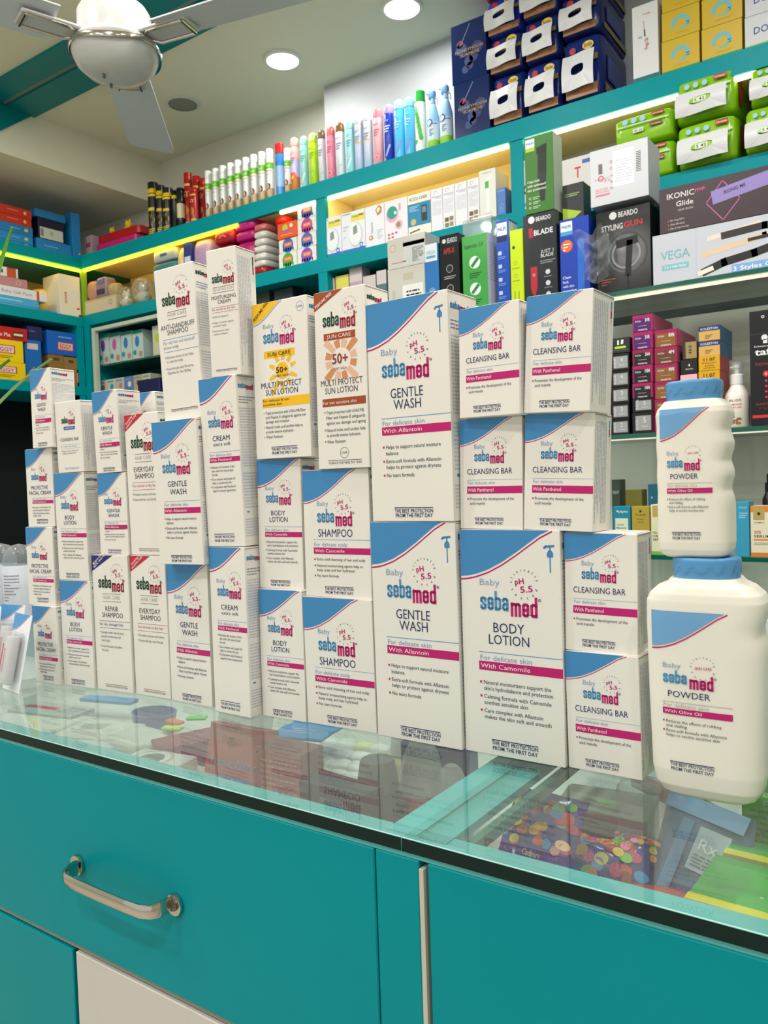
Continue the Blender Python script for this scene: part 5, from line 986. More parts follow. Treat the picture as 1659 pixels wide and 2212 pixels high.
# showcase goods
for i in range(4):
    a = 214 + i * 24.5
    bx('baby_bottle_box', 'white and teal feeding bottle carton with %s picture on the showcase shelf' % ['a purple', 'a pink', 'a blue cone, third', 'a blue cone, fourth'][i], 'carton', a, a + 23, 724 - i * 3, YT + .05, SZ1 + .0002, .06, 'bccfc8', lambda F, i=i: (F.disc(.45, .38, .2, C(('7a3a9a', 'c85a9a', '2f7fb8', '2f7fb8')[i]), 1, 12, .34), F.rect(0, 0, 1, .12, C('2f8a80')), F.disc(.75, .82, .18, C('b88a7a')), F.disc(.2, .75, .16, C('2f8f9a'))))
bx('lime_box', 'white and lime carton at the right end of the showcase shelf', 'carton', 331, 350, 705, YT + .05, SZ1 + .0002, .06, 'c9cdb4', lambda F: F.disc(.6, .4, .35, C('b8c83a')))
for i in range(6):
    a = 213 + i * 19
    bx('baby_food_box', 'small pale baby goods carton in the lower row of the showcase', 'carton', a, a + 18, 800 - i * 3, YT + .05, SZ2 + .0002, .06, ['c4c8bc', 'cbc9b4', 'b8c0c0', '5f7fb0', 'b4a888', 'bfc4a0'][i], lambda F, i=i: (F.disc(.6, .45, .22, C(['8a6a4a', '3a9a9a', 'b88a6a', 'd8dce8', '7a4a3a', '6a7a3a'][i])), F.rect(.1, .1, .8, .2, C('6a9aa8'))), group='lower row of cartons in the showcase', zt=SZ2 + .075)
# small boxes under the shelf, left of the white clamshell
z0 = .33
for a, b_, t, c, lb in ((704, 731, 606, 'd2885a', 'small orange carton under the teal shelf beside the post'), (733, 761, 598, 'c8cc9a', 'small carton with a yellow top under the teal shelf'), (763, 790, 580, 'b9a4b4', 'clear topped pink carton, tallest of the small ones under the teal shelf'), (792, 819, 598, 'c6c4c0', 'small grey white carton under the teal shelf'), (821, 842, 586, '56707a', 'small carton with dark blue picture beside the white clamshell pack')):
    bx('small_carton', lb, 'carton', a, b_, t, YT + .03, z0, .05, c, lambda F: (F.rect(.1, .6, .9, .75, C('e8e0d8')), F.rect(0, 0, 1, .12, C('d8d45a') if 'yellow' in lb else C('cfc6c6'))))
X0, X1 = Xof(300, 2.08, .3), Xof(347, 2.08, .3); g = G(); g.box(X0, X1, 2.08, 2.17, .0005, W(Zof(822, X0, 2.08)), M('141c48', .4), .002); tag(g.obj('dark_box'), 'dark navy tall box behind the gentle wash cartons, below the showcase', 'box')
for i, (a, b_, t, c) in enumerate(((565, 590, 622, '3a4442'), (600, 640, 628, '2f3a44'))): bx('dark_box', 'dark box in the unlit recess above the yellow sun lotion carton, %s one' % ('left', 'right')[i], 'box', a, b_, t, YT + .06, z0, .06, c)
# ================================================================== GROOMING BOXES ON THE UPPER GLASS SHELF
ZA, ZB, ZD, ZE = ZG; YA = YG + 0.012
CLEAR = glassy('clear_plastic', 'f3f5f5', 1.45, 0.04, film=0.22)
def circs(F, col, fill, n, v0, dv, r=.24, u=.5):
    for i in range(n): F.disc(u, v0 + dv * i, r, fill, 2, 18); F.ring(u, v0 + dv * i, r, .03, col, 3); dash(F, u - .3, v0 + dv * i + .085, u + .3, 2, .022, col)
o, zc = bx('clamshell_pack', 'white plastic clamshell pack, lower one at the left end of the glass shelf', 'pack', 841, 921, 585, YA, ZA, .10, 'c2c2b8', lambda F: (F.rect(.12, .35, .2, .8, C('b5b2a2')), F.rect(.4, .3, .95, .9, C('dedfdb')), F.greek(.5, .4, .9, 5, .06, PINK, 2), F.rect(.42, .1, .7, .22, C('b4b29c'))), rough=.25)
o2, _ = bx('clamshell_pack', 'white plastic clamshell pack with orange ring print, upper one at the left', 'pack', 838, 920, 519, YA, zc, .10, 'c9c8c0', lambda F: (F.ring(.15, .32, .09, .02, C('dc9a86')), F.rect(.42, .22, .98, .95, C('c9cdca')), F.rect(.42, .20, .98, .34, M('9fa6a4', .2)), F.greek(.66, .42, .95, 12, .04, GRK, 3), F.rect(.1, .8, .5, .83, PINK)), rough=.22)
bx('trimmer_box', 'blue carton with white square at the top, beside the white clamshell packs', 'carton', 921, 951, 530, YA, ZA, .08, '2a70b4', lambda F: (F.rect(.04, .0, .92, .22, C('d9e2ea')), F.text('VEGA', .14, .8, .13, .045, C('7ab0b8'), .2, l=3), F.rect(.14, .15, .8, .18, C('5a9cc0'), 3), F.ring(.5, .60, .22, .03, C('9ac8dc')), F.text('60', .38, .62, .615, .04, C('bfe0ea'), 0, l=3), dash(F, .3, .70, .7, 2, .03, C('bcd4e8'))))
bx('trimmer_box', 'black carton with red word and three round icons', 'carton', 954, 996, 511, YA, ZA, .05, '1f2124', lambda F: (F.text('BEARDO', .40, .92, .10, .055, C('c9cbcc'), 1), F.disc(.24, .07, .10, C('c9cbcc')), F.text('APE-X', .20, .78, .22, .06, C('b8242c'), 1.5), circs(F, C('9a9c9e'), C('1f2124'), 3, .40, .23, .18)), rough=.2)
bx('clipper_box', 'green carton with three round product pictures on the glass shelf', 'carton', 1002, 1056, 513, YA - .004, ZA, .085, '3f9c46', lambda F: (F.text('Superstar 2.0', .08, .85, .155, .05, C('1c4a22'), .8), [(F.disc(.5, .34 + .33 * i, .22, C('e2ece4'), 1, 24), F.line([(.4, .38 + .33 * i), (.62, .30 + .33 * i)], .12, C('2f7f52'), 2), dash(F, .28, .47 + .33 * i, .76, 3, .025, C('1f5a2a'))) for i in range(2)], F.disc(.5, .95, .2, C('e2ece4')), F.line([(.4, .96), (.62, .95)], .1, C('2f7f52'), 2)), lambda S: (S.rect(0, 0, 1, 1, C('e6e6ea'), 1), S.greek(.15, .1, .85, 14, .035, GRK, 2, l=2)))
bx('clear_tray', 'clear plastic blister tray lying on the green clipper carton', 'tray', 1000, 1062, 478, YA + .03, Zof(513, Xof(1002, YA, ZA), YA) + .0012, .05, CLEAR)
bx('trimmer_box', 'slim bright blue carton with small white icons, next to the lime one', 'carton', 1076, 1104, 478, YA, ZA, .05, '1448b0', lambda F: (F.rect(.06, .03, .85, .17, C('e4e8f2')), F.text('PHILIPS', .12, .8, .12, .04, C('2a50b0'), 1, l=3), F.rect(.06, .17, .85, .24, C('0e1c50')), [(F.rect(.12, .34 + .145 * i, .40, .38 + .145 * i, C('b8ccf4')), dash(F, .12, .40 + .145 * i, .7, 2, .018, C('7a9ae0'))) for i in range(5)]), lambda S: S.rect(0, .02, 1, .2, C('d0d8dc')))
bx('cable_box', 'slim lime yellow carton with a cable picture', 'carton', 1105, 1133, 499, YA - .003, ZA, .05, 'c2dc10', lambda F: (F.disc(.28, .22, .12, C('3a4a1c')), F.ring(.4, .42, .13, .03, C('8aa00c')), F.ring(.4, .58, .13, .03, C('8aa00c')), F.line([(.3, .78), (.3, .95), (.62, .95), (.62, .78)], .06, C('7a8c0c')), dash(F, .14, .48, .7, 1, .02, C('8aa00c')), dash(F, .14, .64, .7, 1, .02, C('8aa00c'))))
def blade(F):
    F.disc(.26, .06, .10, C('d9dadc')); F.text('BEARDO', .40, .84, .085, .045, C('d9dadc'), 1.2); F.text('1', .17, .30, .25, .10, C('b02530'), 2); F.text('BLADE', .33, .90, .235, .055, C('dcdde0'), 2)
    F.line([(.30, .60), (.30, .78)], .20, C('b02530'), 1); F.poly([(.20, .80), (.40, .80), (.32, .90), (.28, .90)], C('b02530'), 2); F.ring(.30, .66, .04, .012, C('f0c8c8'), 3)
    F.text('JUST 1', .52, .90, .44, .035, C('c9cacc'), .5); F.text('BLADE', .52, .90, .485, .035, C('c9cacc'), 1.5); dash(F, .5, .52, .95, 2, .022, C('8a8c90'))
    for i in range(3): F.disc(.72, .65 + .12 * i, .07, C('cfd0d2'), 2); dash(F, .6, .695 + .12 * i, .84, 1, .016, C('8a8c90'))
o, zbl = bx('trimmer_box', 'dark grey carton with a small red razor picture, under the green clipper carton', 'carton', 1134, 1206, 468, YA, ZA, .07, '2a2d33', blade, rough=.2)
def clp(F):
    F.rect(.04, .03, .36, .14, C('d9dfe8')); F.text('PHILIPS', .07, .34, .10, .028, C('2a50b0'), 1, l=3); F.rect(.04, .14, .36, .19, C('9cbc1c'))
    F.line([(.62, .20), (.60, .52)], .30, M('16191a', .3), 1); F.poly([(.42, .16), (.78, .13), (.77, .22), (.43, .25)], M('0e1011', .3), 3); F.poly([(.45, .5), (.75, .5), (.68, .86), (.52, .86)], M('1c2021', .3), 2)
    for i, s in enumerate(('Clean look', 'with optimized', 'skin protection')): F.text(s, .08, (.52, .72, .74)[i], .60 + .055 * i, .030, C('e6ede2'), .6, l=5)
    for i in range(3): F.ring(.16, .80 + .06 * i, .04, .012, C('cfe0c4')); dash(F, .26, .79 + .06 * i, .52, 2, .02, C('a8c89a'))
bx('clipper_box', 'dark green hair clipper carton standing on the dark grey one', 'carton', 1136, 1198, 300, YA, zbl + .0008, .055, '2f6a1a', clp, lambda S: S.rect(0, 0, 1, 1, C('b8c4b4')))
def clean(F):
    F.rect(.04, .03, .44, .15, C('dfe4ee')); F.text('PHILIPS', .08, .40, .11, .035, C('2a50b0'), 1, l=3); F.rect(.04, .15, .44, .20, C('3f9ad0')); F.disc(.24, .33, .20, C('e0662a'), 1, 22); dash(F, .12, .30, .36, 3, .035, C('f8e2d4'))
    F.line([(.72, .30), (.70, .95)], .22, C('1f6ad0')); 
    for i, s in enumerate(('Clean', 'look', 'with skin', 'protection')): F.text(s, .08, (.36, .28, .46, .54)[i], .73 + .055 * i, .032, C('dfe8fb'), .6, l=4)
bx('shaver_box', 'bright blue shaver carton with an orange dot, beside the hair dryer carton', 'carton', 1212, 1276, 477, YA, ZA, .07, '123cab', clean, rough=.3)
def gun(F):
    F.disc(.32, .07, .07, C('d0d0d0')); F.text('BEARDO', .42, .78, .10, .06, C('d0d0d0'), 1.5); F.text('STYLING', .10, .50, .24, .065, C('c9c9c9'), 1.5); F.text('GUN', .52, .86, .235, .065, C('c0222c'), 2)
    for r_, c in ((.40, '3a3c3e'), (.34, '5f6264'), (.27, '8c8f92')): F.ring(.55, .55, r_, .035, M(c, .3), 1, 36)
    F.line([(.42, .42), (.72, .40)], .15, M('0d0e0f', .3), 3); F.line([(.62, .42), (.58, .80)], .11, M('0d0e0f', .3), 3); F.line([(.58, .80), (.57, .97)], .025, M('0d0e0f', .3), 3); dash(F, .08, .82, .34, 3, .03, C('9a4a4a'))
o, zgun = bx('dryer_box', 'black hair dryer carton with the dryer pictured in grey rings', 'carton', 1291, 1408, 462, YA, ZA, .08, '1c1d1e', gun, rough=.15)
# loose clear wrap over the dryer carton
X0 = Xof(1262, YA - .02, ZA); g = G(); N = 22; rnd = random.Random(4); ph = [rnd.uniform(0, 6) for _ in range(6)]
def wrapz(u, v): return .012 * math.sin(7 * u + ph[0] + 3 * v) * math.cos(5 * v + ph[1]) + .006 * abs(math.sin(13 * u - 9 * v + ph[2])) + .004 * math.sin(23 * v + ph[3])
vs = []
for k_ in (0, .0005):
    for j in range(N + 1):
        for i in range(N + 1):
            u, v = i / N, j / N; sh_ = 1 - .25 * abs(math.sin(3 * v + .6)); vs.append(((u - .5) * .078 * sh_ + .012 * math.sin(4 * v), wrapz(u, v) - .010 + k_, v * .115 + .008 * math.sin(8 * u)))
K = (N + 1) ** 2; fs = [(j * (N + 1) + i, j * (N + 1) + i + 1, (j + 1) * (N + 1) + i + 1, (j + 1) * (N + 1) + i) for j in range(N) for i in range(N)]
g.add(vs, fs + [tuple(K + q for q in reversed(f)) for f in fs], glassy('wrap_film', 'fafcfc', 1.45, .02, film=.06)); o = g.obj('clear_wrap', None, True); o.location = (Xof(1283, YA - .022, ZA + .06), YA - .022, W(ZA) + .030); tag(o, 'crumpled clear plastic wrap hanging on the left of the hair dryer carton', 'wrap')
def salon(F):
    F.rect(.40, .10, .76, .72, C('e4e6ea')); F.rect(.15, .26, .22, .44, C('6a6468')); F.ring(.19, .52, .05, .018, C('d8443a')); F.text('PROFESSIONAL', .08, .34, .54, .02, C('8a8088')); F.text('3+', .24, .36, .60, .05, C('e0705a'), .5)
    for i, ch in enumerate('SALON'): F.rtext(ch, .395, .75 - .115 * i, .045, .045, PI / 2, C('c85a7a'), .8)
    F.greek(.44, .26, .74, 9, .045, GRK, 3, l=2); F.rect(.09, .80, .34, .835, PINK); F.greek(.09, .70, .34, 3, .03, PINK, 2); [F.rect(.80, .20 + .03 * i, .88, .215 + .03 * i, C('5a5a5e')) for i in range(12)]
zs2 = max(zgun, Zof(452, Xof(1275, YA, ZA), YA))
bx('salon_box', 'white square carton with pink salon lettering standing on the hair dryer carton', 'carton', 1276, 1402, 329, YA, zs2 + .0006, .09, 'c6c8ce', salon, lambda S: S.rect(0, 0, .02, 1, C('c9cace')))
bx('trimmer_box', 'small black carton with lime corner behind the green clipper carton', 'carton', 1216, 1262, 402, YA + .03, Zof(477, Xof(1212, YA, ZA), YA) + .003, .05, '23272a', lambda F: (F.ring(.2, .3, .07, .02, C('8aa06a')), dash(F, .3, .26, .8, 2, .05, C('9ab05a')), F.poly([(.0, .62), (.9, .80), (.4, 1), (0, 1)], C('9fbf2c'), 1)))
def vega(F):
    F.text('VEGA', .035, .16, .52, .17, C('6ab0b8'), .3); F.rect(.04, .62, .155, .73, C('7ab8c0')); F.text('3 in 1 Hair Styler', .05, .145, .70, .055, C('f2f6f6'), .6, l=3); F.rect(.185, 0, .188, 1, C('b8bcc8'))
    F.line([(.24, .26), (.44, .14)], .020, M('e2d2c2', .3), 1); F.line([(.30, .25), (.46, .20), (.62, .22)], .03, M('2a2528', .3), 2)
    F.line([(.22, .55), (.46, .38), (.62, .30)], .026, M('d8c0a4', .3), 1); F.line([(.40, .42), (.62, .36)], .014, M('2a2528', .3), 3)
    F.line([(.22, .88), (.30, .76), (.42, .68), (.62, .48)], .034, M('1f1c22', .3), 2); F.line([(.20, .90), (.25, .84)], .02, M('e8dcc8', .3), 4)
    F.rect(.33, .84, .8, 1, C('7aa4d8')); F.text('3 Styles One Solution', .335, .66, .96, .08, C('eef4fc'), .8, l=3)
o, zv = bx('styler_box', 'long white hair styler carton with teal lettering at the right end of the glass shelf', 'carton', 1411, 1990, 511, YA - .003, ZA, .08, 'c0c4ce', vega)
def iko(F):
    F.text('IKONIC', .035, .155, .26, .12, C('dcd2d4'), 1); F.text('me', .158, .20, .22, .10, C('d84a8c'), 1, skew=-.02); F.text('Glide', .075, .15, .45, .11, C('dcd2d4'), .8); F.text('HAIR IRON', .083, .148, .56, .045, C('b8aeb0'), .3)
    for i in range(3): F.disc(.04, .745 + .09 * i, .003, C('d84a5c'), 2); F.text(('Max Temp 220\u00b0C', 'Glides Effortlessly', 'Silky & Frizz-Free Hair')[i], .048, (.11, .112, .13)[i], .76 + .09 * i, .04, C('cfc4c6'), .3)
    k = F.W / F.H; P = [(.205, .52), (.275, .10), (.345, .55), (.275, .95), (.205, .52)]; F.line(P, .004, C('c85a9a'), 1); F.line([(.25, .42), (.62, .12)], .060, M('8a7ab8', .3), 3); F.rtext('IKONIC ME', .28, .40, .09, .014, .17, C('3a3060'), 1, l=6)
bx('iron_box', 'dark brown hair iron carton with a purple iron on top of the white styler carton', 'carton', 1425, 1990, 411, YA - .002, zv + .0006, .08, '3a2b30', iko, rough=.35)
# ================================================================== HAIR COLOUR AND SPRAY ON THE SECOND GLASS SHELF
def col_(name, cat, a, b_, base, tops, Y, d, col, fns, labels, sp=None):
    z = base
    for t, fn, lb in zip(tops, fns, labels):
        c = col if isinstance(col, str) else col.pop(0)
        o, z = bx(name, lb, cat, a, b_, t, Y, z, d, c, fn, sp)
def gb(n, lb='CHINA'):
    return lambda F: (F.rect(.16, .16, .92, .86, C('9c9fa0')), F.text(str(n), .55, .66, .50, .26, C('e8e8e8'), .5, l=3), F.rect(.46, .66, .76, .70, C('d0d0d0'), 3), F.rtext('INOA', .30, .80, .48, .13, PI / 2, C('d8d8d8'), .6, l=3))
TUBE = 'hair_color_box'
A = ['black hair colour carton with grey label numbered %s, %s in the first column']
col_(TUBE, 'carton', 1319, 1360, ZB, (907, 873, 838, 803, 766), YA, .15, '101112', [gb(2), gb(3), gb(3), gb(4), gb(4)],
     ['black hair colour carton with grey label 2 at the bottom of the first column', 'black hair colour carton with grey label 3, second from below in the first column', 'black hair colour carton with grey label 3, third from below in the first column', 'black hair colour carton with grey label 4, lower of the two fours', 'black hair colour carton with grey label 4, upper of the two fours'])
zl = Zof(766, Xof(1319, YA, ZB), YA)
bx(TUBE, 'black carton with a lime stripe and white tube icon on top of the first column', 'carton', 1319, 1361, 732, YA + .003, zl + .0006, .14, '22262a', lambda F: (F.rect(.22, .56, .80, .70, C('b8dc1c')), F.line([(.40, .2), (.40, .42)], .09, C('e6e8ea'), 1), F.line([(.62, .2), (.60, .38)], .12, C('e6e8ea'), 1), dash(F, .08, .78, .92, 1, .14, C('4a5054'))))
def mx(c, n): return lambda F: (F.rect(.08, .22, .90, 1, C(c)), F.text('SoColor', .14, .44, .42, .11, C('e6dfe2'), 1, l=3), F.text(n, .62, .86, .44, .20, C('f0ecee'), 1.5, l=3), F.rect(.28, .66, .70, .68, C('c8b8b0'), 3), F.text('matrix', .28, .74, .95, .12, C('e6dfe2'), 1, l=3))
mag = lambda S: S.rect(0, 0, 1, 1, C('b85a80'))
z = ZB; Xc = (1366, 1411)
for t, fn, c, lb in ((892, gb(5), '101112', 'black hair colour carton with grey label 5, lowest in the second column'), (862, gb(5), '101112', 'black hair colour carton with grey label 5, second in the second column'), (829, mx('17161a', '1NN'), 'a3125a', 'magenta hair colour carton with black label 1NN, lower of its pair'), (791, mx('17161a', '1NN'), 'a3125a', 'magenta hair colour carton with black label 1NN, upper of its pair'), (757, mx('17161a', '2NN'), '96124a', 'magenta hair colour carton with black label 2NN'), (719, mx('4c1668', '3VR'), 'a3125a', 'magenta hair colour carton with purple label 3VR, second from the top'), (683, mx('4c1668', '3VR'), 'a3125a', 'magenta hair colour carton with purple label 3VR, highest of all')):
    o, z = bx(TUBE, lb, 'carton', Xc[0], Xc[1], t, YA, z, .16, c, fn, mag)
z = ZB
for t, fn, lb in ((898, mx('9c6a34', '5NN'), 'magenta hair colour carton with tan label at the foot of the third column'), (863, mx('8a5628', '5N'), 'magenta hair colour carton with brown label second in the third column, behind the bottle'), (826, mx('8a5a22', '4NN'), 'magenta hair colour carton with brown label 4NN, lower of its pair'), (788, mx('8a5a22', '4NN'), 'magenta hair colour carton with brown label 4NN, upper of its pair'), (752, mx('6a3a20', '4M'), 'magenta hair colour carton with dark brown label 4M'), (715, mx('8a5a1c', '8NN'), 'magenta hair colour carton with golden brown label 8NN on top of the third column')):
    o, z = bx(TUBE, lb, 'carton', 1414, 1464, t, YA, z, .16, '9c1450', fn, mag)
z = ZB
for t, c, lb, fn in ((885, 'c02a4a', 'pink hair colour carton hidden behind the bottle cap, lowest of its column', None), (847, 'c02a4a', 'pink hair colour carton behind the bottle cap, second of its column', None), (810, 'c8283c', 'pink hair colour carton numbered 3 just above the blue bottle cap', lambda F: (F.rect(0, .02, 1, .45, C('e8b8c4')), F.text('3', .4, .55, .9, .3, BLK, 1, l=3))), (778, '121214', 'black hair colour carton numbered 4', lambda F: (F.text('4', .45, .58, .5, .2, C('e6e6e6'), 1), F.text('BROWN', .3, .75, .72, .10, C('c8c8c8'), 1)))):
    o, z = bx(TUBE, lb, 'carton', 1470, 1507, t, YA + .004, z, .13, c, fn)
bx(TUBE, 'gold and black hair colour carton standing upright, numbered 44-0', 'carton', 1474, 1507, 739, YA + .006, z, .12, '3a3322', lambda F: (F.rect(.22, .04, .95, .96, C('a08a5a')), F.rtext('44-0', .62, .72, .6, .2, PI / 2, BLK, .8, l=3)))
z = ZB
for t, c, lb, fn in ((893, 'c0403c', 'red hair colour carton hidden behind the bottle cap, lowest of the fourth column', None), (843, 'c0403c', 'yellow fronted hair colour carton behind the bottle cap', None), (803, 'd8a40e', 'yellow hair colour carton 11.07, lower of two, just above the bottle cap', 1), (771, 'd8a40e', 'yellow hair colour carton 11.07, upper of two, under the tan cartons', 1), (739, 'd2a860', 'tan hair colour carton with dark blue band, lower of two', 2), (707, 'd2a860', 'tan hair colour carton with dark blue band at the very top', 2)):
    f1 = (lambda F: (F.text('11.07', .24, .78, .34, .20, BLK, 1.5), F.text('EXTRA LIGHT', .18, .82, .52, .08, C('5a3c0c'), .6), F.text('BLONDE', .30, .70, .70, .08, C('5a3c0c'), 1), F.text('SOFT MATTE', .22, .78, .86, .08, C('5a3c0c'), .6))) if fn == 1 else ((lambda F: (F.rect(0, 0, 1, .32, C('1c2c6a')), F.text('KOLESTON', .1, .9, .25, .15, C('d9dcea'), 1.2, l=3), dash(F, .3, .6, .65, 3, .1, C('8a6a2c')))) if fn == 2 else None)
    sc = '2f6c9c' if fn == 2 else 'b43a40'
    o, z = bx(TUBE, lb, 'carton', 1509, 1556, t, YA + (.004 if fn == 2 else 0), z, .12 if fn == 2 else .09, c, f1, lambda S, sc=sc: S.rect(0, 0, 1, 1, C(sc)))
# serum pump bottle
X = Xof(1594, YA + .03, ZB); e = empty('pump_bottle', 'white almond serum bottle with pump and clear cap', 'bottle', (X, YA + .03, W(ZB) + .0003)); hS = Zof(783, X, YA + .03) - ZB; r = .026
g = G(); g.lathe([(r * .9, 0), (r, .004), (r, hS * .46), (r * .92, hS * .52), (r * .6, hS * .62), (r * .5, hS * .66)], M('e9e3d6', .3), n=32)
F = Face(g, 2 * r, hS * .46, lambda u, v, n: (math.sin((u - r) / r * 1.2) * (r + n), -math.cos((u - r) / r * 1.2) * (r + n), v)); F.dense = True
F.text('BLISS', .3, .7, .14, .07, C('6a5a4a'), .5); F.text('ALMOND', .28, .72, .27, .06, C('c8703a'), 1); F.text('SERUM', .3, .7, .36, .05, C('c8703a'), .5); [F.disc(u, v, .09, C('9a5a32'), 2, 12, .06) for u, v in ((.5, .78), (.62, .72), (.4, .84), (.6, .86))]; F.disc(.42, .64, .07, C('4a7a2a'), 2, 10); g.obj('bottle_body', e, True)
g = G(); g.lathe([(r * .55, hS * .66), (r * .55, hS * .80), (r * .42, hS * .82)], M('eceae4', .3)); g.obj('pump_collar', e, True)
g = G(); g.lathe([(r * .2, hS * .82), (r * .2, hS * .90), (r * .3, hS * .91), (r * .3, hS * .96)], M('eceae4', .3)); g.tube([(0, 0, hS * .93), (-r * .5, 0, hS * .92)], r * .14, M('eceae4', .3)); g.obj('pump_head', e, True)
g = G(); g.lathe([(r * .48, hS * .82 + .0003), (r * .48, hS), (0, hS)], CLEAR, n=24); g.obj('clear_cap', e, True)
# black hair spray box
bx('hairspray_box', 'black hair spray carton with white head mark and red dots at the right edge', 'carton', 1622, 1700, 674, YA - .004, ZB, .07, '17181c', lambda F: (F.disc(.38, .055, .045, C('dcdcdc')), F.disc(.38, .055, .022, BLK, 2), F.rect(0, .198, 1, .203, C('3a3a42')), F.disc(.42, .235, .09, C('e4e4e4'), 1, 16), F.rect(.38, .25, .5, .285, C('e4e4e4')), F.text('Schwarzkopf', .12, .75, .315, .014, C('e4e4e4'), .8), F.text('taft', .14, .72, .385, .055, C('f0f0f0'), 1.8), F.text('POWER', .16, .72, .475, .022, C('a83038'), .5), F.disc(.45, .55, .09, C('d8303a'), 1, 18), F.text('5', .42, .48, .56, .018, C('f4dcdc'), 1, l=3), [F.disc(.45, .61 + .047 * i, .035, C('d8303a')) for i in range(4)], F.text('HAIRSPRAY', .16, .80, .82, .018, C('a83038'), .3), F.text('MEN', .26, .6, .86, .02, C('6a2a30'), .3), F.rect(0.05, .905, 1, .93, C('d8303a'))), rough=.3)
# ================================================================== SERUM CARTONS ON THE THIRD SHELF
def pil(top, name, lines, col2=None):
    def f(F):
        F.disc(.25, .10, .05, C(col2 or 'e6f0f0'), 2, 10); F.text(name, .32, .85, .13, .045, C(col2 or 'e6f0f0'), 1)
        for (s, u0, u1, v, cp, c, b_) in lines: F.text(s, u0, u1, v, cp, C(c), b_, l=4)
    return f
def p1(F): pil(0, 'pilgrim', [])(F); F.rect(.12, .25, .86, .92, C('d9e4cc')); F.text('SQUALANE', .2, .6, .40, .03, C('5a7a6a'), l=4); F.text('Moisture', .2, .74, .47, .035, C('3f5a4a'), .5, l=4); F.text('Cream', .2, .48, .54, .03, C('3f5a4a'), l=4); F.rect(.2, .62, .68, .66, C('5a4ab0'), 3)
bx('serum_carton', 'teal carton with pale square label, first on the third shelf', 'carton', 1326, 1364, 1094, YA, ZD, .04, '1c86a4', p1)
bx('serum_carton', 'gold carton lettered 24K gold on the third shelf', 'carton', 1366, 1405, 1094, YA, ZD, .04, 'b09a3a', lambda F: (F.disc(.5, .1, .07, C('3a3418')), F.text('PILGRIM', .22, .78, .19, .03, C('5a4c1c'), .5), F.text('RETINOL', .3, .7, .28, .022, C('6a5c2c'), .3), F.text('SERUM', .34, .66, .34, .022, C('6a5c2c'), .3), F.text('24K GOLD', .12, .90, .54, .035, C('3a3010'), 1), F.text('MASK', .12, .5, .62, .035, C('3a3010'), 1)))
bx('serum_carton', 'cream coloured carton with lime base beside the small powder bottle', 'carton', 1407, 1446, 1090, YA, ZD, .04, 'dfe0b8', lambda F: (F.rect(.1, .02, .9, .25, C('b8a45c')), F.text('GLOW', .1, .8, .58, .04, C('3a3c2c'), 1), F.text('CREME', .1, .8, .65, .04, C('3a3c2c'), 1), F.text('SERUM', .1, .8, .72, .04, C('3a3c2c'), 1), F.rect(0, .94, 1, 1, C('7ab84a'))))
bx('serum_carton', 'dark green tall carton in the back row of the third shelf', 'carton', 1324, 1343, 1036, YA + .08, ZD, .04, '3a4a3c', lambda F: F.text('NIGHT', .15, .85, .2, .04, C('c8d0c0'), 1))
bx('serum_carton', 'olive gold carton in the back row of the third shelf', 'carton', 1353, 1390, 1058, YA + .08, ZD, .04, '77742c', lambda F: (F.rect(.05, .25, .6, .7, C('8a7a34')), F.disc(.32, .42, .08, C('2c2a14'), 2)))
bx('serum_carton', 'teal carton in the back row behind the small powder bottle', 'carton', 1402, 1430, 1046, YA + .08, ZD, .04, '1a6a88', lambda F: F.disc(.3, .2, .07, C('d0e0e4')))
bx('serum_carton', 'sky blue carton right of the small powder bottle', 'carton', 1588, 1620, 1084, YA, ZD, .05, '3a9cc0', lambda F: (F.text('PINK & BLUE', .3, .85, .12, .03, C('d6eef4'), .5), dash(F, .3, .2, .9, 3, .04, C('9cd4e6'))))
bx('serum_carton', 'white and orange serum carton at the right edge of the third shelf', 'carton', 1622, 1684, 1093, YA, ZD, .05, 'e8e2c8', lambda F: (F.rect(0, 0, 1, .12, C('dc8a3c')), F.rect(.10, .03, .50, .27, C('b8a45c'), 2), F.disc(.30, .15, .06, C('3a3418'), 4), F.text('VITAMIN C', .12, .5, .34, .03, C('6a6a5a'), .3, l=3), F.text('20%', .12, .38, .54, .055, C('d8702c'), 1, l=3), F.text('SERUM', .12, .70, .62, .05, C('5a4c2c'), 1, l=3), F.rect(.1, .65, 1, .68, C('dc8a3c')), F.rect(0, .92, 1, 1, C('d8822c')), dash(F, .12, .72, .8, 2, .03, C('a8a080'))))
X = Xof(1664, YA + .09, ZD); e = empty('dropper_bottle', 'small black dropper bottle behind the white and orange serum carton', 'bottle', (X, YA + .09, W(ZD) + .0003)); g = G(); g.lathe([(.014, 0), (.0145, .003), (.0145, .12), (.008, .135)], M('16181a', .2)); g.obj('bottle_body', e, True); g = G(); g.lathe([(.009, .1355), (.009, .155), (.005, .158), (.005, .175), (0, .178)], M('0e0e0e', .3)); g.obj('dropper_cap', e, True)
bx('minimal_box', 'white carton with sideways black lettering at the right edge on the lowest shelf', 'carton', 1648, 1720, 1340, YA, ZE, .05, 'd9dde0', lambda F: (F.rtext('Minimalist', .22, .62, .80, .13, PI / 2, C('2a2a2c'), 1), dash(F, .1, .75, .7, 2, .03, C('8a8a8c'))))
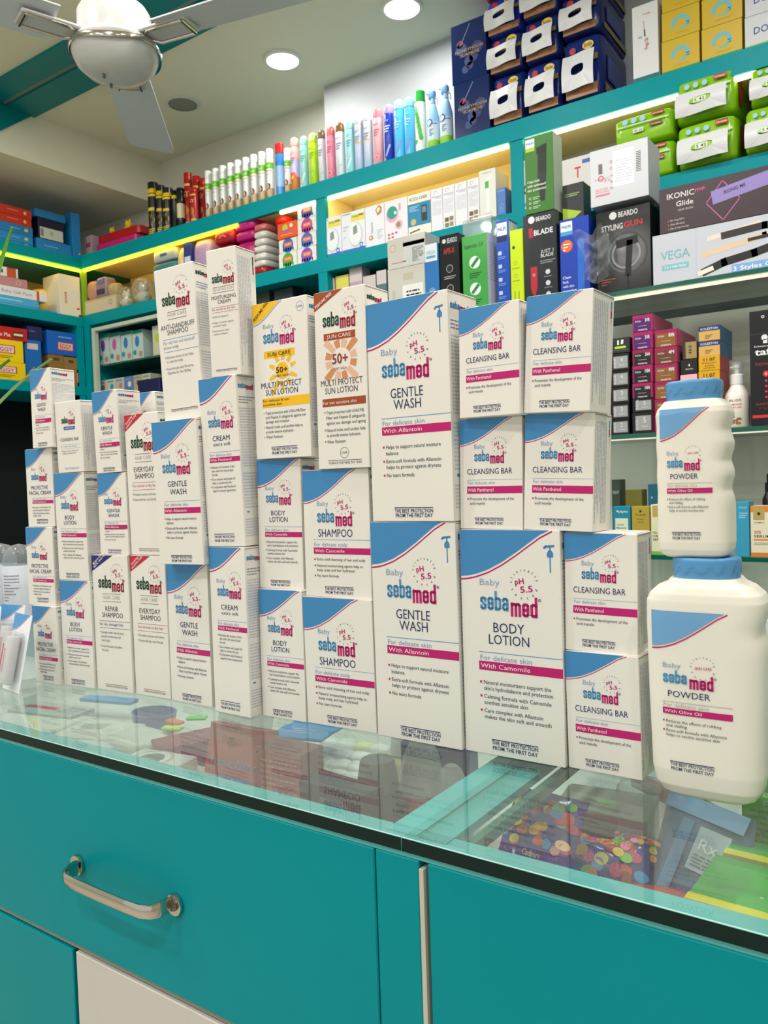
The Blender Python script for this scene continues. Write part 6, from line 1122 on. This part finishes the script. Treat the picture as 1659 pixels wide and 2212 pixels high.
# ================================================================== LEFT END OF THE COUNTER
for i, (px, py, r, lb) in enumerate(((30, 1276, .028, 'white tub with a clear domed lid behind the lip balm cards, right one'), (-10, 1276, .028, 'white tub with a clear domed lid at the left edge'))):
    Yj = .80; zt_ = -0.225; X = Xof(px + 10, Yj, -.10); e = empty('domed_tub', lb, 'tub', (X, Yj, Zc + .0003)); g = G(); g.lathe([(r * .95, 0), (r, .004), (r, .098), (r * .96, .1)], M('d5dae4', .3), n=32); F = Face(g, .03, .06, lambda u, v, n, r=r: (u - .005, -math.sqrt(max(0, r * r - (u - .005) ** 2)) - n, v + .03)); F.greek(.05, .1, .95, 9, .09, M('8a909c', .5), 3); g.obj('tub_body', e, True)
    g = G(); g.lathe([(r * .97, .1005), (r, .108), (r * .9, .122), (r * .55, .134), (0, .138)], glassy('dome', 'e6ecf0', 1.5, .03, film=.15), n=32); g.obj('domed_lid', e, True)
def balm(label, px, Y, rz, tilt, tube):
    X = Xof(px, Y, -.2); e = empty('lip_balm_card', label, 'card', (X, Y, Zc + .0012), rz); e.rotation_euler = (tilt, 0, rz)
    w_, h_ = .046, .088; g = G(); g.box(-w_ / 2, w_ / 2, 0, .001, 0, h_, M('e9e9ee', .3), .0004); F = front(g, -w_ / 2, w_ / 2, 0, 0, h_); corner(F, .22, .9, M('4f97cf', .35), MAG); F.text('Baby', .14, .34, .30, .03, LBL); logo(F, 'seba', .14, .40, .33, .42, M('7fb2dc', .4)); logo(F, 'med', .42, .68, .35, .44, M('d8508c', .4)); circ(F, .60, .26, .11, 'SKIN'); F.text('LIP BALM', .16, .62, .52, .035, LBL); F.rect(.0, .60, .62, .63, MAG); F.greek(.06, .68, .7, 6, .04, GRK, 3); g.obj('backing_card', e)
    g = G(); g.puff(w_ * .62, .016, h_ * .68, CLEAR, .3, 24, 10, 0, x=.004, y=-.0085, z=.008); b = g.obj('blister', e, True)
    g = G(); g.lathe([(.0075, .010), (.0078, .012), (.0078, .06), (.0072, .062)], M('e6e2e4', .3), cx=.004, cy=-.0085, n=20); F = Face(g, .012, .045, lambda u, v, n: (u - .002, -.0165 - n, v + .013)); F.rect(.05, .1, .25, .9, M('d81c3c', .4)); F.rtext('sebamed', .75, .8, 2.2, .25, PI / 2, M('c86a94', .4), .5); g.obj('balm_stick', e, True)
balm('lip balm blister card leaning at the left edge, blue corner showing', 12, .540, .10, -.16, 1)
balm('lip balm blister card in front, tilted, with its clear blister over the stick', 20, .500, -.15, -.22, 0)
balm('lip balm blister card cut by the left edge of the picture', -40, .520, .10, -.16, 0)
# long leaf of a potted plant just outside the frame
e = empty('potted_plant', 'long narrow green leaves of a plant reaching in from the left edge', 'plant', (-1.30, .62, Zc + .0003)); g = G(); g.lathe([(.035, 0), (.05, .09), (.053, .092), (.046, .094), (.044, .08)], M('7a4a32', .6), n=28); g.obj('pot', e, True)
g = G(); g.lathe([(0, .0805), (.043, .0805)], M('3a2a1e', .9), n=28, cap=False); g.obj('soil', e, True)
def leaf(P, wd, col):
    g = G(); rs = []; n = len(P)
    for i, p in enumerate(P):
        t = i / (n - 1); w_ = wd * math.sin(PI * (t * .93 + .05)) ** .6; a = Vector(P[max(0, i - 1)]); b_ = Vector(P[min(n - 1, i + 1)]); d = (b_ - a).normalized(); s = d.cross(Vector((.2, -.9, .3))).normalized(); nn = s.cross(d); p = Vector(p) 
        rs.append([tuple(p + s * w_ + nn * .002), tuple(p), tuple(p - s * w_ + nn * .002), tuple(p - nn * .001)])
    g.rings(rs, M(col, .4)); return g
O = Vector((-1.30, .62, -0.225 + .0003))
def bez(a, b_, c, n=14): return [tuple(Vector(a) * (1 - t) ** 2 + Vector(b_) * 2 * t * (1 - t) + Vector(c) * t * t) for t in [i / n for i in range(n + 1)]]
def wp(px, py, Y): r_ = ray(px, py); return Vector(r_) * (Y / r_[1]) - O
leaf(bez((0, 0, .08), tuple(wp(-150, 960, .60)), tuple(wp(112, 776, .58))), .0045, '8fae72').obj('leaf', e, True)
leaf(bez((.005, 0, .08), tuple(wp(-60, 760, .62)), tuple(wp(28, 492, .62))), .010, '5f9c2a').obj('leaf', e, True)
leaf(bez((0, .01, .08), tuple(wp(-120, 880, .64)), tuple(wp(22, 778, .62))), .007, '4f8c24').obj('leaf', e, True)
# ================================================================== GOODS INSIDE THE COUNTER, SEEN THROUGH THE GLASS
ZF = -0.36
def inpos(px, py, z): x, y = onz(px, py, z); return x, y
def cv(name, label, cat, px, py, zc, w_, d_, h_, rz, col, pr=None, tilt=(0, 0), z=None, parts=None, rough=.35, tr=None):
    """item whose top centre appears at (px,py), its top at height zc"""
    x, y = onz(px, py, zc); g = G(); g.box(-w_ / 2, w_ / 2, -d_ / 2, d_ / 2, 0, h_, M(col, rough) if isinstance(col, str) else col, .001)
    if pr: pr(topf(g, -w_ / 2, w_ / 2, -d_ / 2, d_ / 2, h_))
    if tr: tr(front(g, -w_ / 2, w_ / 2, -d_ / 2, 0, h_))
    o = g.obj(name); o.location = (x, y, W(zc) - h_); o.rotation_euler = (tilt[0], tilt[1], rz); return tag(o, label, cat)
# floss pack: red card box standing, leaning back slightly
def floss(F):
    F.rect(0, .80, 1, 1, C('3a52a8')); F.text('DentoShine', .08, .92, .66, .13, C('eef0f6'), 1.6, l=3); F.text('DentoShine', .08, .92, .66, .13, C('4a5aa8'), .3, l=4); F.rect(.24, .79, .72, .92, C('5a78c4'), 3); F.text('Floss Picks', .28, .68, .88, .06, C('e6ecfa'), .5, l=5); F.text('DENTAL CARE', .22, .74, .10, .04, C('8c2a2a'), .5, l=3); F.disc(.42, .28, .07, C('a8403c'), 3)
e = empty('floss_box', 'red box of dental floss picks with a blue base, seen through the glass', 'box', (-0.690, .652, W(ZF)), .05); g = G(); g.box(-.045, .045, 0, .022, .006, .080, M('cc5a50', .3), .001); floss(front(g, -.045, .045, 0, .006, .080)); g.obj('carton', e); e.rotation_euler = (-.25, 0, .05)
g = G(); g.box(-.038, .038, .004, .018, .0805, .096, CLEAR, .001); g.obj('clear_top', e)
cv('packet', 'brown and white packet with script lettering lying near the front rail', 'packet', 556, 1718, -.325, .075, .040, .012, -.25, '5a4034', lambda F: (F.rect(.55, 0, 1, 1, C('e4e8ec')), F.rect(.60, .0, .66, 1, C('3a8cc8'), 2), F.text('early mobile', .08, .5, .55, .16, C('e8e0d4'), 1, l=3), F.text('Gel', .72, .92, .6, .2, C('c85a7a'), 1, l=4)))
# white puck pouch and box with round print
e = cv('tape_box', 'flat white box with a round hole print beside the floss box', 'box', 335, 1640, -.325, .085, .055, .03, .15, 'dfe0dc', lambda F: (F.disc(.42, .5, .33, C('c9b8b8'), 1, 32), F.disc(.42, .5, .28, C('eceae8'), 2, 32), F.disc(.42, .5, .20, C('6f7f7c'), 3, 32)))
cv('maroon_box', 'maroon flat box with wavy texture behind the round print box', 'box', 420, 1590, -.325, .05, .10, .028, -.35, '8a3a56', lambda F: [F.line([(.1, .1 + .12 * i), (.5, .06 + .12 * i), (.9, .1 + .12 * i)], .02, C('a86a80')) for i in range(7)])
cv('cream_box', 'cream box with an orange streak partly under the floss box', 'box', 408, 1668, -.34, .075, .045, .016, -.1, 'e2ddc4', lambda F: F.line([(.45, .6), (.85, .45)], .08, C('d8864a')))
cv('cream_box', 'long pale yellow box behind the maroon one', 'box', 370, 1595, -.345, .03, .16, .012, -.55, 'd9d6a8')
cv('blue_tape', 'bright blue strip packet near the back of the counter', 'packet', 235, 1508, -.33, .10, .022, .006, .25, '4a9cd8', lambda F: dash(F, .3, .4, .7, 1, .3, C('9cd0f0')))
x, y = onz(332, 1530, -.325); g = G(); g.lathe([(.028, 0), (.034, .004), (.037, .028), (.038, .030), (.035, .030), (.032, .008), (.0, .007)], M('4f74a8', .3), n=32, sy=.8); o = g.obj('blue_dish', None, True); o.location = (x, y, W(ZF) + .0004); tag(o, 'blue oval plastic tub near the back of the counter', 'tub')
for i, (px, py, c, lb) in enumerate(((377, 1556, 'e8703a', 'small orange tag'), (372, 1570, 'c0e04a', 'small lime tag'), (425, 1548, '5ae04a', 'small bright green tag'))): cv('bright_tag', lb + ' on the pale box under the glass', 'tag', px, py, -.318, .028, .013, .004, .3 * i, c)
cv('tray', 'pale grey moulded tray under the glass at the left', 'tray', 215, 1575, -.33, .10, .075, .028, .25, 'c4ccc2', lambda F: (F.poly([(.1, .3), (.5, .15), (.55, .5), (.2, .6)], C('9aa59c')), F.ring(.7, .5, .16, .03, C('dfe6dc'))))
x, y = onz(300, 1575, -.32); g = G(); g.puff(.09, .07, .035, M('c9cfc6', .3, bump=.4), .5, wob=.03, seed=4); o = g.obj('clear_pouch', None, True); o.location = (x, y, W(ZF) + .0005); tag(o, 'crumpled pale plastic pouch between the tray and the maroon box', 'pouch')
x, y = onz(215, 1602, -.335); g = G(); g.puff(.08, .05, .028, M('c3d0d4', .3, bump=.4), .6, wob=.04, seed=9); o = g.obj('clear_pouch', None, True); o.location = (x, y, W(ZF) + .0005); tag(o, 'pale blue plastic pouch close to the front rail at the left', 'pouch')
cv('red_packet', 'long red and grey packet under the glass beneath the left stacks', 'packet', 110, 1530, -.33, .13, .05, .014, .2, 'aeb4ac', lambda F: (F.rect(.1, .35, .6, .6, C('b8304a')), F.rect(.7, .2, .95, .8, C('8c98a0'))))
cv('blue_packet', 'small blue packet near the rail at the far left', 'packet', 150, 1585, -.34, .06, .03, .012, .3, '9ab0c0', lambda F: F.rect(.2, .3, .5, .7, C('b8304a')))
cv('grey_tray', 'large grey lidded tray under the glass at the far left', 'tray', 60, 1560, -.335, .16, .11, .02, .15, 'b6beb4', lambda F: (F.rect(.06, .1, .94, .9, C('c9d0c6')), F.line([(.1, .2), (.9, .8)], .01, C('e0e6de'), 2)))
# tall maroon card, blue sachets, eggs of soft pouches, bottles
e = cv('medicine_box', 'reddish brown printed box standing behind the floss box', 'box', 625, 1610, -.262, .06, .035, .095, .02, '9c5a56', None, tr=lambda F: (F.greek(.1, .12, .9, 9, .06, M('c08078', .5), 3), F.rect(0, .82, 1, .93, C('7a1c44'))))
e = cv('black_box', 'black glossy box with a notched top beside the bottles in the counter', 'box', 735, 1690, -.262, .075, .03, .090, -.1, '23292a', None, rough=.15, tr=lambda F: (F.rect(0, .25, 1, .42, C('6a1434')), F.rect(.35, .12, .8, .16, C('4a5254'))))
for i, (px, py) in enumerate(((690, 1560), (655, 1580))): cv('blue_sachet', 'sky blue sachet with white lines at the back of the counter, %s one' % ('upper', 'lower')[i], 'sachet', px, py, -.30 + .004 * i, .07, .045, .004, .25, '3f9ce0', lambda F: [F.rect(.2, .3 + .15 * k, .7, .34 + .15 * k, C('c8e4f8'), 2) for k in range(3)])
rnd = random.Random(5); k = 0
for row in range(4):
    for q in range(4):
        px, py = 690 + q * 36 + row * 8, 1640 - row * 22 + q * 5; x, y = onz(px, py, -.325); g = G(); g.puff(.034, .026, .024, M('e4e8e2' if (row + q) % 5 else 'e0e2a8', .3), .75, 14, 8, .04, 30 + k); o = g.obj('soft_sachet', None, True); o.location = (x, y, W(ZF) + .0004 + .0); o.rotation_euler = (0, 0, rnd.uniform(-.6, .6)); tag(o, 'small white pillow shaped sachet in the heap between the blue sachets and the bottles', 'sachet', 'heap of small white sachets'); k += 1
def jar(label, x, y, r, h, body, capc, kind):
    e = empty('medicine_bottle', label, 'bottle', (x, y, W(ZF) + .0003))
    g = G()
    if kind == 0: g.lathe([(r * .92, 0), (r, .003), (r, h * .55), (r * .96, h * .6), (r * .7, h * .68), (r * .68, h * .70)], body, n=32); g.obj('bottle_body', e, True); g = G(); g.lathe([(r * .78, h * .7005), (r * .76, h * .80), (r * .66, h * .97), (r * .6, h), (0, h)], capc, n=32); g.obj('bottle_cap', e, True)
    else: g.lathe([(r * .94, 0), (r, .003), (r, h * .5)], body, n=32); g.obj('bottle_body', e, True); g = G(); g.lathe([(r * 1.0, h * .5005), (r * .98, h * .56), (r * .75, h * .82), (r * .5, h * .95), (r * .3, h), (0, h)], capc, n=32); g.obj('clear_dome', e, True)
    return e
x, y = onz(815, 1640, -.265); jar('grey bottle with a dark grey conical cap inside the counter', x, y, .026, .095, M('3f4644', .25), M('5a635f', .3), 0)
x, y = onz(912, 1690, -.30); jar('bottle with coral red body and clear cone top inside the counter', x, y, .024, .105, M('cf6a56', .3), glassy('dome2', 'dfe4e4', 1.45, .1, film=.35), 1)
x, y = onz(975, 1665, -.28); jar('bottle with a clear dome cap right beside the teal divider', x, y, .020, .085, M('b8c0c0', .3), glassy('dome2', 'dfe4e4', 1.45, .1, film=.35), 1)
x, y = onz(868, 1606, -.30); jar('cream coloured bottle lying behind the coral bottle', x, y, .018, .07, M('c9cc9c', .3), M('dfe3dc', .3), 0)
cv('navy_box', 'dark blue box behind the clear domed bottle inside the counter', 'box', 948, 1600, -.27, .075, .03, .08, .2, '2c4488')
x, y = onz(842, 1772, -.30); g = G(); g.puff(.045, .05, .05, M('e6e2b8', .35), .6, wob=.04, seed=7); o = g.obj('cream_pouch', None, True); o.location = (x, y, W(ZF) + .0004); tag(o, 'cream coloured pouch in the front corner beside the divider', 'pouch')
# ---------------------------------------------------------------- right compartment: sweets
def bagmesh(w_, d_, h_, col, seed=1, top=None, ex=.5, wob=.03):
    g = G(); g.puff(w_, h_, d_, M(col, .18, bump=.4, scale=30), ex, 30, 14, wob, seed)
    return g
GEMC = ('e8502a', 'f2a21c', '3a9ad8', 'd8306a', '7ac83a', 'f2d21c', 'b8481c', 'e84a8a')
def gembag(label, px, py, zc, w_, h_, rz, tiltx, seed, txt=True):
    x, y = onz(px, py, zc); e = empty('sweet_bag', label, 'bag', (x, y, W(zc)), rz); e.rotation_euler = (tiltx, 0, rz)
    g = G(); n = 14; m = 16; rnd = random.Random(seed)
    def th(u, v): return .011 * (max(0, math.sin(PI * u)) * max(0, math.sin(PI * v))) ** .6 + .0012 * math.sin(9 * u + 7 * v + seed)
    fr = [[((u / n - .5) * w_, -th(u / n, v / m) - .0006, (v / m - .5) * h_) for u in range(n + 1)] for v in range(m + 1)]; bk = [[((u / n - .5) * w_, th(u / n, v / m) + .0006, (v / m - .5) * h_) for u in range(n + 1)] for v in range(m + 1)]
    vs = [p for r in fr for p in r]; o_ = len(vs); vs += [p for r in bk for p in r]; fs = []
    for v in range(m):
        for u in range(n): a = v * (n + 1) + u; fs.append((a, a + 1, a + n + 2, a + n + 1)); fs.append((o_ + a, o_ + a + n + 1, o_ + a + n + 2, o_ + a + 1))
    for v in range(m):
        for u in (0, n): a = v * (n + 1) + u; fs.append((a, a + n + 1, o_ + a + n + 1, o_ + a))
    g.add(vs, fs, M('3a3488', .18, bump=.3, scale=60))
    F = Face(g, w_, h_, lambda u, v, k: (u - w_ / 2, -th(min(1, max(0, u / w_)), min(1, max(0, v / h_))) - .0012 - k * 1.5, v - h_ / 2)); F.dense = False
    for i in range(34):
        u, v = rnd.uniform(.06, .94), rnd.uniform(.05, .52 if txt else .95); F.disc(u, v, rnd.uniform(.055, .085), M(GEMC[i % 8], .25), 1 + i % 3 + i * .12, 14, .06)
    if txt:
        F.text('GEMS', .08, .92, .80, .14, C('eef0f4'), 2.5, l=8); F.text('Cadbury', .42, .66, .62, .05, C('c8b478'), 1, l=8)
    g.obj('wrapper', e, True); return e
gembag('purple sweet bag covered in coloured buttons with white lettering, at the left of the sweets', 1160, 1832, -.298, .064, .092, -.05, -.75, 3)
gembag('crumpled sweet wrapper with coloured buttons in the middle of the sweets', 1300, 1858, -.315, .075, .036, .25, -.9, 6, False)
gembag('small twisted sweet wrapper end right of the crumpled one', 1372, 1835, -.31, .04, .022, .1, -.8, 8, False)
e = cv('sweet', 'small pink wrapped sweet at the front rail', 'sweet', 1282, 1883, -.33, .016, .02, .014, .6, 'd8507a')
# red pillow bag
x, y = onz(1395, 1920, -.305); e = empty('red_sweet_bag', 'rounded red bag with a yellow tag near the front rail', 'bag', (x, y, W(ZF) + .0005), .35); g = G(); g.puff(.085, .06, .05, M('c23a2c', .15, bump=.3), .6, 30, 14, .02, 3)
F = Face(g, .06, .04, lambda u, v, k: (u - .03, v - .028, .0502 - .9 * ((u - .03) ** 2 + (v - .02) ** 2) * 4 + k)); F.rect(.05, .15, .38, .75, M('e6c21e', .3)); F.text('Rs10', .09, .33, .55, .2, C('a88a0c'), 1, l=3); F.text('VESTAFE', .45, 1.0, .62, .22, C('f0e6e2'), 1.5, l=3); g.obj('wrapper', e, True)
# blue grey stand-up pouch
x, y = onz(1470, 1850, -.30)
def pouch(label, x, y, w_, h_, c0, c1, rz, tilt):
    e = empty('zip_pouch', label, 'pouch', (x, y, W(ZF) + .014), rz); e.rotation_euler = (tilt, 0, rz); g = G(); n = 20; rs = []
    for j in range(13):
        t = j / 12; dd = .016 * (1 - t) ** .8 + .0012; rs.append([(w_ / 2 * (1 - .04 * math.sin(6 * t)) * math.copysign(abs(math.cos(a)) ** .5, math.cos(a)), dd * math.sin(a) + .002 * math.sin(7 * t + math.cos(a) * 3), h_ * t) for a in [2 * PI * i / n for i in range(n)]])
    g.rings(rs, M(c0, .25, bump=.4, scale=30)); F = Face(g, w_, h_, lambda u, v, k: (u - w_ / 2, -.016 * (1 - v / h_) ** .8 - .0035 - k, v)); F.rect(.03, 0, .97, .16, M(c1, .25)); F.rect(.52, .22, .88, .60, M('b6c4cc', .4), 2); F.text('Rx', .58, .8, .42, .1, C('e8eef2'), 1, l=4); F.greek(.56, .46, .86, 4, .03, M('6a7a84', .5), 2, l=4); F.rect(.30, .2, .44, .9, M('5f88b4', .3), 1)
    g.obj('wrapper', e, True)
pouch('blue grey foil pouch with a white label standing between the sweets and the green boxes', x, y, .080, .088, '4a6c90', '7ea6d4', -.45, -.45)
cv('brown_carton', 'torn brown grey carton flap behind the sweets under the glass', 'carton', 1310, 1730, -.29, .08, .06, .055, .12, '8f8f7c', lambda F: (F.poly([(0, .1), (.3, 0), (.35, .5), (0, .7)], C('a9a793')), F.rect(.4, .5, .75, .62, C('5fae5a'), 2)))
for i, (px, py, c, lb) in enumerate(((1315, 1790, '4c6a34', 'dark green wrapped bar across the back of the sweets'), (1300, 1812, '7a8c5a', 'pale green wrapped bar in front of the dark green one'), (1330, 1822, '6a4434', 'brown wrapped bar under the green ones'))):
    x, y = onz(px, py, -.318 - .008 * i); g = G(); g.puff(.10, .020, .014, M(c, .22, bump=.3), .4, 24, 8, .03, i + 2); o = g.obj('wrapped_bar', None, True); o.location = (x, y, W(-.332 - .008 * i)); o.rotation_euler = (0, 0, -.05 + .06 * i); tag(o, lb, 'bar')
x, y = onz(1395, 1735, -.28); g = G(); g.puff(.045, .035, .05, CLEAR, .35, 24, 10, .01, 3); o = g.obj('clear_box', None, True); o.location = (x, y, W(-.31)); tag(o, 'small clear plastic box behind the blue grey pouch', 'box')
for i, (px, py, rz, lb) in enumerate(((1450, 1712, -.6, 'brown stick lying under the large powder bottle, left'), (1530, 1740, -.75, 'brown stick lying under the large powder bottle, right'))): cv('brown_bar', lb, 'bar', px, py, -.30, .10, .016, .01, rz, '7a4a3a')
def tic(F):
    F.rect(0, 0, 1, .13, M('e6d41c', .35)); F.rect(0, .87, 1, 1, M('3a9a3a', .35)); F.text('BIG PACK', .10, .60, .105, .07, C('b8862a'), 1, l=3)
    for i in range(9):
        for j in range(3): a = PI * (i + .5) / 9; F.disc(.32 + (.27 + .05 * j) * math.cos(a), .30 + (.27 + .05 * j) * math.sin(a) * .9, .011, C('a8dca0'), 2, 8)
    F.disc(.32, .36, .22, M('1f6a2c', .35), 2, 28, .16); F.text('tic', .20, .44, .36, .12, C('eaf4ea'), 2.5, l=5); F.text('tac', .18, .46, .50, .12, C('eaf4ea'), 2.5, l=5)
def ticbox(label, px, py, zc, rz):
    x, y = onz(px, py, zc); g = G(); w_, d_, h_ = .135, .075, .03; g.box(-w_ / 2, w_ / 2, -d_ / 2, d_ / 2, 0, h_, M('3fae44', .3), .001); tic(topr(g, -w_ / 2, w_ / 2, -d_ / 2, d_ / 2, h_)); front(g, -w_ / 2, w_ / 2, -d_ / 2, 0, h_).rect(0, 0, 1, 1, M('e6d41c', .35)); o = g.obj('mint_box'); o.location = (x, y, W(zc) - h_); o.rotation_euler = (0, 0, rz); tag(o, label, 'box')
ticbox('bright green mint box with yellow edge, front one at the right', 1742, 1950, -.285, -.05)
ticbox('bright green mint box with yellow edge, behind the front one', 1800, 1850, -.285, -.05)
cv('green_box', 'green box with small print standing behind the mint boxes', 'box', 1705, 1715, -.250, .06, .04, .095, -.05, '5a9c2c', lambda F: F.greek(.1, .2, .9, 8, .07, M('3a6a20', .5), 3), tr=lambda F: (F.greek(.1, .1, .9, 10, .05, M('3a6a20', .5), 3), F.text('FOR COMPLETE', .1, .9, .3, .06, M('2a5218', .5), .5, l=3)))
